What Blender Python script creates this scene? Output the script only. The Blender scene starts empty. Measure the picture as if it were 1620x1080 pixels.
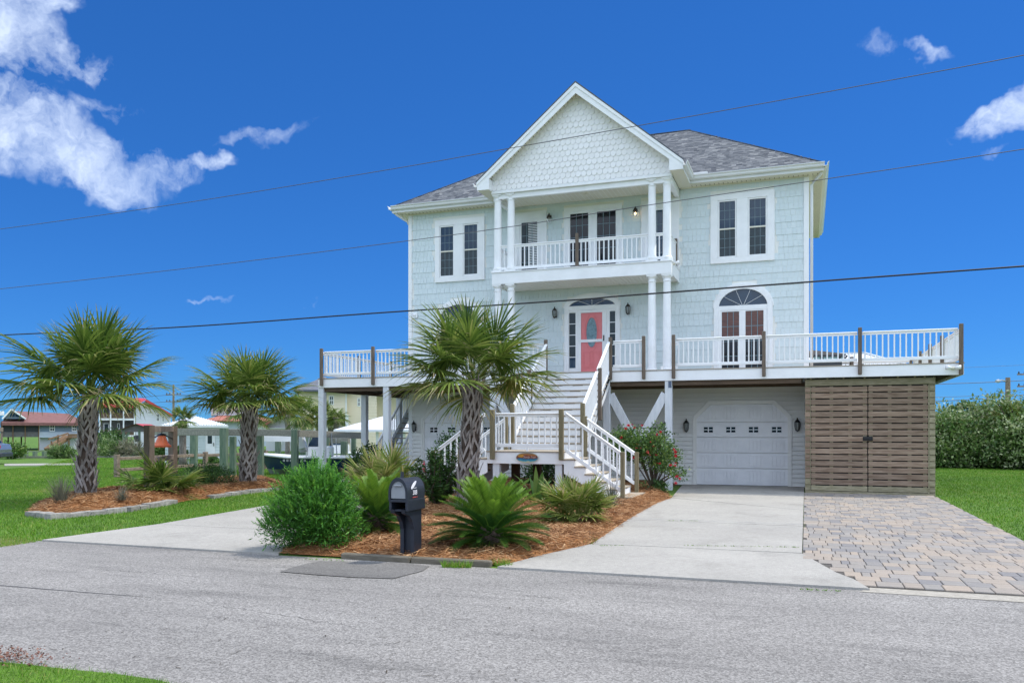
import bpy, math, random
import numpy as np
from mathutils import Vector, Matrix

random.seed(7)
rng = np.random.default_rng(7)
R = math.radians
SC = bpy.context.scene
COL = SC.collection

# ------------------------------------------------------------------ camera
EYE = 1.676
YAW = R(19.64)
FPX = 1303.0          # focal length in pixels of the 1620 px wide photograph
HOR = 682.0           # horizon row
cam_d = bpy.data.cameras.new("camera")
cam = bpy.data.objects.new("camera", cam_d)
COL.objects.link(cam)
cam.location = (0, 0, EYE)
cam.rotation_euler = (R(90), 0, YAW)
cam_d.sensor_width = 36
cam_d.lens = 36 * FPX / 1620
cam_d.shift_y = (HOR - 540) / 1620
cam_d.clip_start = 0.1
cam_d.clip_end = 5000
SC.camera = cam

FW = Vector((-math.sin(YAW), math.cos(YAW), 0))
RT = Vector((math.cos(YAW), math.sin(YAW), 0))
UP = Vector((0, 0, 1))


def ray(u, v):
    return FW + RT * ((u - 810) / FPX) + UP * ((HOR - v) / FPX)


def U(u, v, X=None, Y=None, Z=None, D=None):
    """point of the place that lies on the plane X=, Y=, Z= or at depth D= behind photo pixel u, v"""
    d = ray(u, v)
    o = Vector((0, 0, EYE))
    if X is not None: t = X / d.x
    elif Y is not None: t = Y / d.y
    elif Z is not None: t = (Z - EYE) / d.z
    else: t = D
    return o + d * t


# ------------------------------------------------------------------ world, sun, exposure
SUN = Vector((0.40, 0.28, 0.90)).normalized()
SUN_EL = math.asin(SUN.z)
SUN_AZ = math.atan2(SUN.x, SUN.y)
SKY_STRENGTH = 0.15
SUN_STRENGTH = 2.0
EXPOSURE = .84

world = bpy.data.worlds.new("World")
SC.world = world
world.use_nodes = True
wt = world.node_tree
wt.nodes.clear()
wn, wl = wt.nodes.new, wt.links.new
out = wn("ShaderNodeOutputWorld")
bg = wn("ShaderNodeBackground")
bg.inputs["Strength"].default_value = SKY_STRENGTH
sky = wn("ShaderNodeTexSky")
sky.sky_type = 'NISHITA'
sky.sun_disc = False
sky.sun_elevation = SUN_EL
sky.sun_rotation = SUN_AZ
sky.altitude = 0
sky.air_density = 0.8
sky.dust_density = 0
sky.ozone_density = 3.0
tint = wn("ShaderNodeMix"); tint.data_type = 'RGBA'; tint.blend_type = 'MULTIPLY'
tint.inputs[0].default_value = 1.0
tint.inputs[7].default_value = (.130,.415,.87, 1)
hsv = wn("ShaderNodeHueSaturation")
hsv.inputs["Saturation"].default_value = 1.15
hsv.inputs["Value"].default_value = 1.0
wl(sky.outputs[0], hsv.inputs["Color"])
gam = wn("ShaderNodeGamma"); gam.inputs["Gamma"].default_value = 0.66
wl(hsv.outputs[0], gam.inputs["Color"])
wl(gam.outputs[0], tint.inputs[6])
tc = wn("ShaderNodeTexCoord")
DIR = tc.outputs["Generated"]


def vmath(op, a, b=None):
    n = wn("ShaderNodeVectorMath"); n.operation = op
    for i, s in enumerate((a, b)):
        if s is None: continue
        if isinstance(s, (tuple, Vector)): n.inputs[i].default_value = tuple(s)
        else: wl(s, n.inputs[i])
    return n.outputs["Value"] if op == 'DOT_PRODUCT' else n.outputs[0]


def fmath(op, a, b=None, c=None, clamp=False):
    n = wn("ShaderNodeMath"); n.operation = op; n.use_clamp = clamp
    for i, s in enumerate((a, b, c)):
        if s is None: continue
        if isinstance(s, (int, float)): n.inputs[i].default_value = s
        else: wl(s, n.inputs[i])
    return n.outputs[0]


def noise_w(scale, detail, rough, vec):
    n = wn("ShaderNodeTexNoise")
    n.inputs["Scale"].default_value = scale
    n.inputs["Detail"].default_value = detail
    n.inputs["Roughness"].default_value = rough
    wl(vec, n.inputs["Vector"])
    return n


# individual clouds of the sky: direction, long half-axis, short half-axis, slope, density
warp = noise_w(9.0, 5, 0.6, DIR)
wv = vmath('SUBTRACT', warp.outputs["Color"], (0.5, 0.5, 0.5))
wv2 = vmath('MULTIPLY', wv, (0.10, 0.10, 0.10))
CDIR = vmath('ADD', DIR, wv2)
CLOUDS = [  # u, v, half length px, half height px, slope (down to the right +), density
    (10, 205, 150, 72, .30, 1.0), (110, 240, 150, 52, .36, 1.0), (215, 262, 110, 34, .15, .8), (325, 266, 70, 15, .02, .6),
    (0, 60, 95, 62, .5, .75), (62, 8, 52, 28, .1, .7), (95, 88, 85, 26, .5, .6), (150, 172, 60, 16, .15, .3),
    (420, 218, 70, 14, -.4, .26), (1392, 80, 36, 15, .3, .27), (1462, 93, 30, 12, .5, .45),
    (1605, 195, 75, 36, -.3, .95), (1580, 254, 16, 6, 0, .2), (333, 470, 34, 6, -.1, .34), (478, 462, 22, 5, .05, .26)]
mask = None
for (u, v, a, b, sl, den) in CLOUDS:
    c = ray(u, v).normalized()
    e1 = (ray(u + 10, v + 10 * sl) - ray(u, v)).normalized()
    e1 = (e1 - c * e1.dot(c)).normalized()
    e2 = c.cross(e1)
    k = FPX
    d1 = fmath('MULTIPLY', vmath('DOT_PRODUCT', CDIR, e1), k / (a * .95))
    d2 = fmath('MULTIPLY', vmath('DOT_PRODUCT', CDIR, e2), k / (b * .88))
    s = fmath('ADD', fmath('MULTIPLY', d1, d1), fmath('MULTIPLY', d2, d2))
    front = fmath('GREATER_THAN', vmath('DOT_PRODUCT', DIR, c), 0.5)
    val = fmath('MULTIPLY', fmath('SUBTRACT', 1.0, s), den)
    val = fmath('MULTIPLY', fmath('MAXIMUM', val, 0.0), front)
    mask = val if mask is None else fmath('MAXIMUM', mask, val)
# denser, brighter cloud added outside the view to lift the light in the shade
sep = wn("ShaderNodeSeparateXYZ"); wl(DIR, sep.inputs[0])
zc = fmath('MAXIMUM', sep.outputs[2], 0.08)
px = fmath('DIVIDE', sep.outputs[0], zc); py = fmath('DIVIDE', sep.outputs[1], zc)
comb = wn("ShaderNodeCombineXYZ"); wl(px, comb.inputs[0]); wl(py, comb.inputs[1])
far = noise_w(0.9, 5, 0.55, comb.outputs[0])
inview = vmath('DOT_PRODUCT', DIR, tuple((FW + UP * 0.28).normalized()))
outm = fmath('MULTIPLY', fmath('SUBTRACT', 0.74, inview), 5.0, clamp=True)
farm = fmath('MULTIPLY', fmath('MULTIPLY', fmath('SUBTRACT', far.outputs["Fac"], 0.35), 5.0, clamp=True), outm)
up_fade = fmath('MULTIPLY', fmath('SUBTRACT', sep.outputs[2], 0.03), 12.0, clamp=True)
farm = fmath('MULTIPLY', farm, up_fade)
fine = noise_w(13.0, 7, 0.62, CDIR)
fine2 = noise_w(46.0, 5, 0.6, CDIR)
det = fmath('ADD', fmath('MULTIPLY', fmath('SUBTRACT', fine.outputs["Fac"], 0.5), 2.8), fmath('MULTIPLY', fmath('SUBTRACT', fine2.outputs["Fac"], 0.5), 2.2))
cl = fmath('ADD', fmath('MULTIPLY', mask, 1.3), det)
cl = fmath('MULTIPLY', cl, fmath('MULTIPLY', mask, 3.0, clamp=True))
cl = fmath('MULTIPLY', fmath('SUBTRACT', cl, 0.0), 0.66, clamp=True)
cl = fmath('MULTIPLY', cl, 0.92, clamp=True)
cmix = wn("ShaderNodeMix"); cmix.data_type = 'RGBA'
wl(cl, cmix.inputs[0])
wl(tint.outputs[2], cmix.inputs[6])
cshade = wn("ShaderNodeMix"); cshade.data_type = 'RGBA'
puff = noise_w(9.0, 4, 0.5, CDIR)
wl(fmath('MULTIPLY', fmath('SUBTRACT', puff.outputs["Fac"], 0.3), 2.2, clamp=True), cshade.inputs[0])
cshade.inputs[6].default_value = (1.9, 2.5, 3.8, 1)
cshade.inputs[7].default_value = (3.9, 4.35, 5.0, 1)
wl(cshade.outputs[2], cmix.inputs[7])
fmix = wn("ShaderNodeMix"); fmix.data_type = 'RGBA'      # added out-of-view clouds, brighter than those in view, as fill light
wl(farm, fmix.inputs[0]); wl(cmix.outputs[2], fmix.inputs[6]); fmix.inputs[7].default_value = (6.0, 6.9, 8.3, 1)
wl(fmix.outputs[2], bg.inputs["Color"])
wl(bg.outputs[0], out.inputs["Surface"])

sun_d = bpy.data.lights.new("sun", 'SUN')
sun_d.energy = SUN_STRENGTH
sun_d.angle = R(0.53)
sun_d.color = (1.0, 0.94, 0.84)
sun = bpy.data.objects.new("sun", sun_d)
COL.objects.link(sun)
sun.location = (30, 20, 60)
sun.rotation_euler = SUN.to_track_quat('Z', 'Y').to_euler()

SC.view_settings.view_transform = 'Standard'
SC.view_settings.look = 'None'
SC.view_settings.exposure = EXPOSURE
SC.view_settings.gamma = 1.0
SC.view_settings.use_curve_mapping = False
SC.cycles.use_denoising = True
SC.cycles.max_bounces = 8
SC.cycles.transparent_max_bounces = 8


# ------------------------------------------------------------------ materials
def material(name, col, rough=0.6, var=0.12, nscale=4.0, stretch=(1, 1, 1), bump=0.0, bscale=40.0, rnd=0.0,
             col2=None, metal=0.0, ior=1.45, spec=None, tint=None, trans=0.0, fleck=0.0, fscale=200.0, emit=None):
    """principled surface: base colour with two scales of noise, optional per-object randomness, per-face tint ramp, bump"""
    m = bpy.data.materials.new(name)
    m.use_nodes = True
    t = m.node_tree
    N, L = t.nodes.new, t.links.new
    p = t.nodes["Principled BSDF"]
    p.inputs["Roughness"].default_value = rough
    p.inputs["Metallic"].default_value = metal
    p.inputs["IOR"].default_value = ior
    if spec is not None: p.inputs["Specular IOR Level"].default_value = spec
    tcn = N("ShaderNodeTexCoord")
    vec = tcn.outputs["Object"]
    oi = N("ShaderNodeObjectInfo")
    if stretch != (1, 1, 1) or rnd > 0:
        mp = N("ShaderNodeMapping")
        mp.inputs["Scale"].default_value = stretch
        L(vec, mp.inputs["Vector"])
        if rnd > 0:
            mul = N("ShaderNodeMath"); mul.operation = 'MULTIPLY'; mul.inputs[1].default_value = 37.0
            L(oi.outputs["Random"], mul.inputs[0]); L(mul.outputs[0], mp.inputs["Location"])
        vec = mp.outputs[0]
    base = None
    if tint:
        at = N("ShaderNodeAttribute"); at.attribute_name = "tint"
        cr = N("ShaderNodeValToRGB")
        while len(cr.color_ramp.elements) < len(tint): cr.color_ramp.elements.new(0.5)
        for e, (pos, c) in zip(cr.color_ramp.elements, tint):
            e.position = pos; e.color = (*c, 1)
        L(at.outputs["Fac"], cr.inputs[0])
        base = cr.outputs[0]
    nz = N("ShaderNodeTexNoise")
    nz.inputs["Scale"].default_value = nscale
    nz.inputs["Detail"].default_value = 6
    nz.inputs["Roughness"].default_value = 0.6
    L(vec, nz.inputs["Vector"])
    mx = N("ShaderNodeMix"); mx.data_type = 'RGBA'
    ramp = N("ShaderNodeMapRange")
    ramp.inputs[1].default_value = 0.3; ramp.inputs[2].default_value = 0.7
    L(nz.outputs["Fac"], ramp.inputs[0])
    L(ramp.outputs[0], mx.inputs[0])
    if base is not None:
        mx.blend_type = 'MIX'
        d = N("ShaderNodeMix"); d.data_type = 'RGBA'; d.blend_type = 'MULTIPLY'; d.inputs[0].default_value = 1
        L(base, d.inputs[6]); d.inputs[7].default_value = (1 - var, 1 - var, 1 - var, 1)
        L(d.outputs[2], mx.inputs[6]); L(base, mx.inputs[7])
    else:
        c2 = col2 if col2 else tuple(min(1, c * (1 + var)) for c in col)
        c1 = col if col2 else tuple(c * (1 - var) for c in col)
        mx.inputs[6].default_value = (*c1, 1); mx.inputs[7].default_value = (*c2, 1)
    cur = mx.outputs[2]
    if fleck > 0:
        nf = N("ShaderNodeTexNoise"); nf.inputs["Scale"].default_value = fscale; nf.inputs["Detail"].default_value = 3
        L(tcn.outputs["Object"], nf.inputs["Vector"])
        mr = N("ShaderNodeMapRange"); mr.inputs[1].default_value = 0.3; mr.inputs[2].default_value = 0.7
        mr.inputs[3].default_value = 1 - fleck; mr.inputs[4].default_value = 1 + fleck
        L(nf.outputs["Fac"], mr.inputs[0])
        vm = N("ShaderNodeVectorMath"); vm.operation = 'MULTIPLY'
        L(cur, vm.inputs[0]); L(mr.outputs[0], vm.inputs[1])
        cur = vm.outputs[0]
    if rnd > 0:
        mr = N("ShaderNodeMapRange"); mr.inputs[3].default_value = 1 - rnd; mr.inputs[4].default_value = 1 + rnd
        L(oi.outputs["Random"], mr.inputs[0])
        hs = N("ShaderNodeHueSaturation"); L(mr.outputs[0], hs.inputs["Value"]); L(cur, hs.inputs["Color"])
        cur = hs.outputs[0]
    L(cur, p.inputs["Base Color"])
    if bump > 0:
        nb = N("ShaderNodeTexNoise"); nb.inputs["Scale"].default_value = bscale; nb.inputs["Detail"].default_value = 4
        L(vec, nb.inputs["Vector"])
        bp = N("ShaderNodeBump"); bp.inputs["Strength"].default_value = bump; bp.inputs["Distance"].default_value = 0.02
        L(nb.outputs["Fac"], bp.inputs["Height"]); L(bp.outputs[0], p.inputs["Normal"])
    if trans > 0:
        tr = N("ShaderNodeBsdfTranslucent"); L(cur, tr.inputs["Color"])
        ms = N("ShaderNodeMixShader"); ms.inputs[0].default_value = trans
        L(p.outputs[0], ms.inputs[1]); L(tr.outputs[0], ms.inputs[2])
        L(ms.outputs[0], t.nodes["Material Output"].inputs["Surface"])
    if emit:
        p.inputs["Emission Color"].default_value = (*emit[0], 1); p.inputs["Emission Strength"].default_value = emit[1]
    return m


MT = {}
MT['white'] = material("white_paint", (.87, .87, .87), .42, .05, 2.5, bump=.05, bscale=25)
MT['white_rail'] = material("white_rail_paint", (.86, .86, .86), .4, .05, 3)
MT['white_metal'] = material("white_metal", (.74, .745, .74), .35, .06, 1.5)
MT['white_wood'] = material("weathered_white_wood", (.60, .625, .65), .6, .12, 3, (6, 6, .8), bump=.15, bscale=30, col2=(.74, .755, .77))
MT['siding'] = material("pale_green_siding", (.53, .63, .58), .6, .04, 1.2, fleck=.02, fscale=60, tint=[(0, (.645, .725, .735)), (.5, (.68, .755, .765)), (1, (.71, .78, .79))])
MT['lap'] = material("cream_lap_siding", (.84, .83, .78), .5, .04, .9)
MT['soffit'] = material("cream_soffit", (.74, .71, .60), .55, .05, 1)
MT['scale'] = material("white_scale_shingle", (.74, .745, .70), .5, .05, 3, tint=[(0, (.865, .845, .825)), (1, (.90, .88, .865))])
MT['roof'] = material("grey_asphalt_shingle", (.1, .1, .1), .9, .25, 14, fleck=.3, fscale=90, bump=.3, bscale=120,
                      tint=[(0, (.075, .083, .10)), (.5, (.155, .165, .18)), (1, (.27, .275, .28))])
MT['wood_post'] = material("weathered_brown_post", (.10, .075, .058), .8, .2, 4, (8, 8, .7), bump=.3, bscale=20, col2=(.20, .155, .115))
MT['wood_green'] = material("weathered_olive_post", (.14, .115, .06), .8, .2, 4, (8, 8, .7), bump=.3, bscale=20, col2=(.25, .21, .125))
MT['wood_dark'] = material("dark_framing_timber", (.075, .05, .032), .8, .2, 3, (.6, 8, 8), col2=(.14, .095, .06))
MT['tread'] = material("weathered_tread_board", (.30, .25, .19), .8, .2, 3, (1, 9, 9), bump=.2, bscale=20, col2=(.43, .37, .29))
MT['slat'] = material("weathered_gate_board", (.165, .105, .068), .8, .2, 3.2, (.9, 9, 9), bump=.3, bscale=14, rnd=.2, col2=(.335, .245, .175))
MT['slat_end'] = material("mossy_gate_board", (.20, .18, .095), .85, .2, 5, (1, 5, 5), bump=.3, bscale=14, rnd=.1, col2=(.37, .32, .22))
MT['glass'] = material("window_glass", (.016, .042, .078), .03, .3, 1.2, ior=1.45)
MT['glass_screen'] = material("screened_glass", (.030, .044, .050), .22, .3, 2.0, ior=1.4)
MT['glass_dark'] = material("dark_glass", (.010, .012, .016), .06, .2, 2, ior=1.4)
MT['frost'] = material("frosted_oval_glass", (.17, .27, .31), .25, .35, 18, bump=.4, bscale=60)
MT['muntin'] = material("grille_bar", (.17, .24, .27), .5, .03)
MT['bronze'] = material("dark_bronze", (.045, .036, .028), .45, .2, 20, metal=.5)
MT['black'] = material("black_metal", (.012, .012, .013), .4, .1)
MT['lamp_glass'] = material("lantern_glass", (.25, .27, .26), .12, .2, 8)
MT['coral'] = material("coral_door_paint", (.78, .215, .22), .38, .04, 3)
MT['concrete'] = None
MT['roof_reflection'] = material("red_roof_reflection", (.060, .028, .022), .12, .3, 3, (1, 1, 9), col2=(.17, .058, .035))  # reflection of a red roof across the street, put into the colour
MT['boot'] = material("palm_boot", (.17, .14, .125), .9, .3, 6, (3, 3, 1), bump=.6, bscale=18, rnd=.4, col2=(.44, .39, .355))
MT['trunk'] = material("palm_trunk", (.045, .030, .022), .95, .3, 9, bump=.6, bscale=20, col2=(.11, .075, .055))
LEAF = [(0, (.020, .055, .012)), (.35, (.082, .152, .022)), (.62, (.20, .282, .052)), (.82, (.36, .38, .115)), (1, (.52, .42, .25))]
MT['palm'] = material("palm_leaf", (.1, .2, .05), .42, .18, 5, tint=LEAF, trans=.34)
SAGO = [(0, (.014, .05, .012)), (.4, (.05, .135, .02)), (.7, (.17, .31, .03)), (.9, (.26, .40, .05)), (1, (.42, .30, .11))]
MT['sago'] = material("cycad_leaf", (.1, .2, .05), .38, .15, 6, tint=SAGO, trans=.3)
MT['leaf'] = material("shrub_leaf", (.05, .1, .03), .5, .2, 6, tint=[(0, (.014, .042, .010)), (.45, (.050, .125, .024)), (.8, (.12, .235, .045)), (1, (.24, .33, .08))], trans=.22)
MT['hedge'] = material("hedge_leaf", (.05, .1, .03), .5, .2, 6, tint=[(0, (.020, .055, .014)), (.4, (.085, .175, .038)), (.7, (.20, .30, .08)), (1, (.50, .54, .32))], trans=.2)
MT['juniper'] = material("needle_leaf", (.05, .12, .03), .5, .15, 6, tint=[(0, (.022, .09, .012)), (.45, (.075, .255, .024)), (.8, (.16, .42, .04)), (1, (.26, .52, .06))], trans=.22)
MT['red_bloom'] = material("red_petals", (.50, .012, .028), .5, .2, 9, trans=.2)
MT['pink_bloom'] = material("pink_petals", (.75, .12, .16), .5, .2, 9, trans=.2)
MT['yellow_bloom'] = material("yellow_petals", (.85, .42, .02), .5, .2, 9, trans=.2)
MT['twig'] = material("twig_bark", (.10, .075, .055), .9, .3, 9)
MT['grass'] = material("grass_blade", (.08, .16, .03), .55, .15, 3, tint=[(0, (.058, .135, .008)), (.4, (.115, .275, .012)), (.75, (.19, .37, .022)), (1, (.40, .38, .11))], trans=.25)
MT['straw'] = material("pine_straw_needle", (.3, .14, .06), .7, .15, 6, tint=[(0, (.12, .048, .016)), (.4, (.29, .135, .050)), (.75, (.48, .25, .105)), (1, (.66, .43, .235))])
MT['mailbox'] = material("navy_black_plastic", (.020, .024, .036), .42, .12, 12, bump=.05, bscale=60)
MT['mail_door'] = material("grey_mailbox_door", (.26, .27, .29), .45, .06, 8)
MT['sticker'] = material("white_sticker", (.82, .80, .82), .4, .05, 20)
MT['red_print'] = material("red_print", (.45, .08, .07), .5, .05)
MT['piling'] = material("green_treated_timber", (.075, .135, .085), .85, .25, 3, (7, 7, .7), bump=.3, bscale=20, col2=(.21, .26, .19))
MT['beam'] = material("grey_weathered_beam", (.19, .185, .155), .85, .25, 3, (7, 7, 7), bump=.3, bscale=20, col2=(.34, .33, .28))
MT['rail_wood'] = material("grey_brown_fence_wood", (.16, .115, .085), .85, .25, 3, (3, 3, 3), bump=.3, bscale=20, col2=(.33, .26, .2))
MT['bell'] = material("orange_bell_paint", (.72, .155, .055), .4, .08, 6)
MT['stone'] = material("grey_edging_stone", (.19, .18, .165), .9, .3, 12, bump=.8, bscale=30, rnd=.2, col2=(.38, .36, .33))
MT['hull_blue'] = material("navy_hull", (.012, .032, .085), .2, .1, 2)
MT['hull_white'] = material("white_hull", (.72, .73, .73), .25, .05, 2)
MT['hull_grey'] = material("grey_hull_bottom", (.40, .41, .42), .4, .08, 2)


# ------------------------------------------------------------------ builders
OFF = {}          # world offset that a thing's parts subtract


def mark(o, label=None, cat=None, group=None, kind=None):
    if label: o["label"] = label
    if cat: o["category"] = cat
    if group: o["group"] = group
    if kind: o["kind"] = kind
    return o


def thing(name, label, cat, loc, group=None, rz=0.0, local=False):
    o = bpy.data.objects.new(name, None)
    COL.objects.link(o)
    o.empty_display_size = 0.2
    o.location = loc
    o.rotation_euler = (0, 0, rz)
    OFF[o.name] = Vector((0, 0, 0)) if local else Vector(loc)
    return mark(o, label, cat, group)


def off_of(parent):
    return OFF.get(parent.name, Vector((0, 0, 0))) if parent else Vector((0, 0, 0))


def link(name, mesh, parent=None, loc=(0, 0, 0), rot=None, scale=None, rel=True):
    """one object; loc is in the place's coordinates (or the thing's own, for local things)"""
    o = bpy.data.objects.new(name, mesh)
    COL.objects.link(o)
    if parent:
        o.parent = parent
        OFF[o.name] = off_of(parent)
        o.location = Vector(loc) - (OFF[o.name] if rel else Vector((0, 0, 0)))
    else:
        o.location = loc
    if rot is not None: o.rotation_euler = rot
    if scale is not None: o.scale = scale if not isinstance(scale, (int, float)) else (scale,) * 3
    return o


class MB:
    def __init__(s):
        s.v, s.f, s.t = [], [], []

    def poly(s, pts, tint=None):
        n = len(s.v); s.v += [tuple(p) for p in pts]; s.f.append(tuple(range(n, n + len(pts)))); s.t.append(tint or 0.0)

    def box(s, a, b, c=0.0):
        x0, y0, z0 = a; x1, y1, z1 = b
        s.obox(Vector(((x0 + x1) / 2, (y0 + y1) / 2, (z0 + z1) / 2)), Vector((1, 0, 0)), Vector((0, 1, 0)), Vector((0, 0, 1)),
               abs(x1 - x0) / 2, abs(y1 - y0) / 2, abs(z1 - z0) / 2, c)

    def obox(s, o, ax, ay, az, hx, hy, hz, c=0.0, tint=0.0):
        n = len(s.v)
        if c <= 0:
            for sz in (-1, 1):
                for sx, sy in ((-1, -1), (1, -1), (1, 1), (-1, 1)):
                    s.v.append(tuple(o + ax * hx * sx + ay * hy * sy + az * hz * sz))
            q = [(3, 2, 1, 0), (4, 5, 6, 7), (0, 1, 5, 4), (1, 2, 6, 5), (2, 3, 7, 6), (3, 0, 4, 7)]
            s.f += [tuple(n + i for i in f) for f in q]; s.t += [tint] * 6
            return
        c = min(c, hx * .8, hy * .8, hz * .8)
        idx = {}
        for sx in (-1, 1):
            for sy in (-1, 1):
                for sz in (-1, 1):
                    for k in range(3):
                        h = [hx - c, hy - c, hz - c]; h[k] += c
                        idx[sx, sy, sz, k] = len(s.v)
                        s.v.append(tuple(o + ax * h[0] * sx + ay * h[1] * sy + az * h[2] * sz))
        F = []
        for k in range(3):
            a, b = [(1, 2), (2, 0), (0, 1)][k]
            for sg in (-1, 1):
                ring = []
                for sa, sb in ((-1, -1), (1, -1), (1, 1), (-1, 1)):
                    t = [0, 0, 0]; t[k] = sg; t[a] = sa; t[b] = sb
                    ring.append(idx[t[0], t[1], t[2], k])
                F.append(tuple(ring if sg > 0 else ring[::-1]))
        for k in range(3):
            a, b = [(1, 2), (2, 0), (0, 1)][k]
            for sa in (-1, 1):
                for sb in (-1, 1):
                    def g(sk, kk):
                        t = [0, 0, 0]; t[k] = sk; t[a] = sa; t[b] = sb
                        return idx[t[0], t[1], t[2], kk]
                    r = (g(-1, a), g(1, a), g(1, b), g(-1, b))
                    F.append(r if sa * sb < 0 else r[::-1])
        for sx in (-1, 1):
            for sy in (-1, 1):
                for sz in (-1, 1):
                    r = tuple(idx[sx, sy, sz, k] for k in range(3))
                    F.append(r if sx * sy * sz > 0 else r[::-1])
        s.f += F; s.t += [tint] * len(F)

    def beam(s, p, q, w, h, c=0.0, up=(0, 0, 1), tint=0.0):
        p, q = Vector(p), Vector(q)
        d = (q - p); L = d.length; d.normalize()
        u = Vector(up)
        if abs(d.dot(u)) > .98: u = Vector((0, 1, 0))
        side = d.cross(u).normalized(); u = side.cross(d).normalized()
        s.obox((p + q) / 2, d, -side, u, L / 2, w / 2, h / 2, c, tint)

    def tube(s, pts, r, n=8, cap=True):
        pts = [Vector(p) for p in pts]
        rs = r if isinstance(r, (list, tuple)) else [r] * len(pts)
        b = len(s.v)
        ref = Vector((0, 0, 1))
        for i, p in enumerate(pts):
            d = (pts[min(i + 1, len(pts) - 1)] - pts[max(i - 1, 0)]).normalized()
            rr = ref if abs(d.dot(ref)) < .95 else Vector((1, 0, 0))
            a = d.cross(rr).normalized(); c = d.cross(a)
            for k in range(n):
                th = 2 * math.pi * k / n
                s.v.append(tuple(p + (a * math.cos(th) + c * math.sin(th)) * rs[i]))
        for i in range(len(pts) - 1):
            for k in range(n):
                k2 = (k + 1) % n
                s.f.append((b + i * n + k, b + i * n + k2, b + (i + 1) * n + k2, b + (i + 1) * n + k)); s.t.append(0)
        if cap:
            s.f.append(tuple(b + k for k in range(n))[::-1]); s.f.append(tuple(b + (len(pts) - 1) * n + k for k in range(n))); s.t += [0, 0]

    def lathe(s, prof, ctr, n=16):
        cx, cy, cz = ctr
        b = len(s.v)
        for r, z in prof:
            for k in range(n):
                th = 2 * math.pi * k / n
                s.v.append((cx + r * math.cos(th), cy + r * math.sin(th), cz + z))
        for i in range(len(prof) - 1):
            for k in range(n):
                k2 = (k + 1) % n
                s.f.append((b + i * n + k, b + i * n + k2, b + (i + 1) * n + k2, b + (i + 1) * n + k)); s.t.append(0)
        s.f.append(tuple(b + k for k in range(n))[::-1]); s.f.append(tuple(b + (len(prof) - 1) * n + k for k in range(n))); s.t += [0, 0]

    def prism(s, pts, vec, tint=0.0):
        vec = Vector(vec); n = len(s.v); k = len(pts)
        s.v += [tuple(p) for p in pts]; s.v += [tuple(Vector(p) + vec) for p in pts]
        s.f.append(tuple(range(n, n + k))); s.f.append(tuple(range(n + k, n + 2 * k))[::-1])
        for i in range(k):
            j = (i + 1) % k
            s.f.append((n + j, n + i, n + k + i, n + k + j))
        s.t += [tint] * (k + 2)

    def mesh(s, name, mat, smooth=False, off=None, fix=False):
        me = bpy.data.meshes.new(name)
        vs = s.v if off is None else [(x - off[0], y - off[1], z - off[2]) for x, y, z in s.v]
        me.from_pydata(vs, [], s.f)
        if any(s.t):
            a = me.attributes.new("tint", 'FLOAT', 'FACE'); a.data.foreach_set("value", s.t)
        if smooth: me.polygons.foreach_set("use_smooth", [True] * len(me.polygons))
        if mat: me.materials.append(mat if not isinstance(mat, str) else MT[mat])
        me.update()
        return me

    def build(s, name, mat, parent=None, smooth=False, kind=None, label=None, cat=None, group=None):
        off = off_of(parent)
        o = link(name, s.mesh(name, mat, smooth, off), parent, rel=False)
        return mark(o, label, cat, group, kind)


def np_mesh(name, V, F, mat, tint=None, smooth=False):
    """V (n,3) F (m,k) arrays -> mesh, one tint per face"""
    me = bpy.data.meshes.new(name)
    m, k = F.shape
    me.vertices.add(len(V)); me.vertices.foreach_set("co", np.ascontiguousarray(V, dtype=np.float32).ravel())
    me.loops.add(m * k); me.loops.foreach_set("vertex_index", np.ascontiguousarray(F, dtype=np.int32).ravel())
    me.polygons.add(m); me.polygons.foreach_set("loop_start", np.arange(m, dtype=np.int32) * k)
    me.update(calc_edges=True)
    if smooth: me.polygons.foreach_set("use_smooth", np.ones(m, dtype=bool))
    if tint is not None:
        a = me.attributes.new("tint", 'FLOAT', 'FACE'); a.data.foreach_set("value", np.ascontiguousarray(tint, dtype=np.float32))
    me.materials.append(MT[mat] if isinstance(mat, str) else mat)
    me.validate()
    return me


def np_obj(name, V, F, mat, parent=None, tint=None, kind=None, smooth=False):
    off = np.array(off_of(parent)) if parent else np.zeros(3)
    return mark(link(name, np_mesh(name, V - off, F, mat, tint, smooth), parent, rel=False), kind=kind)


def inside(P, poly):
    x, y = P[:, 0], P[:, 1]; r = np.zeros(len(P), bool)
    n = len(poly)
    for i in range(n):
        x0, y0 = poly[i][:2]; x1, y1 = poly[(i + 1) % n][:2]
        c = ((y0 > y) != (y1 > y)) & (x < (x1 - x0) * (y - y0) / ((y1 - y0) or 1e-9) + x0)
        r ^= c
    return r


def edge_dist(P, poly):
    best = np.full(len(P), 1e9); near = np.zeros((len(P), 2))
    n = len(poly)
    for i in range(n):
        a = np.array(poly[i][:2], float); b = np.array(poly[(i + 1) % n][:2], float)
        d = b - a; t = np.clip(((P[:, :2] - a) @ d) / max(d @ d, 1e-9), 0, 1)
        q = a + t[:, None] * d
        dd = np.linalg.norm(P[:, :2] - q, axis=1)
        w = dd < best; best[w] = dd[w]; near[w] = q[w]
    return best, near


def scatter(poly, n, gen=rng):
    p = np.array([q[:2] for q in poly]); lo, hi = p.min(0), p.max(0)
    out = np.zeros((0, 2))
    while len(out) < n:
        c = gen.uniform(lo, hi, (max(64, n), 2)); out = np.vstack([out, c[inside(c, poly)]])
    return out[:n]


def hnoise(x, y, s=1.0):
    return (np.sin(x * 2.1 * s + 1.3 * np.sin(y * 1.7 * s)) + np.sin(y * 2.7 * s + 1.1 * np.sin(x * 2.3 * s + 2)) + .6 * np.sin(x * 6.1 * s + y * 5.3 * s)) / 2.6


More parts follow.
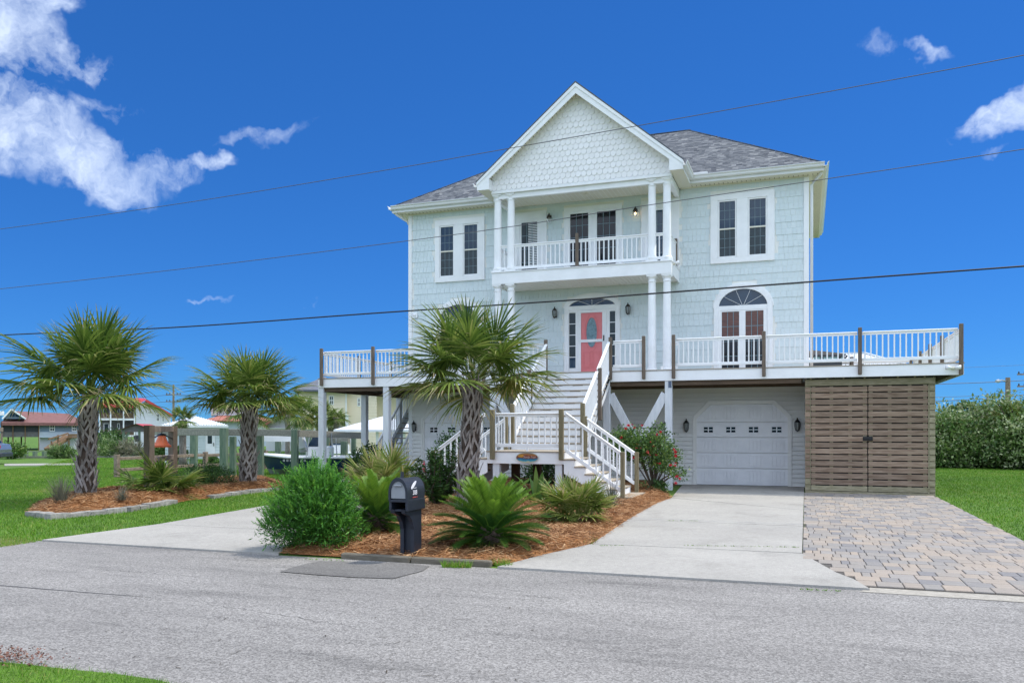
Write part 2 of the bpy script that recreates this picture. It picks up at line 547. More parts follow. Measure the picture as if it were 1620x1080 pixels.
# ------------------------------------------------------------------ ground, road, drives
def sheet(name, pts, z, mat, thick=0.0, kind="structure"):
    b = MB()
    pts = [(p[0], p[1], z) for p in pts]
    ar = sum(pts[i][0] * pts[(i + 1) % len(pts)][1] - pts[(i + 1) % len(pts)][0] * pts[i][1] for i in range(len(pts)))
    if ar < 0: pts = pts[::-1]
    if thick: b.prism(pts, (0, 0, -thick))
    else: b.poly(pts)
    o = b.build(name, mat, kind=kind)
    if thick:
        import bmesh
        bm = bmesh.new(); bm.from_mesh(o.data); bmesh.ops.recalc_face_normals(bm, faces=bm.faces); bm.to_mesh(o.data); bm.free()
    return o


def ground_mat():
    m = material("lawn_soil", (.055, .125, .009), .9, .3, .9, col2=(.105, .195, .016), bump=.6, bscale=60, fleck=.45, fscale=45)
    return m


def asphalt_mat(name, c1, c2, stain, even=False):
    m = bpy.data.materials.new(name); m.use_nodes = True
    t = m.node_tree; N, L = t.nodes.new, t.links.new
    p = t.nodes["Principled BSDF"]; p.inputs["Roughness"].default_value = .88
    tcn = N("ShaderNodeTexCoord"); vec = tcn.outputs["Object"]

    def nz(s, d, st=(1, 1, 1)):
        mp = N("ShaderNodeMapping"); mp.inputs["Scale"].default_value = st; L(vec, mp.inputs[0])
        n = N("ShaderNodeTexNoise"); n.inputs["Scale"].default_value = s; n.inputs["Detail"].default_value = d
        n.inputs["Roughness"].default_value = .65; L(mp.outputs[0], n.inputs["Vector"]); return n.outputs["Fac"]

    def mr(x, a, b, c, d):
        n = N("ShaderNodeMapRange"); n.inputs[1].default_value = a; n.inputs[2].default_value = b
        n.inputs[3].default_value = c; n.inputs[4].default_value = d; L(x, n.inputs[0]); return n.outputs[0]
    vo = N("ShaderNodeTexVoronoi"); vo.inputs["Scale"].default_value = 75; L(vec, vo.inputs["Vector"])
    vb = N("ShaderNodeSeparateColor"); L(vo.outputs["Color"], vb.inputs[0])
    mx = N("ShaderNodeMix"); mx.data_type = 'RGBA'
    mx.inputs[6].default_value = (*c1, 1); mx.inputs[7].default_value = (*c2, 1)
    L(vb.outputs[0], mx.inputs[0])
    cur = mx.outputs[2]

    def mul(cur, f):
        v = N("ShaderNodeVectorMath"); v.operation = 'MULTIPLY'; L(cur, v.inputs[0]); L(f, v.inputs[1]); return v.outputs[0]
    cur = mul(cur, mr(nz(230, 2), .3, .7, .70, 1.32))
    cur = mul(cur, mr(nz(18, 4), .25, .75, .87, 1.14))
    cur = mul(cur, mr(nz(.55, 5, (.9, 1.1, 1) if even else (.5, 1.6, 1)), .3, .7, .80 if not even else .88, 1.16 if not even else 1.08))
    cur = mul(cur, mr(nz(1.6, 6, (.8, .5, 1) if even else (.25, 2.2, 1)), .54, .72, 1.0, stain))
    L(cur, p.inputs["Base Color"])
    bp = N("ShaderNodeBump"); bp.inputs["Strength"].default_value = .5; bp.inputs["Distance"].default_value = .006
    L(vo.outputs["Distance"], bp.inputs["Height"]); L(bp.outputs[0], p.inputs["Normal"])
    return m


MT['lawn'] = ground_mat()
MT['asphalt'] = asphalt_mat("road_asphalt", (.135, .125, .114), (.330, .311, .289), .70)
MT['patch'] = asphalt_mat("dark_patch_asphalt", (.10, .093, .085), (.19, .18, .168), .85)
MT['concrete'] = asphalt_mat("drive_concrete", (.325, .307, .275), (.375, .354, .32), .80, even=True)
MT['sand'] = material("road_edge_sand", (.36, .33, .28), .95, .2, 12, fleck=.2, fscale=150, bump=.3)
MT['mulch'] = material("pine_straw_bed", (.20, .078, .024), .95, .35, 9, bump=1.0, bscale=55, fleck=.5, fscale=70, col2=(.42, .19, .066))

g = MB(); g.poly([(-900, -300, 0), (900, -300, 0), (900, 1500, 0), (-900, 1500, 0)])
g.build("ground", MT['lawn'], kind="structure")

ROAD_Y0, ROAD_Y1 = 1.5, 9.42
sheet("road", [(-220, ROAD_Y0), (220, ROAD_Y0), (220, ROAD_Y1), (-220, ROAD_Y1)], .004, MT['asphalt'])
sheet("road_seam", [U(-300, 908, Z=0), U(0, 925.6, Z=0), U(150, 938, Z=0), U(255, 946.5, Z=0), U(150, 938.9, Z=0), U(0, 926.8, Z=0), U(-300, 909.5, Z=0)], .0065,
      material("tar_seam", (.075, .072, .07), .8, .3, 20))
sheet("asphalt_patch", [U(443, 905, Z=0), U(470, 896, Z=0), U(505, 888, Z=0), U(560, 889, Z=0), U(640, 891, Z=0), U(680, 896, Z=0), U(668, 904, Z=0), U(622, 916, Z=0), U(560, 914, Z=0), U(500, 910, Z=0)], .012, MT['patch'])


def crack_strip(name, pts, w, z, mat):
    b = MB()
    for a, c in zip(pts[:-1], pts[1:]):
        a = Vector((*a[:2], z)); c = Vector((*c[:2], z)); d = (c - a).normalized(); s = Vector((-d.y, d.x, 0)) * w / 2
        b.poly([a - s, c - s, c + s, a + s])
    return b.build(name, mat, kind="structure")


MT['joint'] = material("dark_joint", (.055, .055, .045), .9, .4, 15)
# left drive: slabs parted by joints
LD_L = [(-10.95, 9.40), (-10.85, 11.7), (-11.3, 15.4), (-12.3, 19.5), (-12.75, 23.0), (-12.8, 26.05)]
LD_R = [(-6.70, 9.40), (-7.7, 11.6), (-8.6, 15.2), (-9.4, 19.5), (-9.6, 23.0), (-9.6, 26.05)]
RD_L = [U(787, 899.5, Z=0)[:2], U(860, 880, Z=0)[:2], U(936, 862.8, Z=0)[:2], U(993, 824, Z=0)[:2], U(1018, 809, Z=0)[:2], U(1040, 797, Z=0)[:2], U(1062, 789, Z=0)[:2], U(1070, 779, Z=0)[:2], (-3.62, 26.05)]
GAP = .02


def drive_strip(prefix, polys):
    for pl in polys:
        sheet(prefix, pl, .03, MT['concrete'], thick=.06)


drive_strip("left_driveway", [[LD_L[i], LD_R[i], (LD_R[i + 1][0], LD_R[i + 1][1] - GAP), (LD_L[i + 1][0], LD_L[i + 1][1] - GAP)] for i in range(5)])
XB = -.05
cut = [RD_L[2][1], RD_L[3][1] - .05, 19.3, 22.0]
pl0 = [RD_L[0], RD_L[1], RD_L[2], (XB, cut[0] - GAP + .05), (.33, 10.35), (.50, 9.95), (.63, 9.41)]
pl1 = [(RD_L[2][0], RD_L[2][1] + GAP), RD_L[3], (XB, cut[1] + .05 - GAP), (XB, cut[0] + .05 + GAP)]
pl2 = [(RD_L[3][0], RD_L[3][1] + GAP), RD_L[4], RD_L[5], RD_L[6], (XB, 18.3), (XB, cut[1] + .05 + GAP)]
pl3 = [(RD_L[6][0], RD_L[6][1] + GAP * 3), RD_L[7], RD_L[8], (XB, 26.05), (XB, 18.3 + GAP)]
drive_strip("right_driveway", [pl0, pl1, pl2, pl3])
sheet("slab_under_house", [(-15.3, 23.4), (-12.85, 23.4), (-12.85, 34), (-15.3, 34)], .02, MT['concrete'], thick=.05)
# weeds and sand in the edges
sheet("road_edge_sand", [(.52, 9.30), (2.0, 9.26), (6, 9.30), (14, 9.25), (14, 9.72), (6, 9.62), (3.2, 9.64), (1.2, 9.60), (.66, 9.62)], .0085, MT['sand'])

# ------------------------------------------------------------------ pavers
MT['paver'] = material("blended_paver", (.3, .28, .25), .85, .16, 9, fleck=.18, fscale=130, bump=.25, bscale=70,
                       tint=[(0, (.215, .205, .205)), (.25, (.285, .262, .238)), (.6, (.335, .285, .238)), (.85, (.385, .315, .25)), (1, (.31, .285, .262))])
PX0, PX1, PY0, PY1 = XB + .006, 3.10, 9.60, 23.72
base = sheet("paver_driveway", [(PX0, PY0 - .02), (PX1 + .02, PY0 - .02), (PX1 + .02, PY1), (PX0, PY1)], .012, material("paver_joint_sand", (.10, .09, .08), .95, .3, 30))
OFF[base.name] = Vector((0, 0, 0))
PW, PL, PH = .285, .25, .020
variants = {}


def paver_mesh(L, k):
    key = (round(L, 2), k)
    if key not in variants:
        b = MB()
        b.obox(Vector((0, 0, 0)), Vector((1, 0, 0)), Vector((0, 1, 0)), Vector((0, 0, 1)), key[0] / 2 - .0038, PW / 2 - .003, PH / 2, .006, tint=k)
        variants[key] = b.mesh("paver", MT['paver'])
    return variants[key]


flare = [(.0, 12.0), (XB, cut[0] + .04), (.36, 10.35), (.53, 9.95), (.68, 9.35), (-1, 9.35), (-1, 12)]
spots = []
row = 0
y = PY0 + PW / 2
while y < PY1 - PW / 2:
    x = PX0 + random.choice([0, -.07, -.14, -.04, -.11])
    while x < PX1 - .03:
        L = random.choice([.19, .19, .19, .10, .27, .23])
        a, c = max(x, PX0), min(x + L, PX1)
        if c - a > .05: spots.append(((a + c) / 2, y, c - a))
        x += L
    y += PW; row += 1
spots = [s for s in spots if not inside(np.array([[s[0], s[1]]]), flare)[0]]
ks = [.03, .14, .24, .32, .42, .52, .6, .7, .8, .9, .99]
restm = MB()
for i, (x, y, L) in enumerate(spots):
    k = random.choice(ks)
    z = .020 + random.uniform(-.0025, .0025)
    if i < 300:
        link("paver", paver_mesh(L, k), base, (x, y, z), rot=(random.gauss(0, .003), random.gauss(0, .005), random.gauss(0, .002)))
    else:
        restm.obox(Vector((x, y, z)), Vector((1, random.gauss(0, .002), 0)), Vector((0, 1, 0)), Vector((0, 0, 1)), L / 2 - .0036, PW / 2 - .003, PH / 2, tint=k)
restm.build("paver", MT['paver'], base, kind="stuff")

# ------------------------------------------------------------------ mulch beds
BED_C = [(-6.72, 9.50), (-6.0, 9.52), (-4.0, 9.52), (-3.55, 9.60)] + [tuple(p) for p in RD_L[1:7]] + [(-3.75, 22.9), (-3.8, 25.9), (-9.5, 25.9), (-9.5, 23), (-9.3, 19.5), (-8.5, 15.2), (-7.6, 11.6)]
stones_front = [U(u, v, Z=0) for u, v in ((43, 815), (85, 821), (136, 816), (204, 809), (278, 796), (300, 792), (323, 790), (376, 783), (432, 777))]
BED_L = [tuple(p[:2]) for p in stones_front] + [tuple(U(u, v, Z=0)[:2]) for u, v in ((455, 770), (440, 763), (380, 762), (330, 764), (250, 772), (170, 782), (110, 788), (60, 797))]


def bed(name, poly, rise, step, nneedles, seed, mound=()):
    g2 = np.random.default_rng(seed)
    p = np.array(poly); lo, hi = p.min(0) - step, p.max(0) + step
    nx, ny = int((hi[0] - lo[0]) / step) + 1, int((hi[1] - lo[1]) / step) + 1
    X, Y = np.meshgrid(lo[0] + np.arange(nx) * step, lo[1] + np.arange(ny) * step, indexing='ij')
    P = np.stack([X.ravel(), Y.ravel()], 1)
    ins = inside(P, poly); d, near = edge_dist(P, poly)

    def height(Q, dq):
        h = np.minimum(dq * .35, rise) + .018 * hnoise(Q[:, 0], Q[:, 1], 1.6) * np.minimum(dq * 4, 1) + .02
        for (mx, my, mr, mh) in mound: h += mh * np.exp(-((Q[:, 0] - mx) ** 2 + (Q[:, 1] - my) ** 2) / mr ** 2) * np.minimum(dq * 3, 1)
        return h
    I = ins.reshape(nx, ny)
    Pn = np.where(ins[:, None], P, near)
    H = np.where(ins, height(P, d), .018)
    cells = I[:-1, :-1] | I[1:, :-1] | I[1:, 1:] | I[:-1, 1:]
    far_ok = (d.reshape(nx, ny) < step * 1.5) | I
    cells &= far_ok[:-1, :-1] & far_ok[1:, :-1] & far_ok[1:, 1:] & far_ok[:-1, 1:]
    ci, cj = np.nonzero(cells)
    idx = lambda i, j: i * ny + j
    F = np.stack([idx(ci, cj), idx(ci + 1, cj), idx(ci + 1, cj + 1), idx(ci, cj + 1)], 1)
    used, inv = np.unique(F, return_inverse=True)
    V = np.column_stack([Pn, H])[used]
    o = np_obj(name, V, inv.reshape(F.shape), 'mulch', kind="structure", smooth=True)
    # loose needles lying on it
    c = scatter(poly, nneedles, g2)
    dq, _ = edge_dist(c, poly); hz = height(c, dq)
    L = g2.uniform(.10, .24, nneedles); a = g2.uniform(0, 2 * np.pi, nneedles); bend = g2.normal(0, .5, nneedles); w = g2.uniform(.0022, .0045, nneedles)
    lift = g2.uniform(.0, .05, nneedles)
    pts = []
    for t in (-.5, 0, .5):
        ang = a + bend * t
        x = c[:, 0] + np.cos(ang) * L * t; yv = c[:, 1] + np.sin(ang) * L * t
        z = hz + .012 + lift * (.5 + t * np.sign(bend))
        sx, sy = -np.sin(ang) * w, np.cos(ang) * w
        pts += [np.column_stack([x - sx, yv - sy, z]), np.column_stack([x + sx, yv + sy, z + .003])]
    V = np.stack(pts, 1).reshape(-1, 3)
    b0 = np.arange(nneedles)[:, None] * 6
    F = np.concatenate([b0 + [0, 1, 3, 2], b0 + [2, 3, 5, 4]])
    tn = np.clip(g2.normal(.5, .25, nneedles) + .22 * hnoise(c[:, 0], c[:, 1], 1.3), 0, 1)
    np_obj("pine_straw", V, F, 'straw', tint=np.concatenate([tn, tn]), kind="stuff")
    return height


BED_C_H = bed("mulch_bed", BED_C, .10, .10, 62000, 11, mound=[(-3.7, 21.4, .8, .14), (-6.4, 16.0, 1.3, .08)])
BED_L_H = bed("island_mulch_bed", BED_L, .20, .12, 26000, 12)

# timber kerb in front of the centre bed
for a, c in (((-5.75, 9.47), (-4.75, 9.47)), ((-4.73, 9.47), (-3.66, 9.50))):
    k = MB(); k.beam((*a, .03), (*c, .03), .10, .10, .015)
    k.build("kerb", material("grey_kerb_timber", (.10, .085, .06), .9, .3, 5, (1, 6, 6), bump=.4, col2=(.20, .175, .135)), kind="structure")

# edging stones of the island bed
def chain(pts, step):
    pts = [Vector((p[0], p[1], 0)) for p in pts]; out2 = []; acc = 0
    for a, b in zip(pts[:-1], pts[1:]):
        d = (b - a); L = d.length; s = 0
        while acc + (L - s) >= step:
            s += step - acc; acc = 0; out2.append((a + d * (s / L), math.atan2(d.y, d.x)))
        acc += L - s
    return out2


sm = []
for k in range(4):
    b = MB(); rr = random.Random(k)
    L, Wd, H = .20 + .01 * k, .12, .085
    pts = [(-L, -Wd), (L, -Wd + rr.uniform(0, .03)), (L - .03, Wd), (-L + .03, Wd)]
    b.prism([(x, y2, .0) for x, y2 in pts][::-1], (0, 0, H))
    top = [(x * .93, y2 * .9, H + .015) for x, y2 in pts]; b.prism([(x * .98, y2 * .96, H) for x, y2 in pts][::-1], (0, 0, .012))
    sm.append(b.mesh("edging_stone", MT['stone']))
edging = thing("stone_edging", "low grey block edging curving round the front of the straw island bed", "garden edging", (*stones_front[3][:2], 0))
for seg in (stones_front[:5], stones_front[6:]):
    for i, (p, a) in enumerate(chain(seg, .41)):
        link("stone", random.choice(sm), edging, (p.x, p.y, 0), rot=(random.gauss(0, .03), random.gauss(0, .03), a + random.gauss(0, .05)), scale=(.97, 1, random.uniform(.9, 1.15)))


# ------------------------------------------------------------------ grass
def blades(name, poly, n, h0, h1, w, seed, holes=(), dry=.08, near_edge=None):
    g2 = np.random.default_rng(seed)
    c = scatter(poly, n, g2)
    keep = np.ones(len(c), bool)
    for hp in holes: keep &= ~inside(c, hp)
    c = c[keep]; n = len(c)
    cl = .5 + .5 * hnoise(c[:, 0], c[:, 1], .55)
    h = g2.uniform(h0, h1, n) * (.75 + .5 * cl); a = g2.uniform(0, 2 * np.pi, n); ln = g2.uniform(.2, 1.0, n) * h; la = g2.uniform(0, 2 * np.pi, n)
    ww = w * g2.uniform(.6, 1.3, n)
    dx, dy = np.cos(a) * ww, np.sin(a) * ww
    V = np.stack([np.column_stack([c[:, 0] - dx, c[:, 1] - dy, np.full(n, -.002)]), np.column_stack([c[:, 0] + dx, c[:, 1] + dy, np.full(n, -.002)]),
                  np.column_stack([c[:, 0] + np.cos(la) * ln, c[:, 1] + np.sin(la) * ln, h])], 1).reshape(-1, 3)
    F = np.arange(n * 3).reshape(-1, 3)
    pt = np.clip(hnoise(c[:, 0] + 40, c[:, 1], .33) - .3, 0, 1)
    tn = np.clip(g2.normal(.42, .2, n) + .42 * (cl - .5) + (g2.random(n) < dry + .55 * pt) * .45, 0, 1)
    return np_obj(name, V, F, 'grass', tint=tn, kind="stuff")


LD_POLY = LD_L + LD_R[::-1]
blades("grass", [(-30, 9.5), (-6.6, 9.45), (-8.6, 15), (-9.3, 20), (-12.8, 23), (-20, 30), (-34, 30)], 330000, .03, .062, .0065, 21, holes=[LD_POLY, [(x, y2 - .0) for x, y2 in BED_L]])
blades("grass", [(-16, 26.5), (-13, 30), (-22, 45), (-48, 45), (-34, 29)], 90000, .04, .08, .013, 22)
blades("grass", [(3.14, 12.2), (11, 12.2), (26, 30), (26, 46), (3.9, 46), (3.14, 24)], 260000, .03, .065, .008, 23)
VERGE = [tuple(U(u, v, Z=0)[:2]) for u, v in ((-30, 1046), (40, 1052), (110, 1060), (190, 1068), (245, 1076), (300, 1090))] + [(-1.2, 2.5), (-8, 2.5), (-9, 4.5)]
sheet("grass_verge", VERGE, .010, MT['lawn'])
blades("grass", VERGE, 42000, .02, .055, .0032, 24, dry=.04)
blades("grass", [tuple(U(u, v, Z=0)[:2]) for u, v in ((0, 850), (60, 857), (0, 866))], 1500, .02, .04, .005, 25, dry=.3)
# weeds and grit caught in the slab joints
g3 = np.random.default_rng(91)
def joint_weeds(u0, v0, u1, v1, n, h):
    a, b2 = np.array(U(u0, v0, Z=.02)), np.array(U(u1, v1, Z=.02)); t = np.clip(g3.beta(.8, .8, n), 0, 1)
    c = a + (b2 - a) * t[:, None]; c[:, 1] += g3.normal(0, .008, n)
    an = g3.uniform(0, 6.28, n); s = g3.uniform(.004, .009, n); hh = g3.uniform(.2, 1, n) * h; le = g3.normal(0, .02, (n, 2))
    V = np.stack([np.column_stack([c[:, 0] - np.cos(an) * s, c[:, 1] - np.sin(an) * s, c[:, 2]]), np.column_stack([c[:, 0] + np.cos(an) * s, c[:, 1] + np.sin(an) * s, c[:, 2]]), np.column_stack([c[:, 0] + le[:, 0], c[:, 1] + le[:, 1], c[:, 2] + hh])], 1).reshape(-1, 3)
    np_obj("weeds", V, np.arange(n * 3).reshape(-1, 3), 'grass', tint=np.clip(g3.normal(.4, .25, n), 0, 1), kind="stuff")
joint_weeds(1080, 863.5, 1265, 866.5, 260, .035); joint_weeds(1058, 824, 1104, 824.5, 140, .03); joint_weeds(948, 864, 985, 863.5, 90, .03)
joint_weeds(1271, 800, 1273, 835, 60, .03); joint_weeds(330, 829, 420, 838, 120, .02); joint_weeds(1265, 932, 1330, 935, 60, .03); joint_weeds(480, 884, 545, 887, 40, .03)
# twigs and bits on the road
nb_ = 80
c = np.array([U(g3.uniform(0, 900), g3.uniform(955, 1075), Z=.006) for _ in range(nb_)]); an = g3.uniform(0, 6.28, nb_); L = g3.uniform(.008, .045, nb_); wd = g3.uniform(.0015, .004, nb_)
dx, dy = np.cos(an), np.sin(an)
V = np.stack([np.column_stack([c[:, 0] + sx * dx * L - sy * dy * wd, c[:, 1] + sx * dy * L + sy * dx * wd, c[:, 2] + .004]) for sx, sy in ((-1, -1), (1, -1), (1, 1), (-1, 1))], 1).reshape(-1, 3)
np_obj("road_litter", V, np.arange(nb_ * 4).reshape(-1, 4), material("dry_litter", (.06, .045, .03), .9, .4, 3), kind="stuff")
# cracks of the road
rc = random.Random(12)
cm = material("road_crack", (.07, .066, .062), .9, .3, 30)
for (u0, v0, u1, v1, n_) in ((330, 955, 560, 990, 30), (150, 900, 320, 912, 22), (700, 930, 900, 948, 24)):
    a, b2 = U(u0, v0, Z=.0065), U(u1, v1, Z=.0065); pts = [a.lerp(b2, i / n_) + Vector((rc.gauss(0, .012), rc.gauss(0, .018), 0)) for i in range(n_ + 1)]
    bb = MB()
    for p_, q_ in zip(pts[:-1], pts[1:]):
        d_ = (q_ - p_).normalized(); s_ = Vector((-d_.y, d_.x, 0)) * rc.uniform(.001, .004); bb.poly([p_ - s_, q_ - s_, q_ + s_, p_ + s_])
    bb.build("road_crack", cm, kind="structure")
weed = [[U(u, v, Z=0) for u, v in q] for q in (((800, 893), (812, 897), (800, 899), (770, 893)), ((925, 850), (945, 856), (938, 864), (915, 864)), ((700, 896), (745, 897), (745, 899), (700, 898)))]
for i, q in enumerate(weed):
    blades("weeds", [tuple(p[:2]) for p in q], 260, .03, .10, .006, 30 + i, dry=.25)
# reddish weed on the verge corner
n = 420
c = np.array([U(18, 1046, Z=0)[:2]]) + rng.normal(0, 1, (n, 2)) * [.22, .07]
a = rng.uniform(0, 6.28, n); h = rng.uniform(.01, .09, n); s = rng.uniform(.006, .014, n)
V = np.stack([np.column_stack([c[:, 0] - np.cos(a) * s, c[:, 1] - np.sin(a) * s, h]), np.column_stack([c[:, 0] + np.cos(a) * s, c[:, 1] + np.sin(a) * s, h]), np.column_stack([c[:, 0] - np.sin(a) * s, c[:, 1] + np.cos(a) * s, h + s])], 1).reshape(-1, 3)
MT['redweed'] = material("red_weed_leaf", (.10, .035, .03), .6, .4, 9, col2=(.22, .10, .06))
mark(np_obj("red_weed", V, np.arange(n * 3).reshape(-1, 3), 'redweed', kind="stuff"), "low reddish weed growing from the near grass verge", None)
sheet("path", [U(7, 737, Z=0), U(115, 736, Z=0), U(150, 735, Z=0), U(150, 733, Z=0), U(7, 734, Z=0)], .03, MT['concrete'], thick=.05)

# ------------------------------------------------------------------ the house
HX0, HX1, FY, BY = -13.10, 0.06, 26.0, 34.0
GX0, GX1, GY = -9.36, -3.72, 24.33        # portico: gable and balcony front
SOF = 9.25
DZ = 3.40                                  # deck floor
house = thing("beach_house", "large pale green three storey stilt house with a white gabled portico", "house", ((HX0 + HX1) / 2, FY, 0))

b = MB()
b.box((HX0 + .02, FY, 3.1), (HX1 - .02, BY, SOF)); b.box((HX0 + .02, FY + .05, 0), (HX1 - .02, BY, 3.1))
wall = b.build("wall", MT['lap'], house)

# openings that the shingles leave free: x0, x1, z0, z1
WIN_R = (-2.77, -.885, 6.82, 8.94)
WIN_L = (-12.09, -10.25, 6.81, 8.95)
DC = (-7.45, -5.53, 6.67, 8.97)
DL = (-9.15, -8.05, 6.67, 8.96)
DRR = (-4.91, -3.73, 6.67, 8.96)
FD = (-7.44, -5.60, DZ, 5.70)
FRD = (-2.67, -.94, DZ, 5.46)
FRL = (-12.09, -10.36, DZ, 5.46)
ARCH = {FD: .42, FRD: .70, FRL: .70}
OPEN = [WIN_R, WIN_L, DC, DL, DRR, FD, FRD, FRL]


def blocked(x0, x1, z0, z1):
    for o in OPEN:
        if x1 > o[0] + .03 and x0 < o[1] - .03 and z1 > o[2] + .03:
            if z0 < o[3] - .03: return True
            if o in ARCH:
                xc, rx, rz = (o[0] + o[1]) / 2, (o[1] - o[0]) / 2, ARCH[o]
                for x in (x0, x1, (x0 + x1) / 2):
                    if abs(x - xc) < rx and z0 < o[3] + rz * math.sqrt(max(0, 1 - ((x - xc) / rx) ** 2)) - .05: return True
    return False


b = MB()
ex = .187
z = 3.08
row = 0
while z < SOF - .02:
    x = HX0 + .10 + random.uniform(0, .1)
    while x < HX1 - .1:
        w = random.choice([.115, .14, .16, .18, .13])
        x1 = min(x + w, HX1 - .1)
        if not blocked(x, x1, z, z + ex):
            butt = .018 if row % 2 == 0 else .009
            dz = random.uniform(-.0015, .0015)
            t = min(1, max(.001, random.gauss(.5, .16)))
            y0, y1 = FY - butt - random.uniform(0, .003), FY - .006
            zt = min(z + ex + .02, SOF + .01)
            g0, g1 = x + .003, x1 - .003
            b.poly([(g0, y0, z + dz), (g1, y0, z + dz), (g1, y1, zt), (g0, y1, zt)], t)
            b.poly([(g0, FY, z + dz), (g1, FY, z + dz), (g1, y0, z + dz), (g0, y0, z + dz)], t)
            b.poly([(g0, FY, z + dz), (g0, y0, z + dz), (g0, y1, zt)], t); b.poly([(g1, y0, z + dz), (g1, FY, z + dz), (g1, y1, zt)], t)
        x = x1
    z += ex; row += 1
b.build("siding_shingle", MT['siding'], wall, kind="stuff")

# lap siding of the ground storey, one course after another, left free round the garage doors
GDR = (U(1102.2, 769, Y=FY).x, U(1246.2, 769, Y=FY).x)
GW = GDR[1] - GDR[0]
GDL0 = U(671.8, 700, Y=FY).x
GDL = (GDL0, GDL0 + GW)
GH, GC = 2.50, .42
b = MB()
z = 0.02
while z < 3.08:
    segs = [(HX0 + .1, GDL[0] - .1), (GDL[1] + .1, GDR[0] - .1), (GDR[1] + .1, HX1)]
    if z > GH + .06: segs = [(HX0 + .1, HX1)]
    elif z > GH - GC - .06:
        k = min(GC, max(0, z + .06 - (GH - GC)))
        segs = [(HX0 + .1, GDL[0] - .1 + k), (GDL[1] + .1 - k, GDR[0] - .1 + k), (GDR[1] + .1 - k, HX1)]
    for x0, x1 in segs:
        b.poly([(x0, FY - .040, z), (x1, FY - .040, z), (x1, FY + .0, z + .128), (x0, FY + .0, z + .128)])
        b.poly([(x0, FY + .049, z + .012), (x1, FY + .049, z + .012), (x1, FY - .040, z), (x0, FY - .040, z)])
    z += .135
b.build("lap_siding", MT['lap'], wall, kind="stuff")
b = MB()
def pieces_of(name, mat, parent, boxes, c=0.0):
    for a, d in boxes:
        q = MB(); q.box(a, d, c); q.build(name, MT[mat], parent)


pieces_of("corner_board", 'white', house, [((HX0 - .02, FY - .045, 3.05), (HX0 + .11, FY + .01, SOF)), ((HX1 - .12, FY - .045, 3.05), (HX1 + .03, FY + .01, SOF)), ((HX0 - .02, FY - .03, 0), (HX0 + .13, FY + .06, 3.04))], .004)


def trim_rect(b, x0, x1, z0, z1, holes, y0, y1):
    """flat casing with rectangular holes (a row of them, left to right)"""
    xs = x0
    hz0 = min(h[2] for h in holes); hz1 = max(h[3] for h in holes)
    b.box((x0, y0, hz1), (x1, y1, z1), .004)
    if hz0 > z0 + .01: b.box((x0, y0, z0), (x1, y1, hz0), .004)
    for h in holes:
        b.box((xs, y0, hz0), (h[0], y1, hz1), .004); xs = h[1]
    b.box((xs, y0, hz0), (x1, y1, hz1), .004)


def grid_bars(b, x0, x1, z0, z1, nx, nz, y, t=.012):
    for i in range(1, nx):
        x = x0 + (x1 - x0) * i / nx; b.box((x - t / 2, y, z0), (x + t / 2, y + .006, z1))
    for j in range(1, nz):
        z = z0 + (z1 - z0) * j / nz; b.box((x0, y + .001, z - t / 2), (x1, y + .0055, z + t / 2))


def double_window(o, hl, hr):
    x0, x1, z0, z1 = o
    b = MB(); trim_rect(b, x0, x1, z0, z1, [hl, hr], FY - .065, FY + .0)
    w = b.build("window", MT['white'], house)
    for h in (hl, hr):
        fb = MB(); a, c, d, e = h; m = (d + e) / 2
        trim_rect(fb, a + .004, c - .004, d + .004, e - .004, [(a + .045, c - .045, d + .05, e - .045)], FY - .048, FY - .004)
        fb.build("sash", MT['white'], w)
        k = MB(); k.box((a + .045, FY - .045, m - .022), (c - .045, FY - .006, m + .022)); k.build("meeting_rail", MT['soffit'], w)
        for (p, q, mt) in ((m + .022, e - .045, 'glass'), (d + .05, m - .022, 'glass_screen')):
            gb = MB(); gb.box((a + .045, FY - .020, p), (c - .045, FY - .012, q)); gb.build("pane", MT[mt], w)
            gb = MB(); grid_bars(gb, a + .045, c - .045, p, q, 3, 3, FY - .026); gb.build("grille", MT['muntin'], w)


def px_x(u): return U(u, 400, Y=FY).x


wz = lambda o: (o[2] + .27, o[3] - .15)
zr0, zr1 = U(1150, 406.8, Y=FY).z, U(1150, 318.6, Y=FY).z
double_window(WIN_R, (px_x(1136.0), px_x(1165.5), zr0 - .03, zr1 + .03), (px_x(1183.5), px_x(1213.8), zr0 - .03, zr1 + .03))
double_window(WIN_L, (px_x(696.0), px_x(719.5), zr0 - .03, zr1 + .03), (px_x(733.5), px_x(757.5), zr0 - .03, zr1 + .03))


def french(o, x_ranges, ztop, zbot, nx, nz, split=None, glass='glass_dark', name="french_door", frame=.06, blind_or_reflection=False):
    """glazed doors inside casing o"""
    x0, x1, z0, z1 = o
    b = MB(); trim_rect(b, x0, x1, z0, z1, [(x_ranges[0][0] - frame, x_ranges[-1][1] + frame, z0, ztop + frame)], FY - .06, FY)
    w = b.build(name, MT['white'], house)
    fb = MB()
    xs = x_ranges[0][0] - frame
    for i, (a, c) in enumerate(x_ranges):
        fb.box((xs, FY - .042, z0), (a, FY - .002, ztop + frame)); xs = c
    fb.box((xs, FY - .042, z0), (x_ranges[-1][1] + frame, FY - .002, ztop + frame))
    for a, c in x_ranges:
        fb.box((a, FY - .040, ztop), (c, FY - .002, ztop + frame - .002)); fb.box((a, FY - .040, z0), (c, FY - .002, zbot))
        gb = MB(); gb.box((a, FY - .018, zbot), (c, FY - .010, ztop)); gb.build("pane", MT[glass], w)
        gb = MB(); grid_bars(gb, a, c, zbot, ztop, nx, nz, FY - .024, .018); gb.build("grille", MT['muntin'], w)
    fb.build("door_frame", MT['white'], w)
    return w


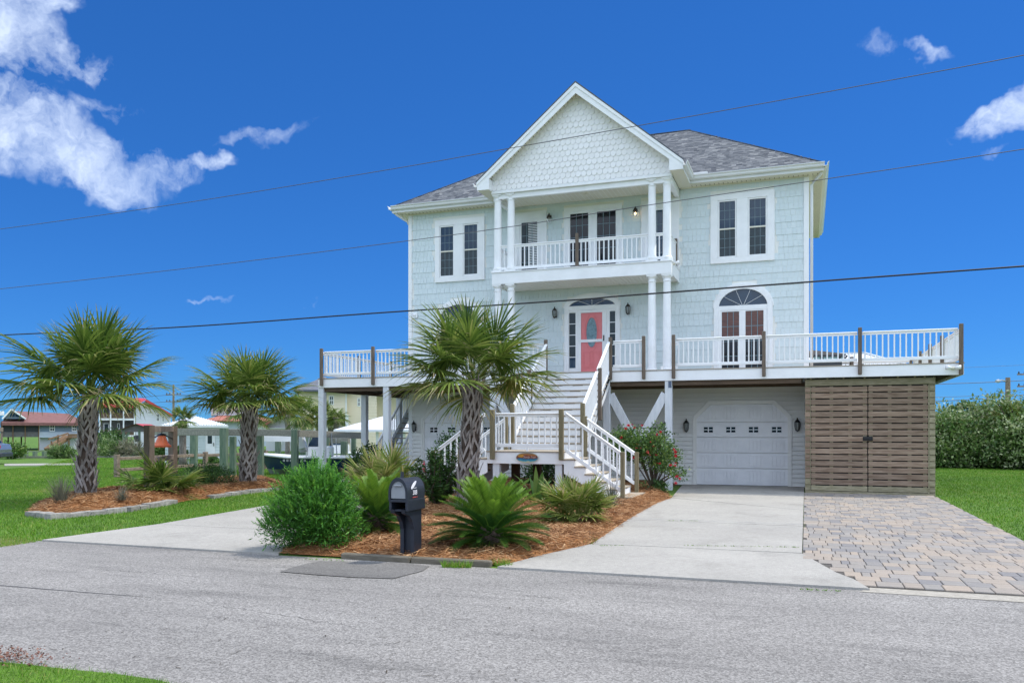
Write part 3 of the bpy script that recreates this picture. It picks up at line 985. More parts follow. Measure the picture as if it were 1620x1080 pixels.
zc = U(930, 337, Y=FY).z
french(DC, [(px_x(902.5), px_x(931.2)), (px_x(944.8), px_x(974.5))], zc, 6.80, 3, 5)
french(DL, [(px_x(825.5), px_x(850.5))], U(838, 352, Y=FY).z, 6.85, 3, 4, glass='glass_screen')
wr = french(DRR, [(px_x(1030), px_x(1049))], U(1040, 333, Y=FY).z, 6.85, 2, 4, glass='glass')
b = MB()      # slatted blinds behind the balcony doors
for (a, c, zt) in ((px_x(836), px_x(850.4), U(838, 354, Y=FY).z),):
    zz = 6.86
    while zz < zt: b.box((a, FY - .0225, zz), (c, FY - .019, zz + .022)); zz += .055
b.build("blind_or_reflection", MT['white_rail'], house)


def arch_pts(xc, zs, rx, rz, n=20): return [(xc + rx * math.cos(math.pi * i / n), zs + rz * math.sin(math.pi * i / n)) for i in range(n + 1)]


def arch_ring(b, xc, zs, rx, rz, ix, iz, y0, y1, n=20):
    O, I = arch_pts(xc, zs, rx, rz, n), arch_pts(xc, zs, ix, iz, n)
    for i in range(n):
        q = [O[i], O[i + 1], I[i + 1], I[i]]
        b.prism([(x, y0, z) for x, z in q], (0, y1 - y0, 0))


def arched(o, rz, frac):
    x0, x1, z0, zs = o
    xc, rx = (x0 + x1) / 2, (x1 - x0) / 2
    b = MB()
    arch_ring(b, xc, zs, rx, rz, rx - .15, rz - .15, FY - .065, FY - .001)
    b.box((x0, FY - .0655, z0), (x0 + .15, FY, zs), .003); b.box((x1 - .15, FY - .0655, z0), (x1, FY, zs), .003)
    arch_ring(b, xc, zs, rx + .035, rz + .035, rx + .002, rz + .002, FY - .04, FY - .001)
    b.box((x0 + .15, FY - .05, zs - .09), (x1 - .15, FY, zs + .05), .003)
    w = b.build("arched_door" if o is not FD else "entrance_surround", MT['white'], house)
    gi = arch_pts(xc, zs + .05, rx - .155, rz - .205)
    gb = MB(); gb.prism([(x, FY - .016, z) for x, z in gi], (0, .01, 0)); gb.build("fan_pane", MT['glass'], w)
    mb = MB()
    for a in frac:
        e = (xc + (rx - .15) * math.cos(a), zs + .05 + (rz - .2) * math.sin(a))
        mb.beam((xc + .06 * math.cos(a), FY - .024, zs + .05), (e[0], FY - .024, e[1]), .008, .022, up=(0, 1, 0))
    mb.build("fan_grille", MT['white'], w)
    return w


for o, uu in ((FRD, ((1142.0, 1169.5), (1179.5, 1208.0))), (FRL, None)):
    w = arched(o, ARCH[o], [R(36), R(72), R(90) + .3, R(144)])
    x0, x1, z0, zs = o
    xr = [(px_x(p), px_x(q)) for p, q in uu] if uu else [(x0 + .22, x0 + .22 + .52), (x1 - .22 - .52, x1 - .22)]
    ztop = zs - .13
    fb = MB(); xs = x0 + .152
    for a, c in xr: fb.box((xs, FY - .042, z0), (a, FY - .002, zs - .09)); xs = c
    fb.box((xs, FY - .042, z0), (x1 - .152, FY - .002, zs - .09))
    for a, c in xr:
        fb.box((a, FY - .04, ztop), (c, FY - .002, zs - .092)); fb.box((a, FY - .04, z0), (c, FY - .002, z0 + .12))
        gb = MB(); gb.box((a, FY - .018, z0 + .12), (c, FY - .010, ztop)); gb.build("pane", MT['glass_dark'], w)
        gb = MB(); grid_bars(gb, a, c, z0 + .12, ztop, 3, 4, FY - .024, .018); gb.build("grille", MT['muntin'], w)
        gb = MB(); gb.box((a + .004, FY - .0205, z0 + 1.15), (c - .004, FY - .0185, ztop - .003)); gb.build("blind_or_reflection", MT['roof_reflection'], w)  # painted roof reflection laid over the upper pane
    fb.build("door_frame", MT['white'], w)

# entrance: coral door behind a white storm door, sidelights
w = arched(FD, ARCH[FD], [R(52), R(90), R(128)])
x0, x1, z0, zs = FD
fx = lambda u: U(u, 540, Y=FY).x
s0, s1 = fx(901), fx(911); t0, t1 = fx(965), fx(975.8)
p0, p1 = fx(919.7), fx(953.2)
st0, st1 = fx(914.5), fx(960.5)
ptop = U(936, 494.7, Y=FY).z
fb = MB()
stop = U(906, 495, Y=FY).z
fb.box((x0 + .152, FY - .04, z0), (s0, FY, zs - .09)); fb.box((s1, FY - .04, z0), (st0, FY, zs - .09)); fb.box((st1, FY - .04, z0), (t0, FY, zs - .09)); fb.box((t1, FY - .04, z0), (x1 - .152, FY, zs - .09))
for a, c in ((s0, s1), (t0, t1)):
    fb.box((a, FY - .039, stop), (c, FY, zs - .092)); fb.box((a, FY - .039, z0), (c, FY, z0 + .33))
fb.build("sidelight_frame", MT['white'], w)
for a, c in ((s0, s1), (t0, t1)):
    for j in range(5):
        zz0 = z0 + .33 + (stop - z0 - .33) * j / 5; zz1 = z0 + .33 + (stop - z0 - .33) * (j + 1) / 5
        gb = MB(); gb.box((a, FY - .018, zz0 + .012), (c, FY - .010, zz1 - .012)); gb.build("sidelight_pane", MT['glass_screen'] if j else MT['glass'], w)
    gb = MB()
    for j in range(1, 5):
        zz = z0 + .33 + (stop - z0 - .33) * j / 5; gb.box((a, FY - .03, zz - .012), (c, FY - .008, zz + .012))
    gb.build("sidelight_bar", MT['white'], w)
sb = MB()
trim_rect(sb, st0 + .002, st1 - .002, z0 + .02, zs - .095, [(p0, p1, z0 + .2, ptop)], FY - .055, FY - .03)
midz = U(936, 539, Y=FY).z
sb.box((p0, FY - .053, midz - .045), (p1, FY - .032, midz + .045))
sb.build("storm_door", MT['white_rail'], house)
db = MB(); db.box((p0 - .05, FY - .022, z0 + .02), (p1 + .05, FY - .004, ptop + .03))
ov = U(938.7, 525.7, Y=FY)
cx, cz = (p0 + p1) / 2, ov.z
for (q0, q1, r0, r1) in ((p0 + .07, cx - .03, z0 + .32, z0 + .85), (cx + .03, p1 - .07, z0 + .32, z0 + .85)):
    for e in (0, .035):
        fr = [(q0 + e, r0 + e), (q1 - e, r0 + e), (q1 - e, r1 - e), (q0 + e, r1 - e)]
        for i in range(4):
            a, c = fr[i], fr[(i + 1) % 4]; db.beam((a[0], FY - .024, a[1]), (c[0], FY - .024, c[1]), .012, .014, up=(0, 1, 0))
for i in range(32):
    a, c = 2 * math.pi * i / 32, 2 * math.pi * (i + 1) / 32
    for k in (1.0, 1.22):
        db.beam((cx + .185 * k * math.cos(a), FY - .026, cz + .49 * k * math.sin(a)), (cx + .185 * k * math.cos(c), FY - .026, cz + .49 * k * math.sin(c)), .014, .03 if k == 1 else .014, up=(0, 1, 0))
fdoor = db.build("front_door", MT['coral'], house, label="coral pink front door with a tall oval glass")
gb = MB(); gb.prism([(cx + .178 * math.cos(2 * math.pi * i / 32), FY - .027, cz + .48 * math.sin(2 * math.pi * i / 32)) for i in range(32)], (0, .004, 0)); gb.build("oval_pane", MT['frost'], fdoor)
gb = MB(); gb.box((p1 + .04, FY - .085, midz - .02), (p1 + .07, FY - .055, midz + .16)); gb.build("handle", MT['bronze'], fdoor)


# garage doors with clipped upper corners
def garage(gx, label):
    x0, x1 = gx
    W = x1 - x0
    oct_o = lambda e: [(x0 - e, 0.02), (x0 - e, GH - GC + e * .41), (x0 + GC - e * .41, GH + e), (x1 - GC + e * .41, GH + e), (x1 + e, GH - GC + e * .41), (x1 + e, 0.02)]
    tb = MB()
    for e0, e1, ya in ((.0, .055, FY - .035), (.055, .115, FY - .055)):
        O, I = oct_o(e1), oct_o(e0)
        for i in range(5):
            tb.prism([(O[i][0], ya, O[i][1]), (O[i + 1][0], ya, O[i + 1][1]), (I[i + 1][0], ya, I[i + 1][1]), (I[i][0], ya, I[i][1])], (0, FY + .045 - ya, 0))
    d = tb.build("garage_surround", MT['lap'], house)
    zs = [0.03]
    for v in (812, 702, 592, 483): zs.append(U(1174, 560 + v / 4.5, Y=FY).z)
    zs.append(GH)
    pb = MB()
    I = oct_o(0)
    lim = lambda z: 0 if z < GH - GC else (z - (GH - GC)) / GC * GC
    for i in range(5):
        z0, z1 = zs[i] + .010, zs[i + 1] - .010
        if i < 4: pts = [(x0, z0), (x1, z0), (x1, z1), (x0, z1)]
        else: pts = [(x0 + max(0, z0 - (GH - GC)), z0), (x1 - max(0, z0 - (GH - GC)), z0), (x1 - GC, z1), (x0 + GC, z1)]
        if i == 4: pts = [(x0, z0), (x1, z0)] + ([(x1, GH - GC)] if z0 < GH - GC else []) + [(x1 - GC, z1), (x0 + GC, z1)] + ([(x0, GH - GC)] if z0 < GH - GC else [])
        if i == 4 and z0 >= GH - GC: pts = [(x0 + z0 - GH + GC, z0), (x1 - z0 + GH - GC, z0), (x1 - GC, z1), (x0 + GC, z1)]
        sec = MB(); sec.prism([(x, FY + .0, z) for x, z in pts], (0, .04, 0))
        cols = [(x0 + W * k / 4 + W * .05, x0 + W * (k + 1) / 4 - W * .02 - W * .015) for k in range(4)]
        h = z1 - z0
        for k, (a, c) in enumerate(cols):
            e0, e1 = z0 + h * .14, z1 - h * .14
            if i == 3:
                for (q0, q1, r0, r1) in ((a, c, e0, e0 + .018), (a, c, e1 - .018, e1), (a, a + .018, e0 + .019, e1 - .019), (c - .018, c, e0 + .019, e1 - .019)):
                    sec.box((q0, FY - .010, r0), (q1, FY + .0, r1))
                continue
            n = 4
            for j in range(n):
                q0 = a + (c - a) * j / n + .009; q1 = a + (c - a) * (j + 1) / n - .009
                top = e1
                if i == 4:
                    top = min(e1, GH - .05 - max(0, (x0 + GC) - q0) , GH - .05 - max(0, q1 - (x1 - GC)))
                    if top < e0 + .05: continue
                sec.box((q0, FY - .022, e0), (q1, FY + .0, top), .002)
        so = sec.build("door_section", MT['white'], d)
        if i == 3:
            for a, c in cols:
                wa, wc = a + .07, c - .07
                e0, e1 = z0 + h * .29, z1 - h * .29
                for j in range(2):
                    for k in range(2):
                        q0 = wa + (wc - wa) * j / 2 + .014; q1 = wa + (wc - wa) * (j + 1) / 2 - .014
                        r0 = e0 + (e1 - e0) * k / 2 + .012; r1 = e0 + (e1 - e0) * (k + 1) / 2 - .012
                        gb = MB(); gb.box((q0, FY - .006, r0), (q1, FY + .002, r1)); gb.build("window_pane", MT['glass_dark'], d)
                fr = MB()
                fr.box((wa - .02, FY - .013, e0 - .03), (wc + .02, FY - .001, e0 + .002)); fr.box((wa - .02, FY - .013, e1 - .002), (wc + .02, FY - .001, e1 + .03))
                fr.box((wa - .02, FY - .0135, e0 + .003), (wa + .012, FY - .001, e1 - .003)); fr.box((wc - .012, FY - .0135, e0 + .003), (wc + .02, FY - .001, e1 - .003))
                fr.box(((wa + wc) / 2 - .014, FY - .0132, e0 + .003), ((wa + wc) / 2 + .014, FY - .001, e1 - .003)); fr.box((wa + .013, FY - .0128, (e0 + e1) / 2 - .012), ((wa + wc) / 2 - .015, FY - .001, (e0 + e1) / 2 + .012)); fr.box(((wa + wc) / 2 + .015, FY - .0128, (e0 + e1) / 2 - .012), (wc - .013, FY - .001, (e0 + e1) / 2 + .012))
                fr.build("window_frame", MT['white'], d)
    sl = MB(); sl.box((x0, FY - .02, .006), (x1, FY + .05, .036)); sl.build("door_seal", MT['black'], d)


garage(GDR, None)
garage(GDL, None)
b = MB()
b.box((GDR[1] + .30, FY - .03, .02), (HX1 + .03, FY + .03, .06)); b.box((HX0 + .13, FY - .02, .0), (GDL[0] - .12, FY + .05, .02))
b.build("sill_plate", MT['lap'], house)

# ---------------- roof
EO = .45
EX0, EX1, EY0, EY1, EZ = HX0 - EO, HX1 + EO, FY - EO, BY + EO, 9.46
HALF = (EY1 - EY0) / 2
PIT = .676
RZ = EZ + HALF * PIT
A, B_, C_, D_ = (EX0, EY0, EZ), (EX1, EY0, EZ), (EX1, EY1, EZ), (EX0, EY1, EZ)
RL, RR_ = (EX0 + HALF, EY0 + HALF, RZ), (EX1 - HALF, EY0 + HALF, RZ)
b = MB()
for q in ((A, B_, RR_, RL), (B_, C_, RR_), (C_, D_, RL, RR_), (D_, A, RL)): b.poly(q, .35)
roof = b.build("roof", MT['roof'], house)
# shingle courses on the front slope
b = MB()
nrow = int(HALF / .118)
for j in range(nrow):
    d0, d1 = HALF * j / nrow, HALF * (j + 1) / nrow
    x = EX0 + d0 + random.uniform(0, .15)
    while x < EX1 - d0:
        w = random.choice([.10, .14, .18, .24]); x1 = min(x + w, EX1 - d0)
        if x1 - x > .03 and not (GX0 + .5 < x < GX1 - .9 and d0 < 2.2):
            t = min(1, max(.002, random.gauss(.42, .24)))
            th = random.choice([.012, .016, .022])
            y0, y1 = EY0 + d0, EY0 + d1 + .02
            z0, z1 = EZ + d0 * PIT, EZ + (d1 + .02) * PIT
            xa, xb = x, x1
            b.poly([(xa, y0, z0 + th), (xb, y0, z0 + th), (min(xb, EX1 - d1), y1, z1 + .006), (max(xa, EX0 + d1), y1, z1 + .006)], t)
            b.poly([(xa, y0, z0), (xb, y0, z0), (xb, y0, z0 + th), (xa, y0, z0 + th)], t * .6)
        x = x1
b.build("shingle", MT['roof'], roof, kind="stuff")
b = MB()
for p, q in ((A, RL), (B_, RR_), (C_, RR_), (D_, RL), (RL, RR_)):
    P, Q = Vector(p), Vector(q); n = max(4, int((Q - P).length / .2))
    for i in range(n):
        a = P.lerp(Q, i / n); c = P.lerp(Q, (i + 1.05) / n)
        b.beam(a + Vector((0, 0, .020)), c + Vector((0, 0, .014)), .09, .012, tint=random.choice([.45, .6, .7, .85]))
b.build("ridge_cap", MT['roof'], roof, kind="stuff")
# soffit and fascia
pieces_of("soffit", 'soffit', house, [((EX0 + .03, EY0 + .03, SOF), (GX0 - .3, FY + .05, SOF + .02)), ((GX1 + .3, EY0 + .03, SOF), (EX1 - .03, FY + .05, SOF + .02)),
    ((EX0 + .03, FY + .05, SOF), (HX0 + .1, EY1 - .03, SOF + .02)), ((HX1 - .1, FY + .05, SOF), (EX1 - .03, EY1 - .03, SOF + .02))])
pieces_of("frieze", 'soffit', house, [((HX0, FY - .06, SOF - .035), (GX0 - .05, FY - .004, SOF - .002)), ((GX1 + .05, FY - .06, SOF - .035), (HX1, FY - .004, SOF - .002))])
b = MB()
for x in np.arange(EX0 + .1, EX1 - .1, .135):
    if GX0 - .3 < x < GX1 + .3: continue
    b.box((x, FY - .20, SOF - .004), (x + .014, FY - .07, SOF + .001)); 
for y in np.arange(FY, EY1, .12): b.box((HX1 + .12, y, SOF - .004), (HX1 + .40, y + .012, SOF + .001))
b.build("soffit_vent", MT['wood_dark'], house, kind="stuff")
b = MB()
GUT = .12


def gutter(b, p, q):
    p, q = Vector(p), Vector(q); d = (q - p).normalized(); o = d.cross(Vector((0, 0, 1)))
    prof = [(-.02, .0), (-.02, -.13), (.06, -.13), (.085, -.10), (.09, -.05), (.125, -.02), (.125, .0), (.11, .0), (.075, -.04), (.06, -.11), (0, -.11), (0, 0)]
    pts = [p + o * a + Vector((0, 0, c)) for a, c in prof]
    b.prism(pts, q - p)


for p_, q_ in (((EX0, EY0, EZ + .01), (GX0 - .28, EY0, EZ + .01)), ((GX1 + .33, EY0, EZ + .01), (EX1, EY0, EZ + .01)), ((EX1, EY0 - .1, EZ + .01), (EX1, EY1, EZ + .01)), ((EX0, EY1, EZ + .01), (EX0, EY0 - .1, EZ + .01))):
    b = MB(); gutter(b, p_, q_); b.build("gutter", MT['white_metal'], house)
pieces_of("fascia_board", 'white_metal', house, [((EX0, EY0 + .005, SOF), (GX0 - .28, EY0 + .03, EZ)), ((GX1 + .33, EY0 + .005, SOF), (EX1, EY0 + .03, EZ)), ((EX1 - .03, EY0 + .03, SOF), (EX1 - .005, EY1, EZ)), ((EX0 + .005, EY0 + .03, SOF), (EX0 + .03, EY1, EZ))])
dx = HX1 + .10
b = MB()
b.tube([(EX1 - .06, EY0 + .15, EZ - .16), (EX1 - .10, EY0 + .2, EZ - .27), (dx + .1, FY - .06, EZ - .36), (dx, FY - .04, EZ - .5), (dx, FY - .03, EZ - .8), (dx, FY - .03, 3.5)], .042, 8)
b.build("downspout", MT['white_metal'], house, smooth=True); b = MB()
b.tube([(EX0 + .1, EY0 + .05, EZ - .12), (EX0 + .12, EY0 + .1, EZ - .25), (HX0 - .05, FY - .05, EZ - .45), (HX0 - .06, FY + .05, EZ - .5)], .042, 8)
b.build("downspout", MT['white_metal'], house, smooth=True)

# ---------------- portico gable
GXC = (GX0 + GX1) / 2
PIG = .838
AP = 12.16
RK = .31      # rake overhang beyond the gable face
OVX = .38
ey_z = AP - (GXC - GX0 + OVX) * PIG
gy0 = GY - RK
yback = EY0 + (AP - EZ) / PIT + .1
b = MB()
th = .07
for s in (-1, 1):
    ex_ = GXC + s * (GXC - GX0 + OVX)
    p0, p1 = (GXC, gy0 - .03, AP + .02), (ex_ + s * .03, gy0 - .03, ey_z + .0)
    yb_e = EY0 + max(0, (ey_z - EZ) / PIT) + .02
    top = [p0, p1, (ex_ + s * .03, yb_e, ey_z), (GXC, yback, AP + .02)]
    b.prism([(x, y, z + .004) for x, y, z in top], (0, 0, th * .5), tint=.35)
b.build("gable_roof", MT['roof'], roof)
# gable face
gz0 = 9.22
zpk = U(911.9, 152.6, Y=GY).z + .12
gside = gz0 + .24
slope = PIG
b = MB()
face = [(GX0, gz0), (GX1, gz0), (GX1, zpk - (GX1 - GXC) * slope), (GXC, zpk), (GX0, zpk - (GXC - GX0) * slope)]
b.prism([(x, GY, z) for x, z in face], (0, .12, 0))
gable = b.build("gable", MT['white'], house)
sw, sh = .166, .168
sc_me = []
for k in range(5):
    b = MB(); t = .1 + .2 * k; yb = -.016 - .002 * k; r = sw / 2 - .004; z0 = sw / 2
    pts = [(-r, -.004, sh + .03), (-r, yb + .004, r)] + [(-r * math.cos(a), yb, r - r * math.sin(a)) for a in (R(22), R(45), R(68), R(90), R(112), R(135), R(158))] + [(r, yb + .004, r), (r, -.004, sh + .03)]
    b.poly(pts, t)
    for i in range(1, len(pts) - 2): b.poly([pts[i], (pts[i][0], 0, pts[i][2]), (pts[i + 1][0], 0, pts[i + 1][2]), pts[i + 1]], t)
    sc_me.append(b.mesh("scale_shingle", MT['scale']))
z = gz0 + .03; row = 0; ns_ = 0; rest_sc = MB()
while z < zpk:
    x = GX0 + (row % 2) * sw / 2 + .01
    while x < GX1 - .02:
        xc_ = x + sw / 2
        if z + .05 < zpk - abs(xc_ - GXC) * slope and xc_ < GX1 - .06 and ns_ >= 300:
            m_ = random.choice(sc_me); n0 = len(rest_sc.v); rest_sc.v += [(v.co.x + xc_, v.co.y + GY - .001, v.co.z + z) for v in m_.vertices]
            for p_ in m_.polygons: rest_sc.f.append(tuple(n0 + i for i in p_.vertices)); rest_sc.t.append(random.choice([.1, .3, .5, .7, .9]))
        elif z + .05 < zpk - abs(xc_ - GXC) * slope and xc_ < GX1 - .06:
            link("scale_shingle", random.choice(sc_me), gable, (xc_, GY - .001, z), rot=(0, random.gauss(0, .012), 0)); ns_ += 1
        x += sw
    z += sh; row += 1
if rest_sc.v: rest_sc.build("scale_shingle", MT['scale'], gable, kind="stuff")

b = MB()
b.box((GX0 - .012, GY - .03, gz0 - .06), (GX1 + .012, GY + .16, gz0 + .02), .004)
b.build("frieze_board", MT['white'], gable)
# rake boards, rake soffit, eave returns
b = MB(); sb = MB(); vb = MB()
for s in (-1, 1):
    ex_ = GXC + s * (GXC - GX0 + OVX)
    fw = .24
    pts = [(GXC, AP), (ex_, ey_z), (ex_, ey_z - fw), (GXC, AP - fw * 1.25)]
    b.prism([(x, gy0, z) for x, z in pts], (0, .028, 0))
    pts = [(GXC, AP + .012), (ex_ + s * .012, ey_z + .012), (ex_ + s * .012, ey_z - .09), (GXC, AP - .1)]
    b.prism([(x, gy0 - .022, z) for x, z in pts], (0, .02, 0))
    q = [(GXC, AP - .16), (ex_, ey_z - .12), (ex_, ey_z - .15), (GXC, AP - .19)]
    sb.prism([(x, gy0 + .029, z) for x, z in q], (0, RK, 0))
    n = 26
    for i in range(n):
        x = GXC + (ex_ - GXC) * (i + .5) / n; zz = AP - .192 - (abs(x - GXC)) * PIG * ((AP - .16 - ey_z + .12) / (AP - ey_z))
        vb.box((x - .006, gy0 + .05, zz - .004), (x + .006, GY - .03, zz + .006))
    # eave box running back to the main roof
    xi = GX0 if s < 0 else GX1
    lo = ey_z - fw
    sb.box((min(xi, ex_), gy0 + .03, lo - .0), (max(xi, ex_) - .002, EY0 + .4, lo + .02))
    b.box((min(ex_, ex_ - s * .025), gy0 + .029, lo), (max(ex_, ex_ - s * .025), EY0 + .1, ey_z - .02))
    b.prism([(x, gy0 + .003, z) for x, z in ((ex_, lo), (xi - s * .02, lo), (xi - s * .02, AP - fw * 1.25 - (abs(xi - GXC) - .02) * (AP - fw * 1.25 - lo) / abs(ex_ - GXC) + .01), (ex_, lo + .01))], (0, .3, 0))
b.build("rake_board", MT['white'], gable); sb.build("rake_soffit", MT['soffit'], gable); vb.build("rake_vent", MT['wood_dark'], gable, kind="stuff")
b = MB()
xe = GXC + (GXC - GX0 + OVX)
gutter(b, (xe + .02, gy0 - .02, ey_z - .01), (xe + .02, EY0 - .03, ey_z - .01))
gutter(b, (GXC - (GXC - GX0 + OVX) - .02, EY0 - .03, ey_z - .01), (GXC - (GXC - GX0 + OVX) - .02, gy0 - .02, ey_z - .01))
b.box((GX1 + .45, EY0 - .02, EZ + .05), (GX1 + .9, EY0 + .12, EZ + .10)); b.box((GX0 - .75, EY0 - .02, EZ + .05), (GX0 - .35, EY0 + .12, EZ + .10))
b.build("gable_gutter", MT['white_metal'], gable)
b = MB()
b.box((GX0 + .01, GY + .17, 9.15), (GX1 - .01, FY - .03, 9.17))
b.build("portico_ceiling", MT['soffit'], house)
b = MB()
for x in np.arange(GX0 + .1, GX1, .15): b.box((x, GY + .2, 9.144), (x + .012, FY - .05, 9.151))
b.build("ceiling_groove", MT['lap'], house, kind="stuff")
b = MB()
for s, xx in ((-1, GX0), (1, GX1)):
    b.box((xx - .14 if s > 0 else xx, GY + .161, 8.98), (xx if s > 0 else xx + .14, FY - .03, 9.22), .004)
b.box((GX0 + .145, GY + .05, 9.0), (GX1 - .145, GY + .158, gz0 - .062), .004)
b.build("portico_beam", MT['white'], house)
lb = MB(); pc = U(926.5, 296, Y=25.2); lb.lathe([(.085, 0), (.08, -.02), (.06, -.03), (.05, -.012)], (pc.x, 25.2, 9.15), 16); lb.build("ceiling_downlight", MT['soffit'], house, smooth=True)

# ---------------- balcony
BZ = 6.67
b = MB()
b.box((GX0, GY, BZ - .36), (GX1, GY + .04, BZ + .0), .004); b.box((GX1 - .04, GY + .042, BZ - .359), (GX1, FY - .03, BZ), .004); b.box((GX0, GY + .042, BZ - .359), (GX0 + .04, FY - .03, BZ), .004)
b.box((GX0 - .02, GY - .03, BZ + .001), (GX1 + .02, FY - .03, BZ + .028), .004)
balc = b.build("balcony", MT['white'], house)
b = MB()
x = GX0 + .05
while x < GX1 - .05:
    b.box((x, GY + .045, BZ - .33), (min(x + .118, GX1 - .05), FY - .035, BZ - .31), .004); x += .125
b.build("soffit_board", MT['lap'], balc)
pieces = {}


def shared_box(name, sx, sy, sz, mat, c=0.0):
    k = (name, round(sx, 3), round(sy, 3), round(sz, 3), mat)
    if k not in pieces:
        bb = MB(); bb.box((-sx / 2, -sy / 2, 0), (sx / 2, sy / 2, sz), c); pieces[k] = bb.mesh(name, MT[mat])
    return pieces[k]


def railing(parent, p, q, h=.88, zlow=.10, spacing=.135, name="railing", bal=.034, mat='white_rail'):
    """top rail + bottom rail as one part; every baluster a sub-part"""
    p, q = Vector(p), Vector(q)
    d = q - p; L = Vector((d.x, d.y, 0)).length
    b = MB()
    up = Vector((0, 0, 1))
    b.beam(p + up * (h - .02), q + up * (h - .02), .085, .04, .012)
    b.beam(p + up * (h - .065), q + up * (h - .065), .04, .05)
    b.beam(p + up * (zlow + .04), q + up * (zlow + .04), .045, .085, .006)
    r = b.build(name, MT[mat], parent)
    n = max(1, int(L / spacing))
    me = shared_box("baluster", bal, bal, h - zlow - .12, mat, .004)
    ang = math.atan2(d.y, d.x)
    for i in range(n):
        t = (i + .5) / n
        c = p + d * t
        link("baluster", me, r, (c.x, c.y, c.z + zlow + .06), rot=(0, 0, ang))
    return r


RY = GY + .13
cxs = [U(789.3, 380, Y=GY + .15).x, U(808.6, 380, Y=GY + .15).x, U(1031.5, 350, Y=GY + .15).x, U(1053.7, 350, Y=GY + .15).x]
cxs[3] = GX1 - .15; cxs[0] = GX0 + .15
CY = GY + .155
cr = .125


def column(x, y, z0, z1):
    b = MB(); H = z1 - z0
    prof = [(cr * 1.32, 0), (cr * 1.32, .05), (cr * 1.36, .07), (cr * 1.36, .11), (cr * 1.12, .135), (cr * 1.10, .17), (cr, .20)]
    for k in range(1, 6): prof.append((cr * (1 - .13 * (k / 5) ** 1.6), .20 + (H - .42) * k / 5))
    t = cr * .87
    prof += [(t * 1.14, H - .205), (t * 1.14, H - .18), (t, H - .17), (t, H - .11), (t * 1.2, H - .095), (t * 1.32, H - .065), (t * 1.32, H - .05)]
    b.lathe(prof, (x, y, z0), 24)
    o = b.build("column", MT['white'], house, smooth=True)
    m = o.modifiers.new("edges", 'EDGE_SPLIT'); m.split_angle = R(40)
    c = MB(); c.box((x - cr * 1.35, y - cr * 1.35, z0 - .001), (x + cr * 1.35, y + cr * 1.35, z0 + .04), .004); c.build("plinth", MT['white'], o)
    c = MB(); c.box((x - t * 1.35, y - t * 1.35, z1 - .05), (x + t * 1.35, y + t * 1.35, z1), .004); c.build("capital", MT['white'], o)


for x in cxs:
    column(x, CY, BZ + .03, gz0 - .062)
    column(x, CY, DZ + .002, BZ - .36)
xm = U(913, 400, Y=RY).x
railing(balc, (cxs[1] + .1, RY, BZ), (xm - .055, RY, BZ)); railing(balc, (xm + .055, RY, BZ), (cxs[2] - .1, RY, BZ))
railing(balc, (cxs[0] + .1, RY, BZ), (cxs[1] - .1, RY, BZ)); railing(balc, (cxs[2] + .1, RY, BZ), (cxs[3] - .1, RY, BZ))
railing(balc, (GX1 - .1, RY + .1, BZ), (GX1 - .1, FY - .17, BZ)); railing(balc, (GX0 + .1, RY + .1, BZ), (GX0 + .1, FY - .17, BZ))
b = MB(); b.box((xm - .045, RY - .055, BZ + .03), (xm + .045, RY + .035, BZ + 1.07), .008); b.build("post", MT['wood_post'], balc)
b = MB(); b.box((GX1 - .145, FY - .165, BZ - .28), (GX1 - .055, FY - .075, BZ + 1.0), .008); b.build("post", MT['wood_post'], balc)
b = MB(); b.box((U(862.5, 425, Y=RY).x - .02, RY - .02, BZ + .028), (U(862.5, 425, Y=RY).x + .02, RY + .02, BZ + .12)); b.box((U(981, 414, Y=RY).x - .02, RY - .02, BZ + .028), (U(981, 414, Y=RY).x + .02, RY + .02, BZ + .12)); b.build("rail_foot", MT['white_rail'], balc)


# ---------------- fixtures on the walls
def carriage_light(u, v, y, label, mat='bronze', h=.40, lit=False, group=None):
    p = U(u, v, Y=y)
    t = thing("wall_lantern", label, "wall light", (p.x, y, p.z), group)
    b = MB(); b.lathe([(.05, 0), (.055, .01), (.02, .02)], (0, 0, 0), 12)
    bb = MB()
    cx, cy, cz = p.x, y - .12, p.z
    bb.box((cx - .045, y - .022, cz - .10), (cx + .045, y - .0, cz + .06), .006)
    bb.tube([(cx, y - .02, cz + .02), (cx, y - .07, cz + .10), (cx, cy, cz + h * .62)], .011, 6)
    bb.build("bracket", MT[mat], t)
    c = MB()
    c.lathe([(.012, h * .62), (.018, h * .56), (.014, h * .52), (.05, h * .45), (.085, h * .32), (.09, h * .30), (.03, h * .30)], (cx, cy, cz), 8)
    c.build("cap", MT[mat], t)
    g = MB(); g.lathe([(.075, h * .295), (.068, 0), (.05, -h * .22), (.02, -h * .25)], (cx, cy, cz), 6); g.build("glass_shade", MT['lamp_glass'], t)
    f = MB()
    for k in range(6):
        a = 2 * math.pi * k / 6
        f.tube([(cx + .078 * math.cos(a), cy + .078 * math.sin(a), cz + h * .30), (cx + .071 * math.cos(a), cy + .071 * math.sin(a), cz), (cx + .053 * math.cos(a), cy + .053 * math.sin(a), cz - h * .22)], .007, 4)
    f.lathe([(.055, -h * .215), (.055, -h * .245), (.02, -h * .30), (.008, -h * .33)], (cx, cy, cz), 8)
    f.build("cage", MT[mat], t)
    return t


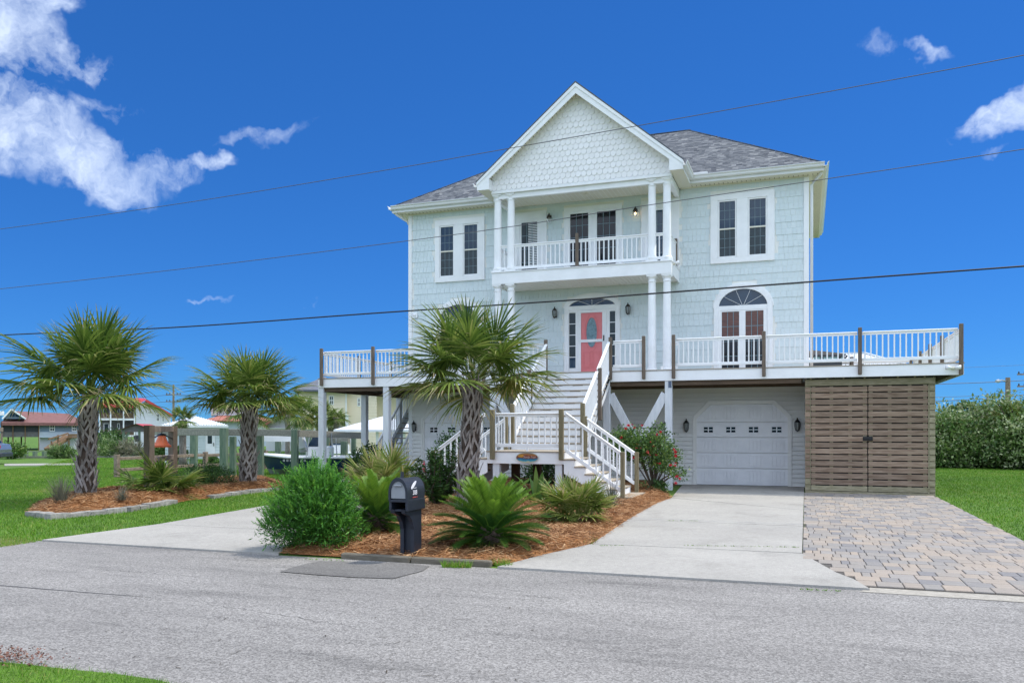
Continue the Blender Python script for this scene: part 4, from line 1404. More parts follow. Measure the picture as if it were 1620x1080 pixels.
def jar_light(u, v, label, lit):
    p = U(u, v, Y=FY)
    t = thing("wall_light", label, "wall light", (p.x, FY, p.z))
    cx, cy, cz = p.x, FY - .15, p.z
    b = MB(); b.tube([(cx, FY - .03, cz + .10), (cx, FY - .1, cz + .22), (cx, cy, cz + .20), (cx, cy, cz + .14)], .014, 6); b.box((cx - .05, FY - .045, cz + .04), (cx + .05, FY - .026, cz + .16), .006)
    b.build("bracket", MT['bronze'], t)
    c = MB(); c.lathe([(.015, .17), (.045, .15), (.085, .06), (.075, .05)], (cx, cy, cz), 12); c.build("cap", MT['bronze'], t, smooth=True)
    g = MB(); g.lathe([(.06, .055), (.09, 0), (.085, -.06), (.045, -.105)], (cx, cy, cz), 12)
    gl = bpy.data.materials.new("clear_lamp_glass"); gl.use_nodes = True
    pn = gl.node_tree.nodes["Principled BSDF"]; pn.inputs["Transmission Weight"].default_value = .9; pn.inputs["Roughness"].default_value = .05; pn.inputs["Base Color"].default_value = (.9, .88, .85, 1)
    g.build("glass_shade", gl, t, smooth=True)
    e = MB(); e.lathe([(.012, .05), (.03, .0), (.03, -.03), (.01, -.055)], (cx, cy, cz), 10)
    e.build("bulb", material("warm_bulb", (1, .8, .5), .4, 0, emit=((1, .62, .25), 9.0)) if lit else material("unlit_bulb", (.85, .85, .82), .2, .02), t, smooth=True)


jar_light(870.5, 349, "unlit round glass wall light beside the left balcony door", False)
jar_light(1006.5, 339, "glowing warm round glass wall light between balcony doors", True)
carriage_light(879, 498, FY - .026, "bronze lantern on green shingles to the left of coral door")
carriage_light(994.5, 492, FY - .026, "bronze lantern on green shingles to the right of coral door")
carriage_light(657, 677, FY - .02, "black coach lantern left of the palm beside left garage door", 'black', .44)
carriage_light(1086.5, 676, FY - .02, "black coach lantern between white deck post and right garage door", 'black', .44)
carriage_light(1261.5, 675, FY - .02, "black coach lantern between right garage door and slatted gate", 'black', .44)
p = U(657, 499, Y=FY)
b = MB(); b.box((p.x - .1, FY - .06, p.z - .1), (p.x + .1, FY - .02, p.z + .1), .01); b.lathe([(.06, -.0), (.05, .02)], (p.x, FY - .07, p.z), 10)
b.build("wall_vent", MT['white'], house)


def floodlight(p, label, face):
    t = thing("floodlight", label, "security light", p)
    x, y, z = p
    b = MB(); b.lathe([(.05, -.02), (.05, .02)], (x, y, z), 10); b.box((x - .05, y - .02, z - .04), (x + .05, y + .02, z + .04), .01); b.build("base", MT['soffit'], t)
    for s in (-1, 1):
        h = MB(); h.tube([(x + s * .04, y - .03, z), (x + s * .09, y - .06, z + .015), (x + s * .16, y - .10, z + .01)], [.02, .045, .06], 10); h.build("lamp_head", MT['white_rail'], t, smooth=True)


floodlight(tuple(U(1507.5, 582, Y=23.45)), "white twin floodlight under the right end of deck railing", None)
floodlight((GX1 + .02, GY + .35, BZ - .02), "white floodlight on the right corner of upper balcony", None)

# ------------------------------------------------------------------ raised deck
DY = 23.5
DX0, DX1 = -15.19, 3.77
DB = 34.2
SX0, SX1 = -7.30, -5.36            # main stair flight
deck = thing("raised_deck", "white raised deck wrapping the house with brown rail posts", "deck", (-6, DY, 0))
b = MB()
fz0, fz1 = DZ - .29, DZ - .0
b.box((DX0, DY, fz0), (SX0 - .001, DY + .04, fz1), .005); b.box((SX0, DY, fz0 + .12), (SX1, DY + .04, fz1), .005); b.box((SX1 + .001, DY, fz0), (DX1, DY + .04, fz1), .005)
b.box((DX1 - .04, DY + .041, fz0), (DX1, DB, fz1), .005); b.box((DX0, DY + .041, fz0), (DX0 + .04, DB, fz1), .005)
b.build("fascia", MT['white'], deck)
b = MB()
y = DY - .02
while y < FY - .1:
    b.box((DX0 - .015, y, DZ + .001), (DX1 + .015, min(y + .137, FY - .075), DZ + .026), .003); y += .142
while y < DB:
    b.box((HX1 + .05, y, DZ + .001), (DX1 + .015, y + .137, DZ + .026)); b.box((DX0 - .015, y, DZ + .001), (HX0 - .06, y + .137, DZ + .026)); y += .142
b.build("deck_board", MT['tread'], deck, kind="stuff")
b = MB()
x = DX0 + .3
while x < DX1 - .1:
    hy = FY - .07 if HX0 - .1 < x < HX1 + .08 else DB - .1
    b.box((x, DY + .041, fz0 + .02), (x + .045, hy, DZ - .001)); x += .41
b.build("joist", MT['wood_dark'], deck, kind="stuff")
b = MB()
b.box((DX0 + .05, DY + .08, fz0 - .13), (-.12, DY + .17, fz0 + .015), .005)
b.box((HX0, FY - .10, fz0 - .10), (HX1, FY - .06, fz0 + .015), .005)
b.box((DX0 + .1, DY + .2, fz0 - .13), (DX0 + .2, DB - .2, fz0 + .015), .005)
b.build("beam", MT['wood_dark'], deck)


def wpost(x, y, z0, z1, w=.19, mat='white_wood', name="post", parent=None):
    b = MB(); b.box((x - w / 2, y - w / 2, z0), (x + w / 2, y + w / 2, z1), .008)
    return b.build(name, MT[mat], parent or deck)


px0 = lambda u: U(u, 650, Y=DY + .1).x
for u in (509.5, 612, 781, 960, 1058): wpost(px0(u), DY + .12, 0, fz0 - .0, .20, name="support_post")
wpost(DX0 + .2, 26.2, 0, fz0 - .13, .2, name="support_post"); wpost(DX0 + .2, 28.9, 0, fz0 - .13, .2, name="support_post"); wpost(DX0 + .2, 31.6, 0, fz0 - .13, .2, name="support_post")
wpost(DX1 - .4, 28.5, 0, fz0, .2, name="support_post"); wpost(DX1 - .4, 32.5, 0, fz0, .2, name="support_post")
b = MB(); b.box((HX0 - .45, 27.1, 0), (HX0 - .12, 27.45, 3.1), .004); b.build("pier", material("dark_brick_pier", (.05, .032, .022), .9, .5, 14, bump=.6, col2=(.14, .075, .045)), house)
pm = .5 * (px0(960) + px0(1058))
pj = px0(781)
for (a, c) in (((px0(960) + .1, 2.75), (pm - .02, 1.30)), ((px0(1058) - .1, 2.75), (pm + .02, 1.30)), ((pj + .1, 2.75), (pj + .95, 1.3)), ((pj + 1.7, 2.75), (pj + 1.0, 1.55))):
    b = MB(); b.beam((a[0], DY + .12, a[1]), (c[0], DY + .12, c[1]), .09, .24, .006); b.build("knee_brace", MT['white_wood'], deck)
b = MB(); p = px0(1058); b.box((p + .0, DY + .015, fz0 - .20), (p + .09, DY + .02, fz0 - .01)); b.build("bracket_plate", material("zinc_plate", (.12, .15, .22), .4, .2, 20, metal=.6), deck)


def rpost(x, y, zb, zt, mat='wood_post', parent=None, w=.095, y_out=True):
    b = MB(); b.box((x - w / 2, y - w / 2, zb), (x + w / 2, y + w / 2, zt), .010)
    return b.build("rail_post", MT[mat], parent or deck)


RYD = DY + .045
FPY = DY - .05
pu = lambda u: U(u, 560, Y=FPY).x
TOPZ = DZ + 1.0
# front rail: posts bolted on the fascia
fl = [pu(508.5), pu(590), -9.3, SX0]
for x in fl: rpost(x, FPY, fz0 + .06, TOPZ)
fr = [SX1 + .02, pu(1018.3), pu(1065.5), pu(1208.5), pu(1360.5), pu(1523.5) - .04]
for x in fr: rpost(x, FPY, fz0 + .06 if x < 3 else fz0 - .0, TOPZ)
for a, c in zip(fl[:-1], fl[1:]): railing(deck, (a + .06, RYD, DZ + .02), (c - .06, RYD, DZ + .02))
for i, (a, c) in enumerate(zip(fr[:-1], fr[1:])):
    if i == 1:
        continue
    railing(deck, (a + .06, RYD, DZ + .02), (c - .06, RYD, DZ + .02))
railing(deck, (fr[1] + .62, CY, DZ + .02), (fr[1] + .62 + .2, CY, DZ + .02))
yy = [DY + .05, 26.2, 28.6, 31.0, 33.6]
for a, c in zip(yy[:-1], yy[1:]):
    railing(deck, (DX1 - .04, a + .08, DZ + .02), (DX1 - .04, c - .06, DZ + .02))
    railing(deck, (DX0 + .04, a + .08, DZ + .02), (DX0 + .04, c - .06, DZ + .02))
    rpost(DX1 - .12, c, DZ + .02, TOPZ); rpost(DX0 - .03, c, fz0 + .06, TOPZ)
railing(deck, (DX1 - .1, 33.6, DZ + .02), (HX1 + .2, 33.6, DZ + .02))
for x in (2.0, -.0 + .4): rpost(x, 33.65, fz0 + .06, TOPZ)
b = MB()
for u in (1047, 1139): 
    pt = U(u, 582, Y=RYD); b.box((pt.x - .03, RYD - .02, DZ + .026), (pt.x + .03, RYD + .02, DZ + .13))
b.build("rail_foot", MT['white_rail'], deck)

# rear side stair under the left end of the deck
rs = thing("side_stair", "white side stair climbing under the left end of the deck", "stair", (-14.4, 28, 0))
sa, sc_ = Vector((-14.75, 26.6, .05)), Vector((-14.75, 30.4, 3.3))
for dx in (0, 1.1):
    b = MB(); b.beam(sa + Vector((dx, 0, .05)), sc_ + Vector((dx, 0, .05)), .045, .28); b.build("stringer", MT['white_wood'], rs)
    railing(rs, sa + Vector((dx, 0, .18)), sc_ + Vector((dx, 0, .18)), h=.95, mat='white_rail')
    for t in (0.0, .5): 
        q = sa.lerp(sc_, t); rpost(q.x + dx, q.y, q.z - .05, q.z + 1.15, 'white_wood', rs)
tm = shared_box("tread", 1.06, .27, .04, 'tread')
for i in range(17):
    q = sa.lerp(sc_, (i + .5) / 17); link("tread", tm, rs, (q.x + .55, q.y, q.z + .1))

# ------------------------------------------------------------------ front stair: landing, main flight, two side flights
LY0, LY1 = 18.65, 20.35
LX0, LX1 = SX0, SX1
LZ = 1.20
st = thing("front_stair", "white front stair with a landing that splits to both sides", "stair", ((SX0 + SX1) / 2, 20, 0))


def riser_mesh(w, h, key):
    k = ("riser", round(w, 3), round(h, 3))
    if k not in pieces:
        bb = MB()
        n = max(3, int(w / .28)); z1 = h
        for i in range(n):       # scalloped top leaves dark slots under the tread
            x0, x1 = -w / 2 + w * i / n, -w / 2 + w * (i + 1) / n
            top = z1 if i % 2 == 0 else z1 - .018
            bb.box((x0, -.01, 0), (x1, .01, top))
        pieces[k] = bb.mesh("riser", MT['white'])
    return pieces[k]


NR = 12
rise = (DZ - LZ) / NR
run = (DY - .02 - LY1) / (NR - 1)
W = SX1 - SX0
for i in range(NR):
    y = LY1 + run * i
    z = LZ + rise * i
    if i < NR - 1 or True:
        link("riser", riser_mesh(W - .08, rise - .035, 0), st, ((SX0 + SX1) / 2, y + .02, z + .002))
    if i < NR - 1:
        tb = shared_box("tread", W + .02, run / 2 - .004, .032, 'tread', .004)
        link("tread", tb, st, ((SX0 + SX1) / 2, y + run * .25 - .015, z + rise - .032)); link("tread", tb, st, ((SX0 + SX1) / 2, y + run * .75 - .015, z + rise - .032))


def saw(x, y0, z0, n, rn, rs_, ax):
    pass


for x in (SX0 + .005, SX1 - .045):
    b = MB()
    pts = []
    for i in range(NR):
        pts += [(x, LY1 + run * i + .03, LZ + rise * i - .035 * (i > 0)), (x, LY1 + run * i + .03, LZ + rise * (i + 1) - .036)]
    pts += [(x, DY - .002, DZ - .036), (x, DY - .002, DZ - .40), (x, LY1 + .04, LZ - .25)]
    b.prism(pts, (.04, 0, 0)); b.build("stringer", MT['white'], st)
# landing
b = MB()
b.box((LX0, LY0, LZ - .30), (LX1, LY0 + .04, LZ - .026), .004); b.box((LX0, LY0 + .041, LZ - .30), (LX0 + .04, LY1, LZ - .026)); b.box((LX1 - .04, LY0 + .041, LZ - .30), (LX1, LY1, LZ - .026)); b.box((LX0, LY1 - .04, LZ - .3), (LX1, LY1 + .02, LZ - .026))
b.build("landing_fascia", MT['white'], st)
y = LY0 - .02
while y < LY1 - .02:
    link("landing_board", shared_box("landing_board", LX1 - LX0 + .03, min(.137, LY1 - y), .026, 'tread', .004), st, ((LX0 + LX1) / 2, y + min(.137, LY1 - y) / 2, LZ - .025)); y += .142
for u, yy_, w, mat in ((786.5, LY0 + .12, .17, 'white_wood'), (893 - 8, LY0 + .12, .17, 'white_wood')):
    x = U(u, 745, Y=yy_).x; wpost(x, yy_, 0, LZ - .03, w, mat, "landing_post", st)
for u in (816, 850):
    x = U(u, 745, Y=LY1).x; wpost(x, LY1, 0, LZ - .03, .19, 'wood_dark', "landing_post", st)
# side flights, left and right
SR = 7
srise = LZ / SR
srun = .25
for s in (1, -1):
    xe = LX1 if s > 0 else LX0
    ym = (LY0 + LY1) / 2; Wd = LY1 - LY0 - .12
    y0_, y1_ = LY0 + .0, LY1 - .12
    ym = (y0_ + y1_) / 2; Wd = y1_ - y0_
    for i in range(SR - 1):
        z = LZ - srise * (i + 1)
        xc = xe + s * srun * (i + .5)
        last = i == SR - 2
        wtr = srun + .03 + (.10 if last else 0)
        link("tread", shared_box("tread", wtr, Wd + .04, .032, 'tread', .004), st, (xc + s * (.015 + (.05 if last else 0)), ym, z - .032))
        link("riser", riser_mesh(Wd - .06, srise - .036, 1), st, (xe + s * (srun * i + .008), ym, z + .001), rot=(0, 0, R(90)))
    xl = xe + s * (srun * (SR - 1) + .1)
    link("riser", riser_mesh(Wd - .02, srise - .036, 1), st, (xl, ym, .001), rot=(0, 0, R(90)))
    for yq in (y0_ - .0, y1_ - .04):
        b = MB()
        pts = []
        for i in range(SR - 1):
            z = LZ - srise * (i + 1)
            pts += [(xe + s * (srun * i + .0), yq, z - .034), (xe + s * (srun * (i + 1) + .0), yq, z - .034)]
        pts += [(xl - s * .02, yq, srise - .036), (xl - s * .02, yq, .0), (xl - s * .32, yq, 0), (xe + s * .0, yq, LZ - .52)]
        b.prism(pts, (0, .04, 0)); b.build("stringer", MT['white'], st)
    # rails of the flight
    for yq in (y0_ - .03, y1_ + .03):
        xa, xb = xe + s * .10, xe + s * (srun * (SR - 2) + .16)
        za, zb = LZ - .02, LZ - .02 - (xb - xa) * s * srise / srun
        hh = .93 if yq < ym else .82
        xs0 = xe + s * (.05 if yq < ym else .14)
        railing(st, (xs0, yq, LZ + (.0)), (xb - s * .05, yq, LZ - abs(xb - s * .05 - xs0) * .70), h=hh, zlow=.0, spacing=.15)
        topz = LZ - abs(xb - xs0) * .70 + hh + .03
        rpost(xb, yq - (.02 if yq < ym else -.0), -.05 if yq < ym else srise - .02, topz, 'wood_green', st)
        if yq > ym: rpost(xe + s * .10, yq, LZ - .35, LZ + .86, 'wood_green', st)
# landing front rail and posts
xl0, xl1 = U(779, 690, Y=LY0 - .05).x, U(888, 690, Y=LY0 - .05).x
for x in (xl0, xl1): rpost(x, LY0 - .052, LZ - .20, LZ + 1.0, 'wood_green', st, .105)
railing(st, (xl0 + .06, LY0 + .02, LZ), (xl1 - .06, LY0 + .02, LZ), h=.92, spacing=.135)
b = MB(); b.box(((xl0 + xl1) / 2 - .02, LY0, LZ), ((xl0 + xl1) / 2 + .02, LY0 + .04, LZ + .12)); b.build("rail_foot", MT['white_rail'], st)
# main flight rails
for x, inner in ((SX0 + .02, 1), (SX1 - .02, -1)):
    P = Vector((x, LY1 + .12, LZ + .20)); Q = Vector((x, DY - .02, DZ - .02))
    mid = P.lerp(Q, .52)
    for a, c in ((P, mid), (mid, Q)):
        d = (c - a).normalized()
        railing(st, a + d * .06, c - d * .06, h=.93, zlow=.0, spacing=.125)
    rpost(x + inner * -.005, P.y - .03, LZ - .3, P.z + 1.0, 'wood_green', st, .105)
    rpost(x + inner * -.07, mid.y, mid.z - .45, mid.z + .98, 'wood_post', st)
# painted oval sign hanging on the landing fascia
sp = U(834.5, 723.5, Y=LY0)
m = bpy.data.materials.new("painted_beach_scene"); m.use_nodes = True
t = m.node_tree; pn = t.nodes["Principled BSDF"]; pn.inputs["Roughness"].default_value = .4
tcn = t.nodes.new("ShaderNodeTexCoord"); sx = t.nodes.new("ShaderNodeSeparateXYZ"); t.links.new(tcn.outputs["Object"], sx.inputs[0])
nz = t.nodes.new("ShaderNodeTexNoise"); nz.inputs["Scale"].default_value = 9; t.links.new(tcn.outputs["Object"], nz.inputs["Vector"])
ad = t.nodes.new("ShaderNodeMath"); ad.operation = 'MULTIPLY_ADD'; ad.inputs[1].default_value = .10; t.links.new(nz.outputs["Fac"], ad.inputs[0]); t.links.new(sx.outputs[2], ad.inputs[2])
mr = t.nodes.new("ShaderNodeMapRange"); mr.inputs[1].default_value = -.10; mr.inputs[2].default_value = .20; t.links.new(ad.outputs[0], mr.inputs[0])
cr_ = t.nodes.new("ShaderNodeValToRGB")
els = [(0, (.48, .43, .27)), (.18, (.46, .42, .25)), (.24, (.03, .26, .36)), (.42, (.015, .12, .22)), (.46, (.17, .035, .02)), (.66, (.22, .05, .02)), (.74, (.42, .17, .03)), (.84, (.22, .19, .15)), (1, (.15, .2, .24))]
while len(cr_.color_ramp.elements) < len(els): cr_.color_ramp.elements.new(.5)
for e, (a, c) in zip(cr_.color_ramp.elements, els): e.position = a; e.color = (*c, 1)
t.links.new(mr.outputs[0], cr_.inputs[0]); t.links.new(cr_.outputs[0], pn.inputs["Base Color"])
sign = thing("oval_sign", "oval painted beach scene sign on the white stair landing fascia", "sign", tuple(sp))
ea, eb = .275, .118
b = MB(); b.prism([(sp.x + ea * math.cos(2 * math.pi * i / 32), LY0 - .026, sp.z + eb * math.sin(2 * math.pi * i / 32)) for i in range(32)], (0, .022, 0)); b.build("sign_board", m, sign)
b = MB()
for i in range(32):
    a, c = 2 * math.pi * i / 32, 2 * math.pi * (i + 1) / 32
    b.beam((sp.x + ea * math.cos(a), LY0 - .024, sp.z + eb * math.sin(a)), (sp.x + ea * math.cos(c), LY0 - .024, sp.z + eb * math.sin(c)), .012, .026, up=(0, 1, 0))
b.build("sign_rim", material("cream_rim", (.45, .43, .34), .5), sign)
b = MB(); b.prism([(sp.x - .16 + .075 * math.cos(2 * math.pi * i / 14), LY0 - .029, sp.z + .045 + .04 * math.sin(2 * math.pi * i / 14)) for i in range(14)], (0, .002, 0)); b.build("painted_sun", material("orange_print", (.55, .25, .03), .5), sign)


def text(parent, s, loc, size, mat, rot, name="lettering", shear=0.0):
    c = bpy.data.curves.new(name, 'FONT'); c.body = s; c.size = size; c.align_x = 'CENTER'; c.align_y = 'CENTER'; c.extrude = .001; c.shear = shear
    c.materials.append(mat)
    tmp = bpy.data.objects.new(name, c); COL.objects.link(tmp)
    me = bpy.data.meshes.new_from_object(tmp.evaluated_get(bpy.context.evaluated_depsgraph_get()))
    COL.objects.unlink(tmp); bpy.data.objects.remove(tmp); me.name = name
    if not me.materials: me.materials.append(mat)
    o = bpy.data.objects.new(name, me); COL.objects.link(o); o.parent = parent
    o.location = Vector(loc) - off_of(parent); o.rotation_euler = rot
    return o


text(sign, "Sandy Trail", (sp.x + .055, LY0 - .0295, sp.z + .012), .068, material("cream_print", (.62, .5, .42), .5), (R(90), 0, 0), shear=.3)

# ------------------------------------------------------------------ slatted storage enclosure under the deck
EY = 23.72
SH0, SH1 = U(1273.6, 700, Y=EY).x, U(1479.8, 700, Y=EY).x
enc = thing("storage_enclosure", "brown slatted timber storage enclosure with double gate under the deck", "storage shed", ((SH0 + SH1) / 2, EY, 0))
ez = lambda v: U(1375, v, Y=EY).z
zb0, zb1 = .075, ez(609.5)
hz = ez(598.5)
NB = 17
bh = (zb1 - zb0) / NB
X = lambda u: U(u, 690, Y=EY).x
dl0, dl1, dr0, dr1 = X(1283.2), X(1372.3), X(1373.6), X(1468.3)
f0, f1, g0_, g1_ = SH0, X(1281.8), X(1470.6), SH1


def slat_mesh(w, k, mat='slat'):
    kk = ("slat", round(w, 3), k, mat)
    if kk not in pieces:
        bb = MB(); bb.box((-w / 2, 0, .006), (w / 2, .025, bh - .024), .004)
        pieces[kk] = bb.mesh("slat", MT[mat])
    return pieces[kk]


for nm, a, c in (("gate", dl0, dl1), ("gate", dr0, dr1)):
    fb = MB()
    for q in (a + .02, (a * 2 + c) / 3, (a + 2 * c) / 3, c - .11): fb.box((q, EY + .028, zb0), (q + .09, EY + .07, zb1), .004)
    gt = fb.build(nm, MT['slat_end'], enc)
    for j in range(NB):
        mt = 'slat_end' if j == 0 else 'slat'
        link("slat", slat_mesh(c - a, 0, mt), gt, ((a + c) / 2 + random.gauss(0, .002), EY + random.gauss(0, .002), zb0 + bh * j), rot=(random.gauss(0, .01), random.gauss(0, .0012), 0))
for a, c in ((f0, f1), (g0_, g1_)):
    b = MB(); b.box((a, EY + .03, .02), (c, EY + .12, zb1 + .1)); fp = b.build("gate_post", MT['slat_end'], enc)
    for j in range(NB + (1 if a == g0_ else 0)):
        link("slat", slat_mesh(c - a, 1, 'slat_end' if (a != f0 or j < 2) else 'slat'), fp, ((a + c) / 2, EY, zb0 + bh * j))
b = MB(); b.box((f1 + .004, EY - .004, .02), (dl0 - .006, EY + .03, zb1)); b.box((dr1 + .006, EY - .004, .02), (g0_ - .004, EY + .03, zb1)); b.build("gate_jamb", MT['slat_end'], enc)
b = MB(); b.box((SH0, EY - .012, zb1 + .012), (SH1, EY + .03, hz), .005); b.build("header_board", MT['slat_end'], enc)
b = MB(); b.box((SH0 + .01, EY - .006, .0), (SH1, EY + .05, zb0 - .008), .004); b.build("sill_board", MT['slat_end'], enc)
b = MB()
x = SH0 + .28
for u in (1283, 1309, 1334.5, 1368, 1394.5, 1420.5, 1447.5, 1463):
    xx = X(u); b.box((xx - .02, EY + .0, hz - .01), (xx + .02, EY + .05, fz0 + .02))
b.build("joist_block", MT['slat_end'], enc)
b = MB(); b.box((SH0 + .04, EY + .15, .01), (SH1 - .04, EY + .17, fz0 - .002)); b.build("gap_shade_panel", MT['black'], enc)  # black sheet added to make the gaps between slats dark as shade
sd = MB()
for j in range(NB): sd.box((SH1 - .03, EY + .13, zb0 + bh * j), (SH1, 26.0, zb0 + bh * j + bh - .02))
sd.build("side_slat", MT['slat'], enc, kind="stuff")
b = MB()
lp = U(1372.8, 693.5, Y=EY)
b.box((lp.x - .12, EY - .03, lp.z - .055), (lp.x + .12, EY - .003, lp.z + .055), .008); b.tube([(lp.x - .1, EY - .045, lp.z), (lp.x + .1, EY - .045, lp.z)], .014, 8); b.box((lp.x + .03, EY - .05, lp.z - .05), (lp.x + .09, EY - .031, lp.z + .05), .006)
b.build("latch", MT['black'], enc)
b = MB(); b.box((SH0 + .01, EY + .2, .01), (SH0 + .03, 26, 3.0)); b.build("side_panel", MT['wood_dark'], enc)

# ------------------------------------------------------------------ vegetation builders
def fan_frond(elev, pet, rad, nl, seed, spread=150, droop=.35, dry=0.0, stiff=1.0, wide=1.0, tone=0.0):
    """costapalmate palm leaf in the X-Z plane, rising at elev degrees from the origin; returns V, F, tint"""
    r = random.Random(seed)
    V, F, T = [], [], []
    e = R(elev)
    pts = [Vector((0, 0, 0))]
    cur = e
    n = 7
    for i in range(n):
        cur -= R(droop * 15 / n) * max(.15, math.cos(cur))
        pts.append(pts[-1] + Vector((math.cos(cur), 0, math.sin(cur))) * pet / n)
    for i in range(n):
        w0, w1 = .022 * (1.25 - .5 * i / n), .022 * (1.25 - .5 * (i + 1) / n)
        d = (pts[i + 1] - pts[i]).normalized(); up = Vector((-d.z, 0, d.x))
        k = len(V)
        for p, w in ((pts[i], w0), (pts[i + 1], w1)):
            V += [p + Vector((0, w, 0)) + up * w * .4, p - Vector((0, w, 0)) + up * w * .4, p - up * w * .6]
        F += [(k, k + 1, k + 4, k + 3), (k + 1, k + 2, k + 5, k + 4), (k + 2, k, k + 3, k + 5)]; T += [.55 + tone] * 3
    h = pts[-1]
    tdir = Vector((math.cos(cur - .12), 0, math.sin(cur - .12)))
    nrm = Vector((-tdir.z, 0, tdir.x))
    side = Vector((0, 1, 0))
    costa = .30 * rad
    for i in range(nl):
        f = (i + .5) / nl * 2 - 1
        a = R(spread) * f
        L = rad * (.62 + .42 * math.cos(a * .62)) * r.uniform(.9, 1.06)
        root = h + tdir * costa * max(0, math.cos(a)) * (1 - abs(f)) + nrm * 0
        d0 = (tdir * math.cos(a) + side * math.sin(a)).normalized()
        fold = nrm * (-.28 * abs(f) + .10 * math.cos(a)) + nrm * r.uniform(-.10, .10)
        d0 = (d0 + fold).normalized()
        sv = d0.cross(nrm).normalized()
        ww = rad * math.radians(spread) * 2 / nl * .21 * wide
        prof = [(0, .3), (.26, 1.0), (.52, .9), (.78, .5), (1.0, .03)]
        hang = droop * r.uniform(.6, 1.5) / stiff
        prev = None
        tn = min(1, max(0, r.gauss(.47, .14) + tone))
        for j, (s, wf) in enumerate(prof):
            z = -hang * L * max(0, s - .30) ** 2 * 1.15
            p = root + d0 * (L * s) + Vector((0, 0, z))
            lift = nrm * ww * wf * .55
            k = len(V); V += [p - sv * ww * wf + lift, p, p + sv * ww * wf + lift]
            if prev is not None:
                F += [(prev, prev + 1, k + 1, k), (prev + 1, prev + 2, k + 2, k + 1)]
                tt = tn
                if j == 4 and r.random() < .35 + dry: tt = r.uniform(.75, 1.0)
                elif j == 3 and r.random() < dry: tt = r.uniform(.7, 1)
                T += [tt, tt]
            prev = k
    return np.array([tuple(v) for v in V]), np.array(F), np.array(T)


FAN = {}
def fan_mesh(elev, k, **kw):
    key = (elev, k, tuple(sorted(kw.items())))
    if key not in FAN:
        V, F, T = fan_frond(elev, seed=hash((elev, k)) % 1000 + k * 31, **kw)
        FAN[key] = np_mesh("frond", V, F, 'palm', T)
    return FAN[key]


def boot_mesh(k):
    key = ("boot", k)
    if key not in pieces:
        rr = random.Random(k)
        b = MB()
        R0 = 1.0
        stub = .13 + .08 * rr.random()
        for s in (-1, 1):
            rows = []
            for j in range(6):
                t = j / 5
                a = s * (.02 + .62 * t ** 1.05)
                z = .02 - .34 * t
                w = .13 * (1.0 - .25 * t); wz = .044 * (1 - .2 * t)
                rad = R0 + .17 * (1 - t) + .06
                rows.append((a, z, w, rad))
            pr = None
            for (a, z, w, rad) in rows:
                da = w / 2
                p1 = (rad * math.cos(a + da * s), rad * math.sin(a + da * s), z + wz)
                p2 = (rad * math.cos(a - da * s), rad * math.sin(a - da * s), z - wz)
                q1 = (p1[0] * .90, p1[1] * .90, p1[2]); q2 = (p2[0] * .90, p2[1] * .90, p2[2])
                n0 = len(b.v); b.v += [p1, p2, q2, q1]
                if pr is not None:
                    for i in range(4): b.f.append((pr + i, pr + (i + 1) % 4, n0 + (i + 1) % 4, n0 + i)); b.t.append(0)
                pr = n0
            b.f.append((pr, pr + 1, pr + 2, pr + 3)); b.t.append(0)
        # stub pointing up and out
        o_ = R0 + .34 + .34 * rr.random(); b.prism([(R0 + .10, -.13, -.05), (R0 + .10, .13, -.05), (o_, .07, stub), (o_ - .03, -.065, stub - .05 * rr.random())], (.09, 0, .03))
        pieces[key] = b.mesh("leaf_boot", MT['boot'])
    return pieces[key]


def fan_palm(base, height, r0, r1, label, crown_r, lean=(0, 0), nf=44, seed=1, boots=True, group=None, emin=-30, top_tilt=0, name="palm_tree"):
    rr = random.Random(seed)
    t = thing(name, label, "palm tree", base, group)
    B = Vector(base)
    axis = lambda z: B + Vector((lean[0] * z / height, lean[1] * z / height, z))
    rad = lambda z: r0 + (r1 - r0) * (z / height)
    b = MB()
    b.tube([axis(-.1)] + [axis(height * i / 10) for i in range(11)], [r0 * 1.05] + [rad(height * i / 10) * (1 + .05 * rr.uniform(-1, 1)) for i in range(11)], 14)
    b.build("trunk", MT['trunk'], t, smooth=True)
    if boots:
        z = .22; ring = 0
        while z < height + .02:
            m = 5
            for k in range(m):
                a = 2 * math.pi * (k + .5 * (ring % 2)) / m + rr.uniform(-.16, .16)
                if rr.random() < .08: continue
                p = axis(z + rr.uniform(-.045, .045)); s = rad(z)
                top = z > height - .45
                link("leaf_boot", boot_mesh(rr.randrange(5)), t, p, rot=(rr.gauss(0, .10), rr.gauss(0, .05), a), scale=(s * rr.uniform(.95, 1.12) * (1.08 if top else 1), s * rr.uniform(.98, 1.05), rr.uniform(.85, 1.05) * (1.15 if top else .92)))
            z += .135; ring += 1
    top = axis(height)
    ga = 2.399963
    elevs = [80, 68, 55, 42, 30, 18, 5, -10, -26, -42]
    for i in range(nf):
        f = i / (nf - 1)
        e = 84 - (84 - emin) * f ** .95
        ek = min(elevs, key=lambda q: abs(q - e))
        a = i * ga + rr.uniform(-.25, .25)
        s = crown_r / 2.0 * rr.uniform(.88, 1.08) * (.82 if ek > 70 else .92 if ek > 50 else 1)
        me = fan_mesh(ek, rr.randrange(3), pet=.95, rad=1.12, nl=46, droop=round(.16 + .30 * f, 1), dry=.05 + .22 * (f > .75), spread=142)
        p = top + Vector((math.cos(a) * r1 * .5, math.sin(a) * r1 * .5, -.16 * f + .06))
        link("frond", me, t, p, rot=(rr.gauss(0, .12), rr.gauss(0, .08), a), scale=s)
    return t


